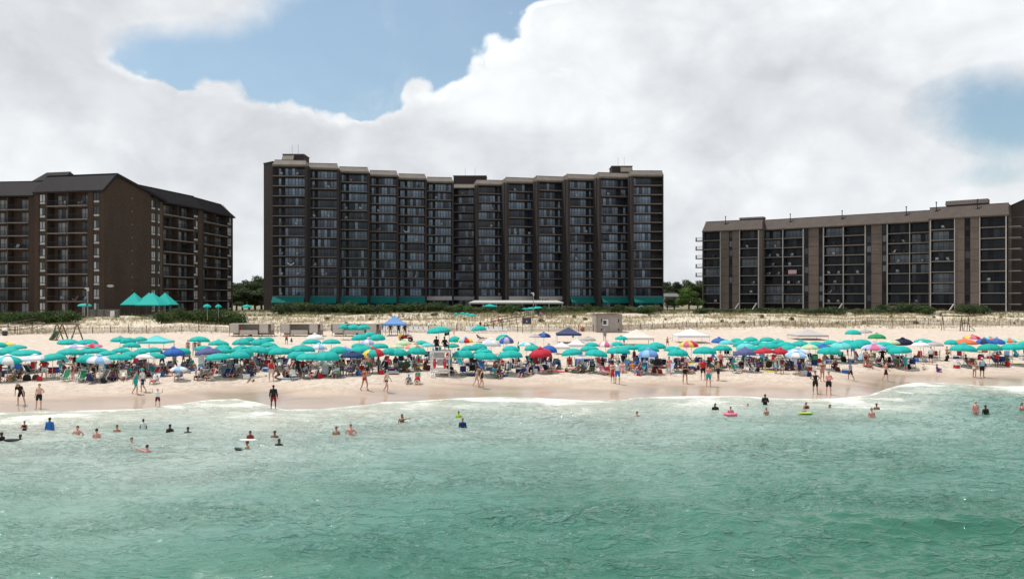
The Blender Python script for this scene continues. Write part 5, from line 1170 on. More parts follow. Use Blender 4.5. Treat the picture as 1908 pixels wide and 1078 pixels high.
def terrace_roof():
    e = empty('terrace_pavilion', at(962, 575, 228)); e.location.z = 5; s = FPX/228; x0 = -(962-873)/s; x1 = (1050-962)/s; z0 = CAMH+(HY-565.5)/FPX*228-5; 
    r = MB(); r.box(x0, x1, 0, 9, z0, z0+.4); r.add([(x0, 0, z0+.4), (x1, 0, z0+.4), (x1*.9, 8, z0+.95), (x0*.9, 8, z0+.95)], [(0,1,2,3)]); r.build('roof', cm((.48, .47, .45), .7, 'paint'), e)
    w = MB(); w.box(x0+1, x1-1, 3, 9, -.5, z0-.01); w.build('wall', M_brickM, e)
    g = MB(); [g.box(x0+2+i*2.6, x0+4.1+i*2.6, 2.95, 2.995, .6, z0-.4) for i in range(9)]; g.build('glazing', M_glassR, e)
    for i in range(8): c = MB(); x = x0+.4+(x1-x0-.8)*i/7; c.box(x-.12, x+.12, .2, .44, -.5, z0-.002); c.build('column', M_wcol, e)
    t = MB(); xx = (1013-954)/s-(962-954)/s; [t.ball((xx+rr_, .2, z0+1.2), (.25, .1, .22), 8, 5) for rr_ in (-2.6, -1.9, -1.1, -.3, .5, 1.2)]; t.build('roof_sign', M_rail, e)
    tag(e, 'low flat white terrace roof on columns at the foot of the tower', 'pavilion')
terrace_roof()
# ------------------------------------------------------------------ people: one continuous body per pose, grown from a posed skeleton
def Vn(x, y, z): return np.array([x, y, z], float)
def nrm(v): v = np.asarray(v, float); return v/np.linalg.norm(v)
LEN = dict(th=.43, sh=.42, ua=.285, fa=.25, to=.50, ne=.10)
def skeleton(P):
    """x to the figure's left-right, faces -y. P gives directions for every limb; returns joints"""
    J = {}; lean = nrm(P.get('torso', (0, 0, 1))); side = nrm(P.get('side', (1, 0, 0))); J['pel'] = Vn(0, 0, 0); J['chest'] = lean*.50
    sw = .185; hw = .095; J['neck'] = J['chest']+lean*.06; hd = nrm(P.get('head', lean)); J['head'] = J['neck']+hd*.15
    for s, k in ((-1, 'R'), (1, 'L')):
        h = J['pel']+Vn(s*hw, 0, -.03); kn = h+nrm(P['th'+k])*LEN['th']; an = kn+nrm(P['sh'+k])*LEN['sh']; J['hip'+k] = h; J['knee'+k] = kn; J['ank'+k] = an
        fd = nrm(P.get('ft'+k, (s*.12, -1, -.12))); J['toe'+k] = an+fd*.17+Vn(0, 0, -.045 if abs(fd[2]) < .6 else 0)
        shd = J['chest']+side*s*sw-lean*.03; el = shd+nrm(P['ua'+k])*LEN['ua']; wr = el+nrm(P['fa'+k])*LEN['fa']; J['sho'+k] = shd; J['elb'+k] = el; J['wri'+k] = wr
        J['hnd'+k] = wr+nrm(P.get('hn'+k, P['fa'+k]))*.10
    J['lean'] = lean; J['side'] = side; J['hd'] = hd; return J
def loft(m, pts, rx, ry, side, n=12):
    side = nrm(side); V = []; F = []
    for i, p in enumerate(pts):
        d = nrm(np.array(pts[min(i+1, len(pts)-1)])-np.array(pts[max(i-1, 0)])); u = side-d*np.dot(side, d); u = nrm(u); w = np.cross(d, u)
        for k in range(n): a = 2*math.pi*k/n; V.append(tuple(np.array(p)+u*math.cos(a)*rx[i]+w*math.sin(a)*ry[i]))
    for i in range(len(pts)-1):
        for k in range(n): F.append((i*n+k, i*n+(k+1) % n, (i+1)*n+(k+1) % n, (i+1)*n+k))
    F.append(tuple(range(n))[::-1]); F.append(tuple((len(pts)-1)*n+k for k in range(n))); m.add(V, F)
def body_mesh(J, build_=1.0, fem=0.0):
    m = MB(); L, S = J['lean'], J['side']; pe = J['pel']; fw = build_
    hipw, wst, chs = .165+.012*fem, (.138-.014*fem)*fw, (.178-.014*fem)*fw
    loft(m, [pe-L*.10, pe-L*.02, pe+L*.10, pe+L*.22, pe+L*.34, pe+L*.44, pe+L*.51, pe+L*.56], [.10, hipw, hipw*.95, wst, chs*.94, chs, .13, .06], [.09, .112*fw, .108*fw, .095*fw*fw, .108*fw, .112, .085, .055], S, 16)
    if fem:
        F_ = nrm(np.cross(S, L)); [m.ball(pe+L*.37+S*s*.075+F_*.085, (.062, .055, .055), 8, 6) for s in (-1, 1)]
    hd = J['hd']; loft(m, [J['neck']-hd*.04, J['neck']+hd*.06], [.058, .052], [.058, .055], S, 10)
    hs = nrm(S-hd*np.dot(S, hd)); fr = nrm(np.cross(hs, hd)); fr = fr if fr[1] < .2 or abs(hd[2]) < .5 else fr
    c = J['head']; J['fr'] = fr; J['hs'] = hs
    prof = [(-.115, .030, .035, .035), (-.10, .048, .058, .022), (-.06, .063, .078, .008), (0, .074, .092, 0), (.05, .075, .094, -.004), (.09, .062, .078, -.006), (.118, .032, .042, -.006)]
    loft(m, [c+hd*a+fr*o for a, b, d, o in prof], [b for a, b, d, o in prof], [d for a, b, d, o in prof], hs, 14)
    m.ball(c+fr*.096-hd*.02, (.014, .016, .022), 6, 5); m.ball(c+fr*.08-hd*.065, (.026, .012, .012), 6, 5)
    for s in (-1, 1): m.ball(c+hs*s*.076-hd*.005, (.012, .018, .028), 6, 5)
    for k, s in (('R', -1), ('L', 1)):
        h, kn, an = J['hip'+k], J['knee'+k], J['ank'+k]; t = fw*.5+.5
        loft(m, [h+(h-kn)*.08, h+(kn-h)*.15, h+(kn-h)*.5, h+(kn-h)*.92, kn+(an-kn)*.08, kn+(an-kn)*.32, kn+(an-kn)*.75, an], [.085*t, .092*t, .073*t, .056, .053, .058, .038, .036], [.085*t, .092*t, .075*t, .058, .055, .060, .040, .040], S, 12)
        to = J['toe'+k]; fd = nrm(to-an); loft(m, [an-fd*.03-Vn(0,0,.02), an+fd*.04-Vn(0,0,.02), an+(to-an)*.7, to, to+fd*.05], [.034, .038, .042, .044, .022], [.042, .042, .030, .020, .012], S, 10)
        sh, el, wr = J['sho'+k], J['elb'+k], J['wri'+k]
        m.ball(sh, .062*t); loft(m, [sh, sh+(el-sh)*.3, el, el+(wr-el)*.3, wr], [.055*t, .052*t, .040, .042, .026], [.055*t, .052*t, .040, .042, .030], S, 10)
        hn = J['hnd'+k]; hd_ = nrm(hn-wr); pn = nrm(np.cross(hd_, S)) if abs(np.dot(hd_, S)) < .9 else Vn(0, -1, 0); pw = nrm(np.cross(hd_, pn)); palm = pn*s
        loft(m, [wr-hd_*.01, wr+hd_*.04, wr+hd_*.085], [.028, .040, .038], [.022, .018, .015], pn, 8)
        for q, ln in zip((-1.5, -.5, .5, 1.5), (.066, .080, .076, .060)):
            b0 = wr+hd_*.08+pn*q*.0225; sp = nrm(hd_+pn*q*.12); cr = pw*-.25*s
            loft(m, [b0, b0+sp*ln*.5+cr*ln*.12, b0+sp*ln*.95+cr*ln*.5], [.0105, .0100, .0085], [.0105, .0100, .0085], pn, 6)
        b0 = wr+hd_*.03-pn*.03; tp = nrm(hd_*.8-pn*.75); loft(m, [b0, b0+tp*.04, b0+tp*.07+hd_*.012], [.014, .012, .009], [.014, .012, .009], pn, 6)
    me = m.mesh('tmp', 0); o = bpy.data.objects.new('tmp', me); COL.objects.link(o)
    r = o.modifiers.new('r', 'REMESH'); r.mode = 'VOXEL'; r.voxel_size = .0125; r.use_smooth_shade = True
    sm = o.modifiers.new('s', 'SMOOTH'); sm.factor = .5; sm.iterations = 2
    dg = bpy.context.evaluated_depsgraph_get(); out = bpy.data.meshes.new_from_object(o.evaluated_get(dg)); bpy.data.objects.remove(o); bpy.data.meshes.remove(me)
    n = len(out.vertices); V = np.empty(n*3, np.float32); out.vertices.foreach_get('co', V); V = V.reshape(-1, 3)
    N = np.empty(n*3, np.float32); out.vertices.foreach_get('normal', N); N = N.reshape(-1, 3)
    F = [tuple(p.vertices) for p in out.polygons]; bpy.data.meshes.remove(out)
    return V, N, F
SEG = [('tor', 'pel', 'neck', .14), ('head', 'neck', 'head', .07)]+[(a+k, b+k, c+k, r) for k in 'RL' for a, b, c, r in (('th', 'hip', 'knee', .075), ('sh', 'knee', 'ank', .05), ('ft', 'ank', 'toe', .035), ('ua', 'sho', 'elb', .05), ('fa', 'elb', 'wri', .035), ('hn', 'wri', 'hnd', .035))]
def classify(V, J):
    best = np.full(len(V), 9.); idx = np.zeros(len(V), int); tt = np.zeros(len(V))
    for i, (nm, a, b, r) in enumerate(SEG):
        A, B = J[a], J[b]
        if nm == 'tor': A = A-J['lean']*.06
        if nm == 'head': B = J['head']+J['hd']*.1
        d = B-A; t = ((V-A)@d)/np.dot(d, d); tc = np.clip(t, 0, 1); dist = np.linalg.norm(V-(A+tc[:, None]*d), axis=1)-r
        k = dist < best; best[k] = dist[k]; idx[k] = i; tt[k] = t[k]
    return idx, tt
SI = {s[0]: i for i, s in enumerate(SEG)}
def cloth_mask(kind, idx, tt, V, J):
    m = np.zeros(len(V), bool); T_ = idx == SI['tor']; UA = (idx == SI['uaR']) | (idx == SI['uaL']); TH = (idx == SI['thR']) | (idx == SI['thL']); FA = (idx == SI['faR']) | (idx == SI['faL'])
    up = (V-J['pel'])@J['lean']
    body = T_ | ((UA) & (tt < .08)) | (TH & (tt < .12))
    if kind == 'shirt': return ((T_ | UA) & (up > .04) & ((tt < .62) | T_) & (up < .565)) | (TH & (up > .04))
    if kind == 'long_shirt': return (T_ | UA | FA) & (up > -.02) & (up < .565)
    if kind == 'tank': return (T_ & (up > .04) & (up < .54)) | (TH & (up > .04))
    if kind == 'shorts': return (T_ & (up < .10)) | (TH & (tt < .78))
    if kind == 'briefs': return (T_ & (up < .07)) | (TH & (tt < .14))
    if kind == 'bikini_top': return T_ & (up > .31) & (up < .44)
    if kind == 'swimsuit': return (T_ & (up < .50)) | (TH & (tt < .10))
    if kind == 'dress': return ((T_) & (up < .53)) | (TH & (tt < .70))
    return m
def submesh(name, V, N, F, keepv, off):
    F2 = [f for f in F if all(keepv[i] for i in f)]
    if not F2: return None
    used = sorted({i for f in F2 for i in f}); mp = {g: i for i, g in enumerate(used)}; u = np.array(used)
    if np.isscalar(off): V2 = V[u]+N[u]*off
    else: V2 = V[u]+N[u]*off[u][:, None]
    return mesh_np(name, V2, [tuple(mp[i] for i in f) for f in F2], 1, True)
class Pose:
    def __init__(s, name, P, ground, fem=0.0, build_=1.0):
        s.J = skeleton(P); J = s.J; lo = min(J['ankR'][2], J['ankL'][2])-.075 if ground == 'feet' else ground
        for k in J:
            if k not in ('lean', 'side', 'hd'): J[k] = J[k]-Vn(0, 0, lo)
        s.V, s.N, s.F = body_mesh(J, build_, fem); s.idx, s.tt = classify(s.V, J); s.cl = {}
        s.body = mesh_np('body', s.V, s.F, 1, True); s.eyes = None; s.h = J['head'][2]+.12
    def cloth(s, kind):
        if kind not in s.cl:
            if kind in ('short_hair', 'long_hair', 'cap', 'sun_hat'): s.cl[kind] = s.hair(kind)
            else: s.cl[kind] = submesh(kind, s.V, s.N, s.F, cloth_mask(kind, s.idx, s.tt, s.V, s.J), .022 if kind in ('shirt', 'shorts', 'dress', 'long_shirt', 'tank') else .012)
        return s.cl[kind]
    def hair(s, kind):
        J = s.J; c, hd, fr, hs = J['head'], J['hd'], J['fr'], J['hs']; q = s.V-c; a = q@hd; f = q@fr
        if kind in ('short_hair', 'long_hair'):
            keep = (s.idx == SI['head']) & ((a > .055-(f < .03)*.055-(f < -.03)*.06) & (f < .085)); return_ = submesh(kind, s.V, s.N, s.F, keep, .014)
            if kind == 'long_hair':
                m = MB(); loft(m, [c+hd*.06-fr*.05, c-hd*.02-fr*.085, c-hd*.14-fr*.085, c-hd*.30-fr*.085], [.05, .085, .095, .06], [.04, .045, .045, .03], hs, 10)
                me = m.mesh('x', 0); n1 = len(return_.vertices); Va = np.empty(n1*3, np.float32); return_.vertices.foreach_get('co', Va)
                V = np.concatenate([Va.reshape(-1, 3), np.array(m.v, np.float32)]); F = [tuple(p.vertices) for p in return_.polygons]+[tuple(i+n1 for i in f_) for f_ in m.f]; bpy.data.meshes.remove(me); return mesh_np(kind, V, F, 1, True)
            return return_
        m = MB()
        if kind == 'cap':
            loft(m, [c+hd*.035, c+hd*.08, c+hd*.125, c+hd*.14], [.090, .088, .06, .02], [.105, .10, .07, .02], hs, 14); loft(m, [c+hd*.045+fr*.07, c+hd*.035+fr*.19], [.07, .045], [.008, .008], hs, 8)
        else:
            n = 20; loft(m, [c+hd*.03, c+hd*.045, c+hd*.06, c+hd*.12, c+hd*.155], [.22, .205, .095, .085, .04], [.23, .215, .105, .095, .045], hs, n)
        return m.mesh(kind, 1, True)
    def eye_mesh(s):
        if s.eyes is None:
            J = s.J; m = MB(); [m.ball(J['head']+J['fr']*.086+J['hs']*k*.031+J['hd']*.008, .011, 6, 5) for k in (-1, 1)]; s.eyes = m.mesh('eyes', 1, True)
        return s.eyes
dn = (0, 0, -1)
POSE = {
 'stand': dict(thR=(-.10, -.04, -1), thL=(.12, .02, -1), shR=(-.04, .06, -1), shL=(.04, .04, -1), uaR=(-.25, .05, -1), uaL=(.25, .05, -1), faR=(-.10, -.25, -1), faL=(.10, -.25, -1)),
 'relax': dict(torso=(.03, 0, 1), thR=(-.16, -.10, -1), thL=(.06, .02, -1), shR=(-.10, .10, -1), shL=(.0, .03, -1), uaR=(-.30, .15, -1), uaL=(.55, .25, -.9), faR=(-.1, -.3, -1), faL=(-.75, -.45, -.25)),
 'hips': dict(thR=(-.12, 0, -1), thL=(.12, 0, -1), shR=(-.03, .04, -1), shL=(.03, .04, -1), uaR=(-.75, .25, -.75), uaL=(.75, .25, -.75), faR=(.75, -.35, -.45), faL=(-.75, -.35, -.45)),
 'walk': dict(torso=(0, -.06, 1), thR=(-.06, -.42, -1), thL=(.06, .25, -1), shR=(-.02, .05, -1), shL=(.02, .62, -1), ftL=(0, -.7, -.75), uaR=(-.16, .38, -1), uaL=(.16, -.30, -1), faR=(-.05, .05, -1), faL=(.02, -.75, -.9)),
 'bend': dict(torso=(0, -.72, .85), head=(0, -.75, .60), thR=(-.26, -.20, -1), thL=(.26, -.20, -1), shR=(-.12, .22, -1), shL=(.12, .22, -1), uaR=(-.30, .05, -1), uaL=(.30, .05, -1), faR=(-.12, .10, -1), faL=(.12, .10, -1)),
 'arms_up': dict(thR=(-.20, 0, -1), thL=(.20, 0, -1), shR=(-.02, 0, -1), shL=(.02, 0, -1), uaR=(-1, -.05, .05), uaL=(1, -.05, .05), faR=(-.12, -.1, 1), faL=(.12, -.1, 1)),
 'fold': dict(thR=(-.13, 0, -1), thL=(.13, 0, -1), shR=(-.03, .03, -1), shL=(.03, .03, -1), uaR=(-.30, -.25, -.9), uaL=(.30, -.25, -.9), faR=(.70, -.65, .35), faL=(-.70, -.65, .35)),
 'point': dict(thR=(-.14, 0, -1), thL=(.10, .03, -1), shR=(-.03, .03, -1), shL=(.03, .05, -1), uaR=(-.25, .1, -1), uaL=(.95, -.25, .22), faR=(-.1, -.35, -1), faL=(.95, -.2, .28)),
 'sit': dict(torso=(0, .42, 1), head=(0, .15, 1), thR=(-.16, -1, .18), thL=(.16, -1, .18), shR=(-.05, -.50, -.95), shL=(.05, -.50, -.95), uaR=(-.38, -.28, -.85), uaL=(.38, -.28, -.85), faR=(-.02, -1, -.05), faL=(.02, -1, -.05)),
 'sit_lap': dict(torso=(.04, .30, 1), head=(0, -.05, 1), thR=(-.14, -1, .30), thL=(.14, -1, .25), shR=(-.05, -.25, -1), shL=(.05, -.30, -1), uaR=(-.30, -.25, -.95), uaL=(.30, -.25, -.95), faR=(.45, -.9, .15), faL=(-.45, -.9, .1)),
 'recline': dict(torso=(0, 1, .62), head=(0, .75, .75), thR=(-.12, -1, .12), thL=(.12, -1, .40), shR=(-.03, -1, -.16), shL=(.03, -.45, -.9), uaR=(-.4, -.1, -.7), uaL=(.45, .1, -.6), faR=(.05, -1, -.1), faL=(-.1, -1, .2), ftR=(0, -.5, .8)),
 'ground_sit': dict(torso=(0, .15, 1), head=(0, -.12, 1), thR=(-.28, -1, .72), thL=(.28, -1, .72), shR=(-.02, -.22, -1), shL=(.02, -.22, -1), uaR=(-.32, -.6, -.65), uaL=(.32, -.6, -.65), faR=(.25, -.9, .1), faL=(-.25, -.9, .1)),
 'kneel': dict(torso=(0, -.45, 1), head=(0, -.5, 1), thR=(-.16, -.75, -.45), thL=(.16, -.75, -.45), shR=(-.02, .95, -.35), shL=(.02, .95, -.35), ftR=(0, .8, -.5), ftL=(0, .8, -.5), uaR=(-.25, -.5, -.9), uaL=(.25, -.5, -.9), faR=(.1, -.5, -.9), faL=(-.1, -.5, -.9)),
 'float': dict(torso=(0, -1, .32), head=(0, -.35, 1), thR=(-.12, 1, -.12), thL=(.12, 1, -.12), shR=(-.02, 1, .1), shL=(.02, 1, .1), ftR=(0, 1, 0), ftL=(0, 1, 0), uaR=(-.75, -.75, -.1), uaL=(.75, -.75, -.1), faR=(.2, -1, 0), faL=(-.2, -1, 0)),
}
GR = {'sit': -.26, 'sit_lap': -.28, 'recline': -.30, 'ground_sit': -.10, 'kneel': 'feet', 'float': -.02}
_poses = {}
def pose(name, fem=0, big=0):
    k = (name, fem, big)
    if k not in _poses: _poses[k] = Pose(name, POSE[name], GR.get(name, 'feet'), fem, 1.22 if big else 1.0)
    return _poses[k]
def skinm(nm, c):
    m = simple('skin_'+nm, c, .55, .08, 9, 0, .35); return m
SKIN = {'l': skinm('fair', (.60, .36, .27)), 'm': skinm('tanned', (.42, .22, .14)), 'b': skinm('brown', (.20, .095, .055)), 'd': skinm('deep_brown', (.085, .045, .031)), 's': skinm('sunburnt', (.66, .30, .25))}
HAIRM = {'k': simple('black_hair', (.012, .010, .009), .6), 'n': simple('brown_hair', (.06, .035, .02), .6), 'y': simple('blond_hair', (.34, .24, .11), .6), 'g': simple('grey_hair', (.38, .37, .36), .6)}
M_eye = simple('dark_eye', (.02, .015, .012), .3)
K = dict(black=(.012, .012, .014), white=(.72, .71, .69), red=(.50, .02, .03), navy=(.015, .03, .12), blue=(.03, .14, .46), teal=(.01, .34, .34), grey=(.22, .22, .23), pink=(.68, .22, .28), green=(.02, .20, .08), lime=(.38, .60, .05), orange=(.65, .20, .04),
         purple=(.12, .05, .22), maroon=(.13, .015, .02), yellow=(.72, .55, .10), lblue=(.30, .50, .70), brown=(.12, .07, .045), olive=(.13, .13, .06), cream=(.60, .54, .42), dred=(.22, .012, .015))
def person(loc, pname, H, rz, skin, hair, wear, label, group=None, fem=0, big=0, hat=None, eyes=False, rx=0):
    """wear: list of (garment, colour name)"""
    p = pose(pname, fem, big); e = empty('person', loc, rz); e.scale = (H/1.72,)*3
    if rx: e.rotation_euler = (rx, 0, rz)
    b = inst('body', p.body, e, SKIN[skin])
    if hair: inst(hair[0], p.cloth(hair[0]), e, HAIRM[hair[1]])
    for g, c in wear:
        me = p.cloth(g)
        if me: inst(g, me, e, cm(K[c]))
    if hat: inst(hat[0], p.cloth(hat[0]), e, cm(K[hat[1]]))
    if eyes: inst('eyes', p.eye_mesh(), b, M_eye)
    return tag(e, label, 'person', group)
SH = lambda c='k': ('short_hair', c)
LH = lambda c='k': ('long_hair', c)

# ------------------------------------------------------------------ beach chairs and belongings
_m = MB()
for s in (-1, 1):
    _m.tube([(s*.29, -.30, .02), (s*.29, -.26, .24), (s*.29, .30, .20), (s*.29, .36, .0)], .014, 6); _m.tube([(s*.29, .12, .20), (s*.29, .62, .88)], .014, 6); _m.tube([(s*.31, -.26, .42), (s*.31, .28, .42)], .018, 6); _m.tube([(s*.30, -.24, .22), (s*.31, -.22, .42)], .012, 5)
_m.tube([(-.29, -.30, .02), (.29, -.30, .02)], .014, 6); _m.tube([(-.29, .36, .01), (.29, .36, .01)], .014, 6); _m.tube([(-.29, .62, .88), (.29, .62, .88)], .016, 6); CH_FRAME = _m.mesh('frame', 1, True)
_m = MB()
V_ = []; 
for (y, z) in ((-.27, .25), (-.05, .205), (.12, .20), (.20, .28), (.40, .56), (.615, .87)): V_ += [(-.275, y, z), (.275, y, z)]
_m.add(V_+[(x, y+.012, z-.018) for x, y, z in V_], [(2*i, 2*i+1, 2*i+3, 2*i+2) for i in range(5)]+[(2*i+14, 2*i+15, 2*i+13, 2*i+12) for i in range(5)]); CH_SLING = _m.mesh('sling', 1)
_m = MB()     # folding quad chair
for s in (-1, 1):
    _m.bar((s*.30, -.27, 0), (-s*.26, .0-.26, .44), .022); _m.bar((s*.30, .27, 0), (-s*.26, .26, .44), .022); _m.bar((s*.30, .30, 0), (s*.28, .30, .92), .022); _m.bar((s*.30, -.27, 0), (s*.30, .27, .42), .02); _m.bar((s*.30, -.30, 0), (s*.30, -.30, .64), .022)
QC_FRAME = _m.mesh('frame', 1)
_m = MB(); _m.box(-.26, .26, -.27, .26, .40, .425); _m.add([(-.28, .27, .42), (.28, .27, .42), (.27, .33, .92), (-.27, .33, .92), (-.28, .295, .42), (.28, .295, .42), (.27, .355, .92), (-.27, .355, .92)], [(0,1,2,3), (7,6,5,4), (0,3,7,4), (1,5,6,2), (3,2,6,7)])
for s in (-1, 1): _m.box(s*.32-.045, s*.32+.045, -.30, .30, .63, .655)
QC_CLOTH = _m.mesh('seat_cloth', 1)
_m = MB()     # tall wooden-framed rental lounge
for s in (-1, 1):
    _m.bar((s*.30, -.35, 0), (s*.30, .30, .62), .035, .05); _m.bar((s*.27, .45, 0), (s*.27, -.30, .34), .035, .05); _m.bar((s*.27, .0, .22), (s*.27, .50, 1.02), .035, .05); _m.bar((s*.32, -.30, .40), (s*.32, .30, .50), .06, .025)
_m.bar((-.3, .50, 1.02), (.3, .50, 1.02), .04); _m.bar((-.3, -.30, .34), (.3, -.30, .34), .04); _m.bar((-.3, .42, .02), (.3, .42, .02), .04); LG_FRAME = _m.mesh('frame', 1)
_m = MB(); V_ = []
for (y, z) in ((-.29, .36), (-.10, .24), (.05, .27), (.26, .62), (.50, 1.03)): V_ += [(-.25, y, z), (.25, y, z)]
_m.add(V_+[(x, y+.012, z-.016) for x, y, z in V_], [(2*i, 2*i+1, 2*i+3, 2*i+2) for i in range(4)]+[(2*i+12, 2*i+13, 2*i+11, 2*i+10) for i in range(4)]); LG_SLING = _m.mesh('sling', 1)
def chair(kind, loc, rz, col, label, group='beach chairs', frame=None, s=1.0):
    fm, cl, nm = {'beach': (CH_FRAME, CH_SLING, 'sling'), 'quad': (QC_FRAME, QC_CLOTH, 'seat_cloth'), 'lounge': (LG_FRAME, LG_SLING, 'sling')}[kind]
    e = empty('beach_chair' if kind != 'quad' else 'folding_chair', loc, rz, s); inst('frame', fm, e, frame or (M_tf if kind == 'beach' else (M_tfd if kind == 'quad' else M_wood))); inst(nm, cl, e, cm(K[col]) if isinstance(col, str) else cm(col)); return tag(e, label, 'chair', group)
_m = MB(); _m.box(-.28, .28, -.18, .18, .0, .32); CO_B = _m.mesh('tub', 1); _m = MB(); _m.box(-.29, .29, -.19, .19, .322, .40); CO_L = _m.mesh('lid', 1); _m = MB(); _m.tube([(-.30, 0, .26), (-.31, 0, .45), (.31, 0, .45), (.30, 0, .26)], .012, 5); CO_H = _m.mesh('handle', 1)
def cooler(loc, rz, col, label): e = empty('cooler', loc, rz); inst('tub', CO_B, e, cm(K[col], .5, 'plastic')); inst('lid', CO_L, e, cm(K['white'], .5, 'plastic')); inst('handle', CO_H, e, M_rail); return tag(e, label, 'cooler', 'coolers in the umbrella shade')
_m = MB(); _m.tube([(0, 0, 0), (0, 0, .03), (0, 0, .20), (0, 0, .36), (0, 0, .42)], [.20, .235, .24, .19, .10], 8); _m.v = [(x*1.12, y*.62+.02*math.sin(z*9), z*(1+.10*x)) for x, y, z in _m.v]; _m.box(-.15, .15, -.20, -.13, .05, .20); BG_B = _m.mesh('bag_body', 1); _m = MB(); _m.tube([(-.14, -.05, .40), (-.10, -.08, .58), (.10, -.08, .58), (.14, -.05, .40)], .015, 6); BG_S = _m.mesh('strap', 1)
def bag(loc, rz, col, label, s=1.0): e = empty('bag', loc, rz, s); inst('bag_body', BG_B, e, cm(K[col])); inst('strap', BG_S, e, cm(K['black'])); return tag(e, label, 'bag', 'bags in the umbrella shade')
_m = MB(); n_ = 8
V_ = [(-.42+.84*i/n_, -.85+1.7*j/n_, .03+.014*math.sin(i*1.7+j*.9)) for j in range(n_+1) for i in range(n_+1)]; _m.add(V_, [(j*9+i, j*9+i+1, j*9+i+10, j*9+i+9) for j in range(n_) for i in range(n_)]); _m.add([(x, y, z-.02) for x, y, z in V_], [(j*9+i+9, j*9+i+10, j*9+i+1, j*9+i) for j in range(n_) for i in range(n_)]); TW = _m.mesh('towel', 1, True)
def towel(loc, rz, col, label): o = inst('beach_towel', TW, None, cm(K[col]), loc, (0, 0, rz)); return tag(o, label, 'towel', 'towels on the sand')
def board_mesh(L, W, nose=.6):
    m = MB(); n = 16; out = []
    for i in range(n): a = 2*math.pi*i/n; x = W/2*abs(math.cos(a))**.7*(1 if math.cos(a) > 0 else -1); y = L/2*(1 if math.sin(a) > 0 else -1)*abs(math.sin(a))**nose; out.append((x, y))
    m.add([(x, y, .0) for x, y in out]+[(x, y, .055) for x, y in out], [tuple(range(n))[::-1], tuple(range(n, 2*n))]+[(i, (i+1) % n, n+(i+1) % n, n+i) for i in range(n)]); return m.mesh('deck', 1)
BOARD = board_mesh(1.05, .52); SURF = board_mesh(2.2, .58, .8)
def board(loc, rz, col, label, me=None, tilt=0): e = empty('bodyboard' if me is None else 'surfboard', loc, rz); e.rotation_euler = (tilt, 0, rz); inst('deck', me or BOARD, e, cm(K[col], .4, 'plastic')); m = MB(); m.tube([(.0, -.35, .05), (.03, -.5, .08), (.10, -.62, .03)], .01, 5); m.build('leash', M_rail, e); return tag(e, label, 'board')
def bucket(loc, col, label): e = empty('bucket', loc); m = MB(); m.tube([(0,0,0), (0,0,.22)], [.09, .12], 12); m.build('pail', cm(K[col], .5, 'plastic'), e); m = MB(); m.tube([(-.12, 0, .21), (0, 0, .34), (.12, 0, .21)], .008, 5); m.build('handle', M_umpole, e); tag(e, label, 'bucket')

# ------------------------------------------------------------------ the people that can be told apart in the photograph
FR, BK, LF, RT = 0.0, math.pi, -math.pi/2, math.pi/2     # facing the sea, the land, the left, the right
GA = 'beachgoers in the open'
def zp(ox, x, y): return ox+x/5.9625, 600+y/5.9625
def put(ox, x, yf, yt, pname, rz, skin, hair, wear, label, **k):
    px, py = zp(ox, x, yf); g = ray(px, py, 0, 56); h = (yf-yt)/5.9625/FPX*g.y*1.02
    full = {'stand': 1, 'relax': 1, 'hips': 1, 'walk': 1.02, 'fold': 1, 'point': 1, 'arms_up': 1.0, 'bend': .80, 'sit': .66, 'sit_lap': .68, 'recline': .56, 'ground_sit': .50, 'kneel': .60}[pname]
    H = k.pop('H', None) or max(.85, min(1.9, h/full))
    z = max(g.z, Tf(g.x, g.y)); person((g.x, g.y, z+.005), pname, H, rz, skin, hair, wear, label, k.pop('group', GA), eyes=True, **k); return g, H
def seat(ox, x, yf, yt, skin, hair, wear, label, ch, ccol, clab, rz=.0, pn='sit', kind='beach', **k):
    px, py = zp(ox, x, yf); g = ray(px, py, 0, 56); H = k.pop('H', 1.68); s = H/1.72; off = Vector((math.sin(-rz)*-.5, .62, 0)); g2 = Vector((g.x, g.y+.62, 0)); z = Tf(g2.x, g2.y)
    person((g2.x, g2.y, z+.0), pn, H, rz, skin, hair, wear, label, GA, eyes=True, **k); chair(kind, (g2.x, g2.y, z), rz, ccol, clab, s=max(.95, s)); return g2
# left quarter
put(0, 240, 915, 705, 'bend', FR, 'l', LH('y'), [('shirt', 'black'), ('shorts', 'black')], 'blond person in black bending with hands on knees at the far left water edge')
put(0, 435, 958, 700, 'relax', FR, 'l', SH(), [('shorts', 'black')], 'shirtless person in long black shorts standing with one hand on hip at far left')
put(0, 1508, 800, 535, 'walk', RT, 'l', SH('n'), [('dress', 'teal')], 'person in teal cover-up walking in front of person in white shirt', fem=1)
put(0, 1585, 775, 500, 'walk', LF, 'l', SH('n'), [('shirt', 'white'), ('shorts', 'navy')], 'person in white shirt and teal sun hat striding past the seated pair', hat=('sun_hat', 'teal'))
put(0, 1752, 945, 750, 'arms_up', FR, 'l', SH('y'), [('shirt', 'white'), ('shorts', 'maroon')], 'child in white shirt holding both arms up at the water edge')
seat(0, 1205, 650, 510, 'm', LH('n'), [('bikini_top', 'black'), ('briefs', 'black')], 'person in black bikini in chair with green cloth, left of the lounging person', 1, 'green', 'green beach chair under the person in black bikini', fem=1)
seat(0, 1335, 658, 530, 'l', LH('n'), [('swimsuit', 'white')], 'person in white swimsuit lying back in a pale lounge chair', 1, 'cream', 'pale lounge chair under the person in white swimsuit', rz=.5, pn='recline', kind='beach', fem=1)
seat(0, 1680, 700, 560, 'm', SH('n'), [('tank', 'white'), ('shorts', 'pink')], 'person in white top sitting low in chair right of the walking pair', 1, 'white', 'white beach chair right of the walking pair')
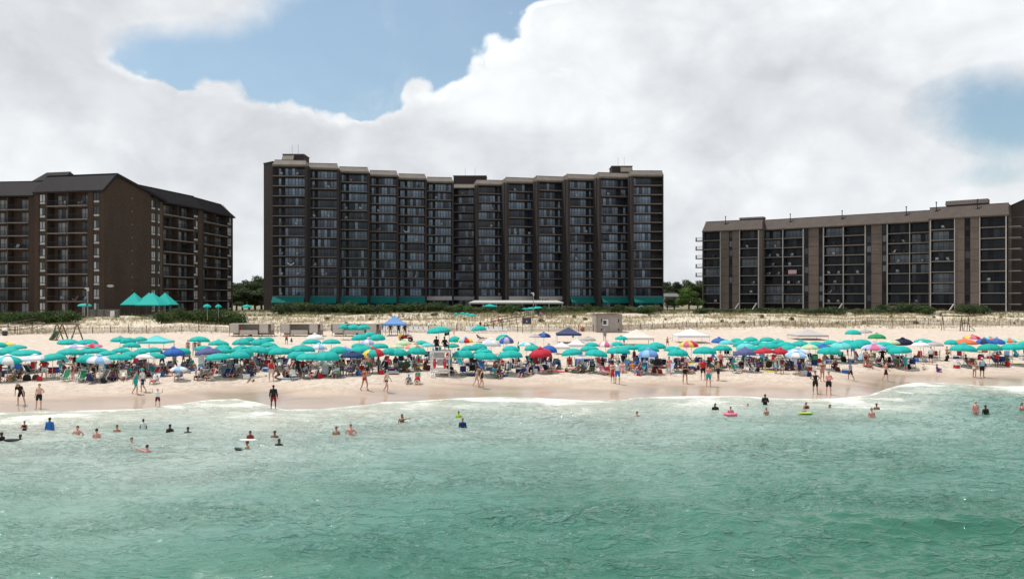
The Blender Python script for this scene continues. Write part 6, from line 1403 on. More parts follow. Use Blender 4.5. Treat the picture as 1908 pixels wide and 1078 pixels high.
for i, x in enumerate((700, 862)): g = ray(*zp(0, x, 665), 0, 56); chair('lounge', (g.x, g.y+.4, g.z), FR+.05, 'green', '%s of two empty green beach chairs facing the sea' % ('left', 'right')[i])
seat(320, 45, 645, 545, 'm', SH('n'), [('tank', 'lblue'), ('briefs', 'black')], 'person in light blue top sitting under the small light blue and white umbrella', 1, 'grey', 'grey chair under the small light blue and white umbrella', fem=1)
seat(320, 262, 655, 515, 'b', SH(), [('tank', 'white'), ('shorts', 'maroon')], 'person in white top reading in low chair beside the red chair', 1, 'brown', 'brown low chair beside the red chair', pn='sit_lap')
seat(320, 395, 662, 470, 'b', SH(), [('shorts', 'maroon')], 'shirtless person leaning in the tall red chair before the sand castles', 1, 'red', 'tall red chair before the row of sand castles', rz=-.5, kind='lounge')
put(320, 1105, 655, 428, 'stand', FR+.2, 's', SH('g'), [('tank', 'red'), ('shorts', 'cream')], 'stout person in bright red top standing right of the sand castles', big=1)
put(320, 1190, 640, 480, 'kneel', LF+.3, 'b', SH(), [('briefs', 'black')], 'person crouching on the sand beside the person in bright red top')
put(320, 1302, 612, 480, 'ground_sit', FR, 'm', SH('n'), [('shorts', 'black')], 'shirtless person sitting on the sand behind the blue surfboard')
put(320, 1400, 612, 405, 'stand', FR-.3, 'l', SH('k'), [('shirt', 'black'), ('shorts', 'black')], 'person in black shirt standing over the white surfboard')
put(320, 1130, 968, 712, 'stand', BK, 'd', SH('k'), [('long_shirt', 'black'), ('shorts', 'dred')], 'man in black long-sleeved shirt and dark red shorts wading at the shallows')
seat(320, 1800, 628, 480, 'l', SH('y'), [('shirt', 'white'), ('shorts', 'pink')], 'person in white shirt sitting before the navy umbrella', 1, 'white', 'white low chair before the navy umbrella')
put(320, 1890, 585, 390, 'stand', FR, 'm', SH(), [('shirt', 'black')], 'person in black shirt standing under the teal umbrellas left of navy umbrella')
g = ray(*zp(320, 1690, 612), 0, 56); chair('lounge', (g.x, g.y+.3, g.z), .1, (.62, .58, .60), 'empty pale striped lounge chair standing in front of the teal umbrellas')
for (x, yf, yt, pn, rz, sk, w, lb) in ((180, 350, 205, 'stand', FR, 'm', [('shorts', 'grey')], 'shirtless person in grey shorts behind the crowd, left of another'), (255, 370, 205, 'relax', FR, 'm', [('shorts', 'lblue')], 'shirtless person in light blue shorts behind the crowd, under a teal umbrella'),
    (305, 320, 200, 'stand', BK, 'm', [('shorts', 'black')], 'person with back turned in black shorts behind the crowd, under a teal umbrella'), (1275, 245, 125, 'hips', BK, 'm', [('shorts', 'brown')], 'shirtless person in brown shorts beside the furled green umbrella'), (760, 155, 45, 'stand', FR, 'm', [('tank', 'red'), ('shorts', 'red')], 'person all in red standing in front of the leftmost cabana'),
    (880, 152, 85, 'ground_sit', FR, 'm', [('tank', 'white')], 'person sitting low in front of the daybed of the leftmost cabana'), (200, 452, 350, 'walk', RT, 'b', [('shorts', 'black')], 'dark-clothed person walking behind the dusky purple umbrella')):
    put(320, x, yf, yt, pn, rz, sk, SH('n'), w, lb, group='people standing behind the crowd')
put(320, 25, 470, 350, 'stand', FR, 'd', SH(), [('tank', 'dred'), ('shorts', 'black')], 'person in dark red under the royal blue umbrella, standing at left')
put(320, 130, 460, 350, 'hips', FR, 'd', SH(), [('shirt', 'maroon'), ('shorts', 'maroon')], 'person in maroon under the royal blue umbrella, hands on hips')
# middle left
put(640, 235, 755, 505, 'walk', BK-.5, 'm', SH('k'), [('bikini_top', 'red'), ('briefs', 'red')], 'person in red bikini walking by the wet sand left of the stand', fem=1)
put(640, 478, 780, 525, 'walk', RT-.3, 'l', SH('y'), [('tank', 'cream'), ('briefs', 'maroon')], 'fair person in cream top walking right over the wet sand')
seat(640, 712, 700, 583, 'l', None, [('shirt', 'grey'), ('shorts', 'navy')], 'child in dark sun hat seated in small white chair', 1, 'white', 'small white chair under the child in dark sun hat', hat=('sun_hat', 'navy'), H=1.3)
seat(640, 812, 702, 545, 'l', SH('k'), [('tank', 'red'), ('shorts', 'white')], 'person in red top seated in green-backed chair by the water', 1, 'green', 'green-backed chair beside the small white chair', kind='lounge', H=1.5)
put(640, 1478, 712, 510, 'walk', RT+.2, 'l', LH('n'), [('bikini_top', 'cream'), ('briefs', 'cream')], 'left one of two people walking right of the stand, in a cream bikini', fem=1)
put(640, 1535, 735, 515, 'walk', RT-.2, 'l', LH('n'), [('swimsuit', 'black')], 'right one of two people walking right of the stand, in black swimsuit', fem=1)
put(640, 272, 575, 358, 'stand', FR+.5, 's', SH('n'), [('shorts', 'green')], 'shirtless person in green shorts standing under the rainbow umbrella')
put(640, 300, 560, 370, 'relax', BK, 'l', SH('y'), [('shorts', 'red')], 'fair shirtless person in red shorts under the rainbow umbrella')
seat(640, 820, 480, 372, 'l', LH('n'), [('swimsuit', 'red')], 'person in red swimsuit seated left of the stand, towel on lap', 1, 'teal', 'teal chair left of the lifeguard stand', fem=1)
seat(640, 480, 520, 430, 'm', SH('n'), [('tank', 'red')], 'person in red tank top in the bright red folding chair', 1, 'red', 'bright red folding chair right of the rainbow umbrella', kind='quad')
for (x, yf, yt, pn, sk, w, lb) in ((522, 140, 20, 'stand', 'd', [('shirt', 'dred')], 'person in dark red under the blue pop-up tent, left one of three'), (612, 140, 15, 'stand', 'd', [('shirt', 'black'), ('shorts', 'black')], 'person in black under the blue pop-up tent, middle one of three'), (682, 140, 20, 'relax', 'd', [('tank', 'maroon'), ('shorts', 'maroon')], 'person in maroon under the blue pop-up tent, right one of three')):
    put(640, x, yf, yt, pn, FR, sk, SH(), w, lb, group='people under the blue tent')
seatp = ray(*zp(640, 1525, 200), 0, 70); person((seatp.x, seatp.y+.4, seatp.z), 'recline', 1.7, RT+.3, 'b', SH(), [('shirt', 'black'), ('shorts', 'grey')], 'person in black lounging in low chair at the back of the beach', None); chair('beach', (seatp.x, seatp.y+.4, seatp.z), RT+.3, 'black', 'black low chair at the back of the beach behind the white and pale blue umbrella')
put(640, 1228, 150, 112, 'stand', FR, 'l', SH('n'), [('shirt', 'cream')], 'small fair child behind the teal umbrella right of the stand', H=1.0)
# lifeguards on the bench
_bz = STAND.z+2.35+.46
for dx, hat, lb, sk in ((-.42, None, 'lifeguard in black seated on the left of the stand bench', 'd'), (.42, None, 'lifeguard in black seated on the right of the stand bench, leg out', 'd')):
    person((STAND.x+dx, STAND.y+.72, _bz-.27+.05), 'sit_lap' if dx < 0 else 'sit', 1.78, FR+(.25 if dx < 0 else .35), sk, SH(), [('tank', 'black'), ('shorts', 'black')], lb, 'lifeguards on the stand')
_b = STAND+Vector((.20, -.05, 2.405)); m_ = MB(); 
for i, (dx, c, w, h, lb) in enumerate(((-.66, 'lblue', .22, .24, 'pale blue box on the lifeguard stand platform, at left'), (-.30, 'navy', .30, .32, 'navy bag on the lifeguard stand platform'), (.0, 'teal', .18, .34, 'teal jug on the lifeguard stand platform'))):
    q = empty('supply_box' if i == 0 else ('bag' if i == 1 else 'water_jug'), (STAND.x+dx, STAND.y-.08, STAND.z+2.403)); mm = MB(); mm.tube([(0,0,0), (0,0,h*.7), (0,0,h)], [w*.5, w*.5, w*.3], 8 if i else 4); mm.build('container', cm(K[c], .5, 'plastic'), q); mm = MB(); mm.tube([(-.05, 0, h), (0, 0, h+.06), (.05, 0, h)], .012, 5); mm.build('handle', M_white, q); tag(q, lb, 'container')
# middle right
for i, (x, yf, yt, sk, w, lb) in enumerate(((192, 500, 330, 'd', [('shirt', 'black'), ('shorts', 'black')], 'person in black standing under the red umbrella, leftmost there'), (226, 508, 333, 'b', [('shirt', 'dred'), ('shorts', 'dred')], 'person in dark red standing under the red umbrella'), (278, 505, 345, 'b', [('shirt', 'grey'), ('shorts', 'grey')], 'grey-haired person in grey shirt standing under the red umbrella'), (335, 505, 350, 'd', [('shirt', 'maroon'), ('shorts', 'black')], 'person in maroon shirt standing under the red umbrella'), (395, 498, 345, 'b', [('tank', 'grey'), ('shorts', 'brown')], 'person in grey tank top and brown shorts, rightmost under the red umbrella'))):
    put(960, x, yf, yt, ('stand', 'relax')[i % 2], (BK, FR, BK, FR, BK)[i]+.2*i, sk, SH('g' if i == 2 else 'k'), w, lb, group='group standing under the red umbrella')
seat(960, 400, 585, 490, 'm', SH('k'), [('briefs', 'black')], 'person lying back with legs stretched left, in front of the red umbrella group', 1, 'white', 'white low lounge chair in front of the red umbrella group', rz=LF+.3, pn='recline')
seat(960, 610, 495, 365, 'b', SH(), [('shirt', 'dred'), ('shorts', 'dred')], 'person in dark red seated low beside the blue and white cooler cart', 1, 'orange', 'orange chair beside the blue and white cart')
put(960, 1082, 675, 500, 'stand', FR, 'l', SH('n'), [('dress', 'red')], 'child in red swim dress standing beside the person in blue shorts')
put(960, 1136, 680, 450, 'point', BK, 'l', SH('y'), [('tank', 'white'), ('shorts', 'blue')], 'person in white top and blue shorts raising one arm by the red-clad child')
seat(960, 1000, 600, 460, 'm', SH('n'), [('swimsuit', 'pink')], 'person in pink reclining left of the red-clad child', 1, 'pink', 'pink lounge chair left of the red-clad child', rz=.6, pn='recline', fem=1)
seat(960, 1205, 572, 450, 'l', LH('n'), [('swimsuit', 'pink')], 'person in pink seated right of the raised-arm person', 1, 'cream', 'cream chair right of the raised-arm person', fem=1)
seat(960, 1320, 562, 450, 'm', SH('n'), [('shirt', 'orange'), ('shorts', 'brown')], 'person in orange seated left of the child with the red bucket', 1, 'blue', 'blue chair left of the child with the red bucket')
put(960, 1358, 590, 480, 'ground_sit', RT, 'l', SH('n'), [('long_shirt', 'blue'), ('shorts', 'navy')], 'child in bright blue sitting beside a red bucket', H=1.3)
g = ray(*zp(960, 1378, 597), 0, 56); bucket(g, 'red', 'red bucket beside the child in bright blue')
put(960, 1578, 588, 378, 'walk', BK+.3, 'm', SH(), [('long_shirt', 'black'), ('shorts', 'black')], 'person in long black clothes walking up the sand with a striped towel')
put(960, 1708, 588, 393, 'relax', FR, 'l', LH('n'), [('bikini_top', 'pink'), ('briefs', 'pink')], 'person in pink bikini standing right of the black-clad walker', fem=1)
seat(960, 1440, 510, 400, 'l', SH('n'), [('tank', 'white'), ('shorts', 'pink')], 'person in white top sitting below the periwinkle umbrella', 1, 'white', 'white chair below the periwinkle umbrella')
put(960, 1887, 682, 452, 'fold', FR, 'm', SH(), [('swimsuit', 'black')], 'person in black swimsuit with folded arms on the wet sand', fem=1)
put(960, 995, 205, 140, 'stand', BK, 'b', SH('g'), [('shirt', 'grey'), ('shorts', 'grey')], 'person in pale grey shirt standing alone at the back of the beach', H=1.65, group='people standing behind the crowd')
put(960, 1692, 268, 168, 'point', FR, 'm', SH(), [('shorts', 'dred')], 'shirtless person throwing with arm out, right of the cream tent', group='people standing behind the crowd')
put(960, 1207, 235, 150, 'stand', FR, 'd', SH(), [('shirt', 'olive'), ('shorts', 'black')], 'person in olive shirt at the left leg of the cream tent', group='people standing behind the crowd')
# right
put(1280, 180, 640, 412, 'stand', BK-.4, 's', SH('g'), [('shirt', 'red'), ('shorts', 'black')], 'person in red shirt and black shorts in the standing group of four')
put(1280, 240, 715, 480, 'stand', BK, 's', SH('k'), [('shorts', 'teal')], 'shirtless person in teal shorts with back turned in standing group')
put(1280, 348, 650, 415, 'fold', LF, 'm', SH('g'), [('shorts', 'black')], 'shirtless person in black shorts, rightmost of the standing group', hat=('cap', 'white'))
put(1280, 240, 560, 400, 'hips', FR, 'd', SH(), [('shirt', 'black')], 'person in black shirt with white emblem behind the standing group')
put(1280, 372, 540, 330, 'stand', FR+.4, 's', SH('n'), [('shorts', 'dred')], 'sunburnt shirtless person in dark red shorts under the teal umbrella')
seat(1280, 430, 540, 440, 'm', SH(), [('tank', 'brown'), ('shorts', 'black')], 'person in brown reclining in white lounge right of the standing group', 1, 'white', 'white lounge chair right of the standing group', rz=RT-.4, pn='recline')
seat(1280, 545, 552, 455, 'm', SH(), [('shirt', 'black'), ('shorts', 'black')], 'person in black sitting in white low chair facing right', 1, 'white', 'white low chair under the black-clad person facing right', rz=RT-.3, pn='recline')
put(1280, 985, 570, 375, 'relax', RT, 'm', SH(), [('shorts', 'lblue')], 'shirtless person in pale blue shorts below the red umbrellas')
put(1280, 1426, 795, 550, 'hips', FR, 'm', SH('k'), [('swimsuit', 'black'), ('shorts', 'black')], 'woman in black swim dress with hands on hips at the water edge', fem=1)
put(1280, 1575, 800, 512, 'fold', FR, 's', SH('n'), [('shorts', 'black')], 'large shirtless man in black shorts with hands raised at the water edge', big=1)
put(1280, 1505, 655, 440, 'point', FR+.3, 'm', SH('n'), [('bikini_top', 'red'), ('briefs', 'pink')], 'person in red bikini holding one arm out behind the large man', fem=1)
put(1280, 1818, 642, 450, 'walk', LF+.2, 'm', None, [('shirt', 'grey'), ('shorts', 'black')], 'person in grey shirt and blue cap walking left on the sand', hat=('cap', 'blue'))
put(1280, 1842, 385, 210, 'fold', FR, 'm', SH(), [('shorts', 'blue')], 'shirtless person in blue shorts standing right of the tilted teal umbrella')
put(1280, 1785, 372, 260, 'hips', RT, 'm', SH('n'), [('shorts', 'dred')], 'shirtless person in dark red shorts left of the blue-shorted person')
put(1588, 148, 500, 300, 'stand', BK, 'm', SH('n'), [('bikini_top', 'white'), ('briefs', 'maroon')], 'left one of the bikini pair under the lavender and pink umbrella', fem=1)
put(1588, 207, 518, 315, 'relax', FR, 'm', SH('n'), [('bikini_top', 'cream'), ('briefs', 'cream')], 'right one of the bikini pair under the lavender and pink umbrella', fem=1)
put(1588, 372, 652, 402, 'walk', RT-.5, 's', SH('n'), [('shorts', 'black')], 'shirtless person in black shorts walking along the right wet sand')
put(1588, 872, 468, 255, 'stand', BK, 'l', SH('g'), [('shirt', 'white'), ('shorts', 'black')], 'grey-haired person in white shirt and black shorts before red chairs', big=1)
put(1588, 792, 525, 450, 'ground_sit', FR, 'l', SH('y'), [('shirt', 'white')], 'toddler in white sitting on the sand below the red chairs', H=1.15)
put(1588, 948, 552, 448, 'ground_sit', RT-.5, 'm', SH('k'), [('long_shirt', 'purple'), ('shorts', 'purple')], 'child in dark purple crouching on the sand below the red chairs', H=1.5)
put(1588, 1055, 355, 262, 'ground_sit', FR, 'm', SH(), [('shorts', 'brown')], 'shirtless person sitting alone left of the orange umbrella group', H=1.7)
put(1588, 1355, 615, 418, 'relax', RT, 'm', LH('k'), [('bikini_top', 'black'), ('briefs', 'white')], 'thin person in dark bikini, left one of the far right pair', fem=1)
put(1588, 1442, 612, 395, 'stand', FR, 'm', SH('g'), [('tank', 'lblue'), ('shorts', 'black')], 'person in white hat, pale top and black shorts of the far right pair', hat=('cap', 'white'), big=1)
for i, (x, c) in enumerate(((790, 'red'), (930, 'dred'))): g = ray(*zp(1588, x, 410), 0, 60); chair('quad', (g.x, g.y+.3, g.z), (.3, -.5)[i], c, '%s folding chair beside the person in white shirt' % ('bright red', 'dark red')[i])
g = ray(*zp(1588, 1355, 560), 0, 56)
# in the sea: (zoom window, x, water line, top of head, pose, ...)
GS = 'bathers in the sea'
def bather(px, yw, yt, skin, hair, wear, label, pname='stand', rz=FR, sub=None, H=1.65, **k):
    Y = CAMH*FPX/(yw-HY); x = (px-954)/FPX*Y; vis = (yw-yt)/FPX*Y; p = pose(pname, k.get('fem', 0), k.get('big', 0)); top = p.h*H/1.72
    person((x, Y, vis-top+.04), pname, H, rz, skin, hair, wear, label, GS, eyes=True, **k)
a5 = lambda ox, x: ox+x/5.9625
bather(a5(0, 272), 802, 785, 'm', SH(), [('swimsuit', 'black')], 'bather in black swimsuit farthest back at far left', 'fold', fem=1, H=1.3)
bather(a5(0, 552), 800, 778.5, 'd', SH(), [('long_shirt', 'blue')], 'bather in bright blue shirt standing waist deep')
bather(a5(0, 862), 812, 794, 's', SH(), [], 'shirtless bather with elbows out, left of the dark-haired one', 'hips')
bather(a5(0, 1075), 816, 799, 's', SH(), [], 'shirtless dark-haired bather seen from behind at left', 'stand', BK)
bather(a5(0, 1300), 804, 792, 'm', SH('n'), [], 'bather up to the shoulders in light splashes', 'stand')
bather(a5(0, 1592), 795, 781, 'd', SH(), [('shirt', 'white')], 'bather in white shirt at left, seen from behind', 'stand', BK, H=1.4)
bather(a5(0, 1888), 805, 791, 'd', SH(), [('tank', 'black')], 'dark-skinned bather in black with shoulders out of the water')
bather(a5(0, 1462), 828, 816, 'l', SH('k'), [], 'bather with only the head above water, nearest at left', 'stand')
bather(a5(0, 1635), 846, 829, 's', SH('n'), [], 'pale bather nearest the camera, one arm out to the left', 'point', BK)
bather(a5(0, 225), 820, 810, 'd', SH(), [('tank', 'black')], 'dark bather low in the water right of the one with board', 'stand')
bather(a5(0, 18), 820, 806, 'd', SH(), [('long_shirt', 'black')], 'bather in black leaning on a dark board at the left edge', 'stand', RT)
board((at(10, 820, CAMH*FPX/(820-HY)).x+.5, CAMH*FPX/(820-HY), .02), RT, 'black', 'black board under the bather at the left edge')
a53 = lambda x: 320+x/5.3
bather(a53(160), 806, 796, 'd', SH(), [], 'round-headed dark bather, only head showing, left middle')
bather(a53(775), 819, 803, 'b', SH(), [('tank', 'dred')], 'bather in dark red lying on a pale board', 'stand', FR, H=1.5)
board((at(a53(780), 819, CAMH*FPX/(819-HY)).x, CAMH*FPX/(819.5-HY)-.25, .03), RT, 'white', 'white bodyboard under the bather in dark red')
bather(a53(1017), 816, 803, 'b', SH(), [], 'brown-skinned bather right of the bather in dark red')
bather(a53(745), 838, 822, 'm', SH('n'), [], 'bather holding on to the black bodyboard', 'stand', LF)
board((at(a53(735), 838, CAMH*FPX/(838-HY)).x, CAMH*FPX/(838-HY)-.35, .04), RT+.2, 'black', 'black bodyboard held by a bather', tilt=R(14))
bather(a53(1060), 834, 818, 'd', SH(), [('tank', 'black')], 'dark-skinned bather with elbows bent at the water surface', 'fold')
bather(a53(1625), 807, 795, 'm', SH(), [], 'black-haired bather left of the pale bather in mid water')
bather(a53(1768), 807, 791, 's', SH('n'), [], 'pale shirtless bather right of the black-haired bather', 'hips')
a68 = lambda x: 680+x/6.814
bather(a68(470), 787, 772, 'm', LH('k'), [('bikini_top', 'brown')], 'long-haired bather reaching one arm to the right', 'point', FR, fem=1)
bather(a68(1190), 780, 767, 'm', SH('n'), [('shirt', 'lime')], 'bather in lime green shirt in the middle shallows', H=1.4)
bather(a68(1240), 795, 780, 'm', SH('n'), [('long_shirt', 'navy')], 'bather in navy shirt just below the lime green one', H=1.5)
bather(1187, 777, 767, 'm', SH(), [], 'lone bather with pale shoulders in the middle right shallows')
a0 = lambda x: 1280+x/5.9625; yy = lambda y: 600+y/5.9625
bather(a0(315), yy(970), yy(905), 'm', LH('k'), [('shirt', 'black')], 'long-haired bather in black at left of the right-hand group', fem=1)
bather(a0(485), yy(1028), yy(942), 'm', SH('n'), [('shirt', 'pink')], 'bather in pink with a pink swim ring', H=1.4)
bather(a0(675), yy(945), yy(903), 'l', SH('g'), [], 'grey-haired bather, only the head showing, behind the others')
bather(a0(868), yy(912), yy(805), 'd', None, [('long_shirt', 'black'), ('shorts', 'black')], 'person in black cap and shirt standing thigh deep near the foam', 'fold', hat=('cap', 'black'))
bather(a0(882), yy(1015), yy(958), 'm', SH('n'), [], 'small brown-haired bather below the person in black cap', H=1.3)
bather(a0(1325), yy(965), yy(888), 'm', LH('y'), [('swimsuit', 'maroon')], 'blond bather in maroon standing behind the green board', fem=1)
bather(a0(1300), yy(1005), yy(950), 'l', SH('y'), [], 'fair child leaning on the green board', H=1.2)
bather(a0(1590), yy(965), yy(918), 'm', LH('k'), [], 'dark-haired bather low in the water right of the green board')
for px, yw, c, lb, t in ((a0(1300), yy(1010), 'lime', 'lime green bodyboard under the fair child', 0),):
    Y = CAMH*FPX/(yw-HY); board(((px-954)/FPX*Y, Y-.25, .03), RT, c, lb)
Y = CAMH*FPX/(yy(1022)-HY); e = empty('swim_ring', ((a0(482)-954)/FPX*Y, Y, .03)); m_ = MB(); n_ = 20
ring_v = []; ring_f = []
for i in range(n_):
    a = 2*math.pi*i/n_
    for k in range(8): b = 2*math.pi*k/8; rr_ = .40+.12*math.cos(b); ring_v.append((rr_*math.cos(a), rr_*math.sin(a), .12*math.sin(b)))
for i in range(n_):
    for k in range(8): ring_f.append((i*8+k, ((i+1) % n_)*8+k, ((i+1) % n_)*8+(k+1) % 8, i*8+(k+1) % 8))
m_.add(ring_v, ring_f); m_.build('tube', cm(K['pink'], .4, 'plastic'), e, True); m_ = MB(); m_.tube([(.5, .1, .04), (.56, .1, .07)], .02, 6); m_.build('valve', M_white, e); tag(e, 'pink swim ring round the bather in pink', 'swim ring')
a6 = lambda x: 1588+x/5.9625
bather(a6(270), yy(950), yy(905), 'b', SH(), [], 'black-haired bather, head only, behind the pale one at right')
bather(a6(215), yy(1058), yy(958), 's', SH('n'), [], 'pale shirtless bather standing chest deep at right', 'stand')
bather(a6(1370), yy(995), yy(878), 's', SH('g'), [], 'large sunburnt bald bather at far right', 'stand', BK, big=1)
bather(a6(1482), yy(990), yy(925), 'd', SH(), [('tank', 'black')], 'bather in black beside the large sunburnt bather')
bather(a6(1888), yy(970), yy(898), 's', LH('k'), [('bikini_top', 'pink')], 'dark-haired bather in pink cut by the right edge', fem=1)
# on the dune path
for i, (px, yf, yt, w, sk, lb) in enumerate(((922, 606, 595, [('shirt', 'pink')], 'l', 'person in pink on the dune path behind the white chairs'), (929, 604, 591.5, [('shirt', 'red'), ('shorts', 'red')], 'm', 'person in red walking on the dune path'), (935.5, 604, 592, [('shirt', 'teal'), ('shorts', 'white')], 'm', 'person in pale teal walking on the dune path'), (895, 612, 598, [('shirt', 'dred')], 'b', 'person in dark red behind the teal umbrella near the path'), (1003, 592, 576, [('shirt', 'black'), ('shorts', 'navy')], 'b', 'person in black coming down the dune path by the lamp'), (1007.5, 593, 580, [('shirt', 'pink'), ('shorts', 'brown')], 'm', 'person in faded pink coming down the dune path by the lamp'))):
    g = ray(px, yf, 0, 100); person(g, 'walk', min(1.8, (yf-yt)/FPX*g.y), (.2, 2.9, .1, 0, .4, .2)[i], sk, SH('n'), w, lb, 'people on the dune path')
# ------------------------------------------------------------------ what is packed into the umbrella shade
def crowd():
    rr = random.Random(404); tops = ['black', 'white', 'black', 'navy', 'navy', 'red', 'grey', 'pink', 'maroon', 'maroon', 'teal', 'brown', 'brown', 'purple', 'black', 'olive']
    slots = [(-.60, -.25), (.62, -.30), (-1.25, .15), (1.22, .10), (-.25, .85), (.75, .80), (.05, -1.0), (-1.0, -.85), (1.0, -.95)]
    npers = sum(1 for o in bpy.data.objects if o.get('category') == 'person')
    def lab(head, u):
        s = '%s under %s' % (head, u['ref']); w = s.split()
        if len(w) > 16 and 'two empty' in s: w = s.replace('two empty green chairs', 'green chairs').split()
        if len(w) > 16: w = ('%s under %s' % (head, u['ref'].replace('the ', '', 1).replace(' the ', ' '))).split()
        return ' '.join(w[:16])
    order = sorted(UMB, key=lambda q: -q['bot'])
    for u in order:
        if u['w'] < 29 and u['bot'] > 680: continue
        g = u['loc']; front = u['bot'] >= 643; vis = u['bot'] >= 634; sl = slots[:]; 
        if front: rr.shuffle(sl)
        used = set(); cu = set()
        P = (2 if rr.random() < .75 else 3) if front else (1 if vis or rr.random() < .25 else 0)
        Cn = (2 if rr.random() < .35 else 1) if front else (1 if (vis and rr.random() < .7) or rr.random() < .15 else 0)
        if abs(u['x']-820) < 18: P = min(P, 1)
        def pos(s): x = g.x+s[0]*u['R']*.95+rr.uniform(-.1, .1); y = g.y+s[1]*u['R']*.95; return (x, y, Tf(x, y))
        for i in range(P):
            if npers >= 296: break
            c = rr.choice([t for t in tops if t not in used]); used.add(c); s = sl.pop(); q = pos(s); rz = rr.gauss(0, .7) if rr.random() < .75 else rr.uniform(0, 6.28)
            kind = rr.choices(['sit', 'sit_lap', 'ground_sit', 'recline', 'stand', 'hips', 'walk'], [3.2, 3, 1.4, 1.2, 1.3, .4, .4])[0]
            sk = rr.choices('lmbds', [2, 4, 2.5, 2, 1.2])[0]; hair = (rr.choice(['short_hair', 'short_hair', 'long_hair']), rr.choice('kkknyg')); wear = []
            fem = hair[0] == 'long_hair'
            wear = [('swimsuit', c)] if fem and rr.random() < .5 else [(rr.choice(['shirt', 'tank', 'shirt']), c), ('shorts', rr.choice(['black', 'navy', 'grey', c, 'white']))]
            hat = rr.choice([None, None, None, ('cap', 'white'), ('sun_hat', 'cream')])
            if hat: hair = None
            act = {'sit': 'person in %s', 'sit_lap': 'person in %s', 'ground_sit': 'person in %s', 'recline': 'person in %s', 'stand': 'person in %s', 'hips': 'person in %s', 'walk': 'person in %s'}[kind] % {'lblue': 'pale blue', 'dred': 'dark red'}.get(c, c)
            person(q, kind, rr.uniform(1.55, 1.8) if kind != 'stand' else rr.uniform(1.5, 1.72), rz, sk, hair, wear, lab(act, u), 'people under the umbrellas', fem=1 if fem else 0, hat=hat); npers += 1
            if kind in ('sit', 'sit_lap', 'recline'):
                cc = rr.choice([t for t in ('navy', 'black', 'black', 'green', 'maroon', 'grey', 'navy', 'brown', 'white', 'teal') if t not in cu]); cu.add(cc)
                chair('beach', q, rz, cc, lab('%s chair' % cc, u), 'chairs under the umbrellas')
        for i in range(Cn):
            if not sl: break
            cc = rr.choice([t for t in ('navy', 'black', 'black', 'navy', 'green', 'maroon', 'grey', 'brown', 'white', 'red', 'blue', 'teal', 'lblue') if t not in cu]); cu.add(cc); q = pos(sl.pop())
            nmc = {'lblue': 'pale blue'}.get(cc, cc); chair(rr.choice(['quad', 'quad', 'beach', 'lounge']), q, rr.gauss(0, .9), cc, lab('empty %s chair' % nmc, u), 'chairs under the umbrellas')
        bu = set()
        for i in range((2 if front and rr.random() < .6 else 1) if vis else (1 if rr.random() < .2 else 0)):
            if not sl: break
            cc = rr.choice([t for t in ('navy', 'black', 'maroon', 'grey', 'blue', 'brown', 'white', 'red') if t not in bu]); bu.add(cc); bag(pos(sl.pop()), rr.uniform(0, 6), cc, lab('%s bag' % cc, u), rr.uniform(.9, 1.3))
        if sl and rr.random() < (.55 if front else .2): cc = rr.choice(['blue', 'red', 'white', 'navy']); cooler(pos(sl.pop()), rr.uniform(-.6, .6), cc, lab('%s cooler' % cc, u))
        if sl and rr.random() < (.5 if front else .12): cc = rr.choice(['white', 'pink', 'blue', 'red', 'yellow', 'cream']); towel(pos(sl.pop()), rr.uniform(-.8, .8), cc, lab('%s towel' % cc, u))
crowd()
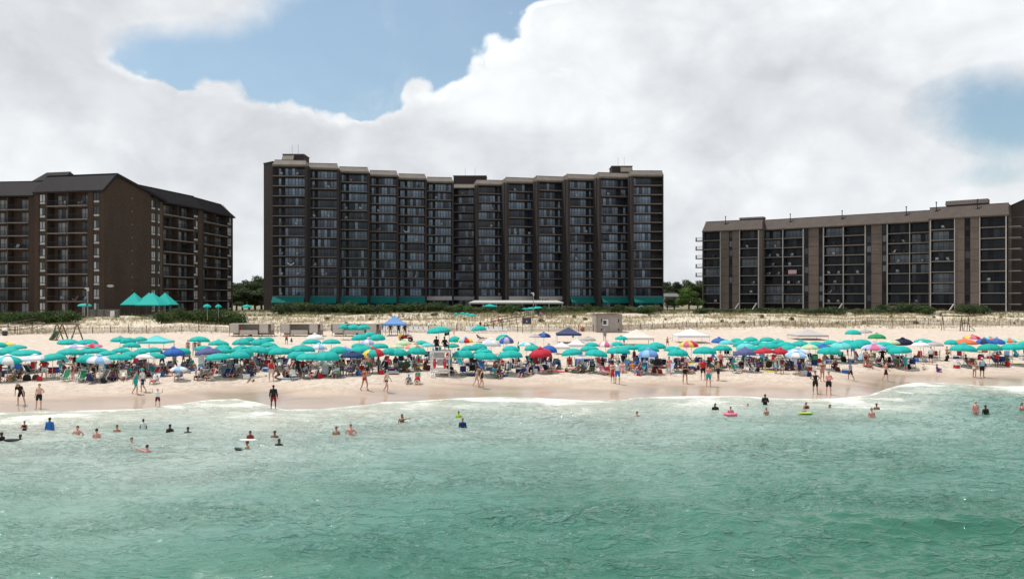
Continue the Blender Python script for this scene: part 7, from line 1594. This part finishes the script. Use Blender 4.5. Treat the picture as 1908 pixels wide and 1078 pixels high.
# ------------------------------------------------------------------ balcony furniture
def balcony_things():
    rr = random.Random(8); cols = {}
    for w, k, F, a, c, z, px, dep in BALC: cols.setdefault(w, set()).add(round(px, 1))
    cols = {w: sorted(v) for w, v in cols.items()}; picks = [b for b in BALC if (b[6] > -5 and rr.random() < {'middle tower': .24, 'left block': .34, 'left block wing': .25, 'right block': .42}[b[0]])]
    for w, k, F, a, c, z, px, dep in picks:
        ci = cols[w].index(round(px, 1)); ci -= sum(1 for v in cols[w] if v < 0); n = 2 if rr.random() < .45 and c-a > 3 else 1
        for i in range(n):
            t = a+(c-a)*((.25 if i == 0 else .75) if n == 2 else rr.uniform(.25, .75)); p = F.M @ Vector((t, -.45, z+.002)); col = rr.choice([(.62, .62, .62), (.50, .50, .52), (.62, .62, .62), (.10, .07, .06)])
            if w == 'right block' and k == 7 and px > 1830: col = (.55, .12, .06)
            nm = {(.10, .07, .06): 'dark', (.55, .12, .06): 'orange'}.get(col, 'pale')
            side = '' if n == 1 else ('left ', 'right ')[i]
            chair(rr.choice(['quad', 'beach']), p, rr.uniform(-.8, .8)+math.atan2(F.t.y, F.t.x), col, '%s%s chair, %s balcony up, %s column of the %s' % (side, nm, ORD[k], ORD[ci], w), 'chairs on the balconies of the %s' % w, frame=cm(col, .6, 'plastic'), s=1.12)
    for px, py, wd, hg, key, c1, c2, lb in ((1477, 508, 15, 7, 'right block', (.62, .50, .52), (.35, .10, .15), 'pale pink-striped flag hung over a railing of the right block'),):
        b = min([q for q in BALC if q[0] == key], key=lambda q: abs(q[6]-px)*.5+abs((HY-(q[5]-CAMH+.5)*FPX/ (q[2].A.y))-py)); F = b[2]; t = F.px(px); sc = 240/FPX
        e = empty('flag', F.M @ Vector((t, .25, b[5]+.35))); e.rotation_euler.z = math.atan2(F.t.y, F.t.x); m = MB(); m.box(-wd*sc/2, wd*sc/2, -.04, 0, 0, hg*sc); m.build('cloth', cm(c1), e); m = MB(); [m.box(-wd*sc/2, wd*sc/2, -.05, -.041, hg*sc*(.1+.24*i), hg*sc*(.2+.24*i)) for i in range(4)]; m.build('stripes', cm(c2), e); tag(e, lb, 'flag')
    for px, k, lb in ((757, 7, 'white half-round bunting on an upper left railing of the tower'), (542, 3, 'white half-round bunting on a lower railing at the tower left end')):
        b = min([q for q in BALC if q[0] == 'middle tower' and q[1] == k], key=lambda q: abs(q[6]-px)); F = b[2]; t = F.px(px); e = empty('bunting', F.M @ Vector((t, .16, b[5]+.9))); m = MB(); n = 10
        for r0, r1, in ((.95, .70),):
            vs = []; 
            for i in range(n+1): a = math.pi*i/n; vs += [(r0*math.cos(a), -.02, -r0*.75*math.sin(a)), (r1*math.cos(a), -.02, -r1*.75*math.sin(a))]
            m.add(vs+[(x, .01, z) for x, y, z in vs], [(2*i, 2*i+1, 2*i+3, 2*i+2) for i in range(n)]+[(2*i+2*n+4, 2*i+2*n+5, 2*i+2*n+3, 2*i+2*n+2) for i in range(n)])
        m.build('cloth', M_white, e); m = MB(); m.tube([(-.3, -.03, -.08), (0, -.03, -.25), (.3, -.03, -.08)], .06, 6); m.build('inner_swag', cm(K['blue']), e); tag(e, lb, 'bunting')
balcony_things()
# ------------------------------------------------------------------ odds and ends on the sand
def odds():
    rr = random.Random(3); wx = [(717+i*9.5, 619) for i in range(9)]+[(872+i*8.6, 619.5) for i in range(9)]
    for i, (px, py) in enumerate(wx):
        g = ray(px, py, 0, 90); nm = ('tower side, right of the blue tent', 'right of the lifeguard stand')[i > 8]
        chair('lounge', g, rr.uniform(-.15, .15), (.58, .56, .54), 'white chair in the row %s, %s from left' % (('beside the blue pop-up tent', 'below the dune path')[i > 8], ORD[i % 9]), 'white chairs lined up at the fence')
    # quad bike
    g = ray(757, 636, 0, 80); e = empty('quad_bike', g, LF); m = MB(); m.box(-.35, .35, -.75, .75, .45, .62); m.add([(-.3, -.8, .62), (.3, -.8, .62), (.3, .1, .62), (-.3, .1, .62), (-.22, -.6, .88), (.22, -.6, .88), (.2, 0, .80), (-.2, 0, .80)], [(0,3,2,1), (4,5,6,7), (0,1,5,4), (1,2,6,5), (2,3,7,6), (3,0,4,7)]); m.box(-.62, .62, -.95, -.40, .62, .68); m.box(-.62, .62, .35, .95, .62, .68); m.build('bodywork', cm(K['dred'], .35, 'paint'), e)
    m = MB(); m.box(-.17, .17, .02, .75, .80, .92); m.build('seat', M_rail, e); m = MB(); m.tube([(-.42, -.35, 1.08), (0, -.45, .95), (.42, -.35, 1.08)], .02, 6); m.build('handlebar', M_rail, e)
    for x in (-.5, .5):
        for y in (-.62, .62):
            m = MB(); m.tube([(x-.12, y, .29), (x-.10, y, .29), (x+.10, y, .29), (x+.12, y, .29)], [.22, .29, .29, .22], 14); w = m.build('wheel', cm((.02, .02, .02), .9, 'rubber'), e); m = MB(); m.tube([(x-.125, y, .29), (x+.125, y, .29)], .12, 10); m.build('hub', M_tf, w)
    tag(e, 'dark red quad bike parked behind the crowd beside the blue tent', 'quad bike')
    person((g.x+.1, g.y, g.z+.58), 'sit', 1.7, LF, 'm', SH(), [('shirt', 'white'), ('shorts', 'maroon')], 'person in white shirt sitting on the dark red quad bike', None)
    g = ray(746, 631, 0, 80); e = empty('storage_drum', g); m = MB(); m.tube([(0,0,0), (0,0,.1), (0,0,.7), (0,0,.8)], [.28, .32, .32, .26], 12); m.build('drum', cm(K['yellow'], .5, 'plastic'), e, True); m = MB(); m.tube([(0,0,.8), (0,0,.86)], .2, 12); m.build('lid', M_rail, e); tag(e, 'yellow drum in front of the dark red quad bike', 'drum')
    for (px, py, rz, c, lb, me, z) in ((537, 706, 1.35, 'lblue', 'light blue surfboard lying flat beside the crouching person', SURF, .02), (553, 698.5, 1.5, 'white', 'white surfboard lying flat behind the light blue one', SURF, .02), (733, 697, 1.3, 'red', 'red bodyboard at the bottom of the small pile', None, .02), (734, 695, 1.5, 'white', 'white bodyboard in the middle of the small pile', None, .12), (735, 693, 1.4, 'lblue', 'light blue bodyboard on top of the small pile', None, .22)):
        g = ray(px, py, 0, 60) if z < .1 else gp; gp = g; board((g.x, g.y, g.z+z), rz, c, lb, me)
    # striped beach cart
    g = ray(1080, 683, 0, 60); e = empty('beach_cart', g); m = MB(); m.box(-.42, .42, -.3, .3, .14, .82); m.build('cart_bag', cm(K['blue']), e); m = MB(); [m.box(x-.035, x+.035, -.31, -.301, .15, .81) for x in (-.28, -.12, .04, .2, .34)]; m.build('stripes', M_white, e)
    for x in (-.44, .44): m = MB(); m.tube([(x-.03, .1, .16), (x+.03, .1, .16)], .16, 14); m.build('wheel', cm((.02, .02, .02), .9, 'rubber'), e)
    m = MB(); m.tube([(-.3, .3, .5), (-.3, .5, 1.05), (.3, .5, 1.05), (.3, .3, .5)], .015, 6); m.build('handle', M_tf, e); tag(e, 'blue and white striped beach cart right of the red umbrella group', 'cart')
    # row of little sand towers and the dug ridge in front of them
    msand = bpy.data.materials['sand_ground']
    M_ds = simple('damp_sand', (.40, .32, .25), .95, .2, 6)
    for i, px in enumerate([343, 352, 366, 375, 400, 410, 420, 431.5, 441, 450, 461, 471, 480.5, 490]):
        g = ray(px, 692 if i > 3 else 695, 0, 60); m = MB(); q = .13; m.tube([(0,0,-.05), (0,0,.05), (.01,0,.26), (0,0,.34)], [q*1.5, q*1.25, q, q*.6], 9); m.ball((.12, -.05, .02), .1, 7, 5); m.ball((-.12, -.02, .0), .09, 7, 5); o = m.build('sand_castle', M_ds, None, True, g); tag(o, 'small sand tower, %s from the left in the row before the umbrellas' % ORD[i], 'sand castle', 'row of small sand towers')
    def ridge(pts, h, lb):
        m = MB(); V = []; W = [ray(a, b, 0, 58) for a, b in pts]; P = []
        for A, B in zip(W, W[1:]):
            n = max(2, int((B-A).length/.18))
            for i in range(n): f = i/n; P.append((A.x+(B.x-A.x)*f+rr.uniform(-.05, .05), A.y+(B.y-A.y)*f+rr.uniform(-.05, .05)))
        k = 7
        for (x, y) in P:
            hh = h*rr.uniform(.5, 1.2); 
            for j in range(k): a = math.pi*j/(k-1); yy_ = y-math.cos(a)*h*1.5; V.append((x+rr.uniform(-.02, .02), yy_, Tf(x, yy_)+math.sin(a)*hh-.03))
        F_ = [(i*k+j, i*k+j+1, (i+1)*k+j+1, (i+1)*k+j) for i in range(len(P)-1) for j in range(k-1)]
        m.add(V, F_); o = m.build('sand_ridge', M_ds, None, True); tag(o, lb, 'sand mound')
    ridge([(395, 706), (425, 706), (438, 703), (460, 705), (478, 703), (500, 700)], .16, 'long low ridge of dug sand below the row of sand towers')
    ridge([(461, 712), (468, 706), (474, 712)], .22, 'small peaked heap of dug sand at the end of the ridge')
    ridge([(1200, 692), (1207, 689), (1216, 693)], .28, 'broad heap of dug sand below the periwinkle umbrella')
    ridge([(1648, 677), (1672, 676), (1690, 674), (1712, 677), (1735, 679)], .14, 'dug sand ridge below the lavender and pink umbrella')
    ridge([(745, 690), (770, 687), (795, 690)], .12, 'dug sand ridge left of the lifeguard stand')
    ridge([(150, 697), (170, 695), (192, 699)], .10, 'dug sand ridge right of the empty green chairs')
odds()
dups = {k: v for k, v in USED.items() if len(v) > 1}
if dups: print('DUPLICATE LABELS', len(dups), list(dups.items())[:12])
long_ = [k for k in USED if not 4 <= len(k.split()) <= 16]
if long_: print('LABEL LENGTH', len(long_), long_[:10])
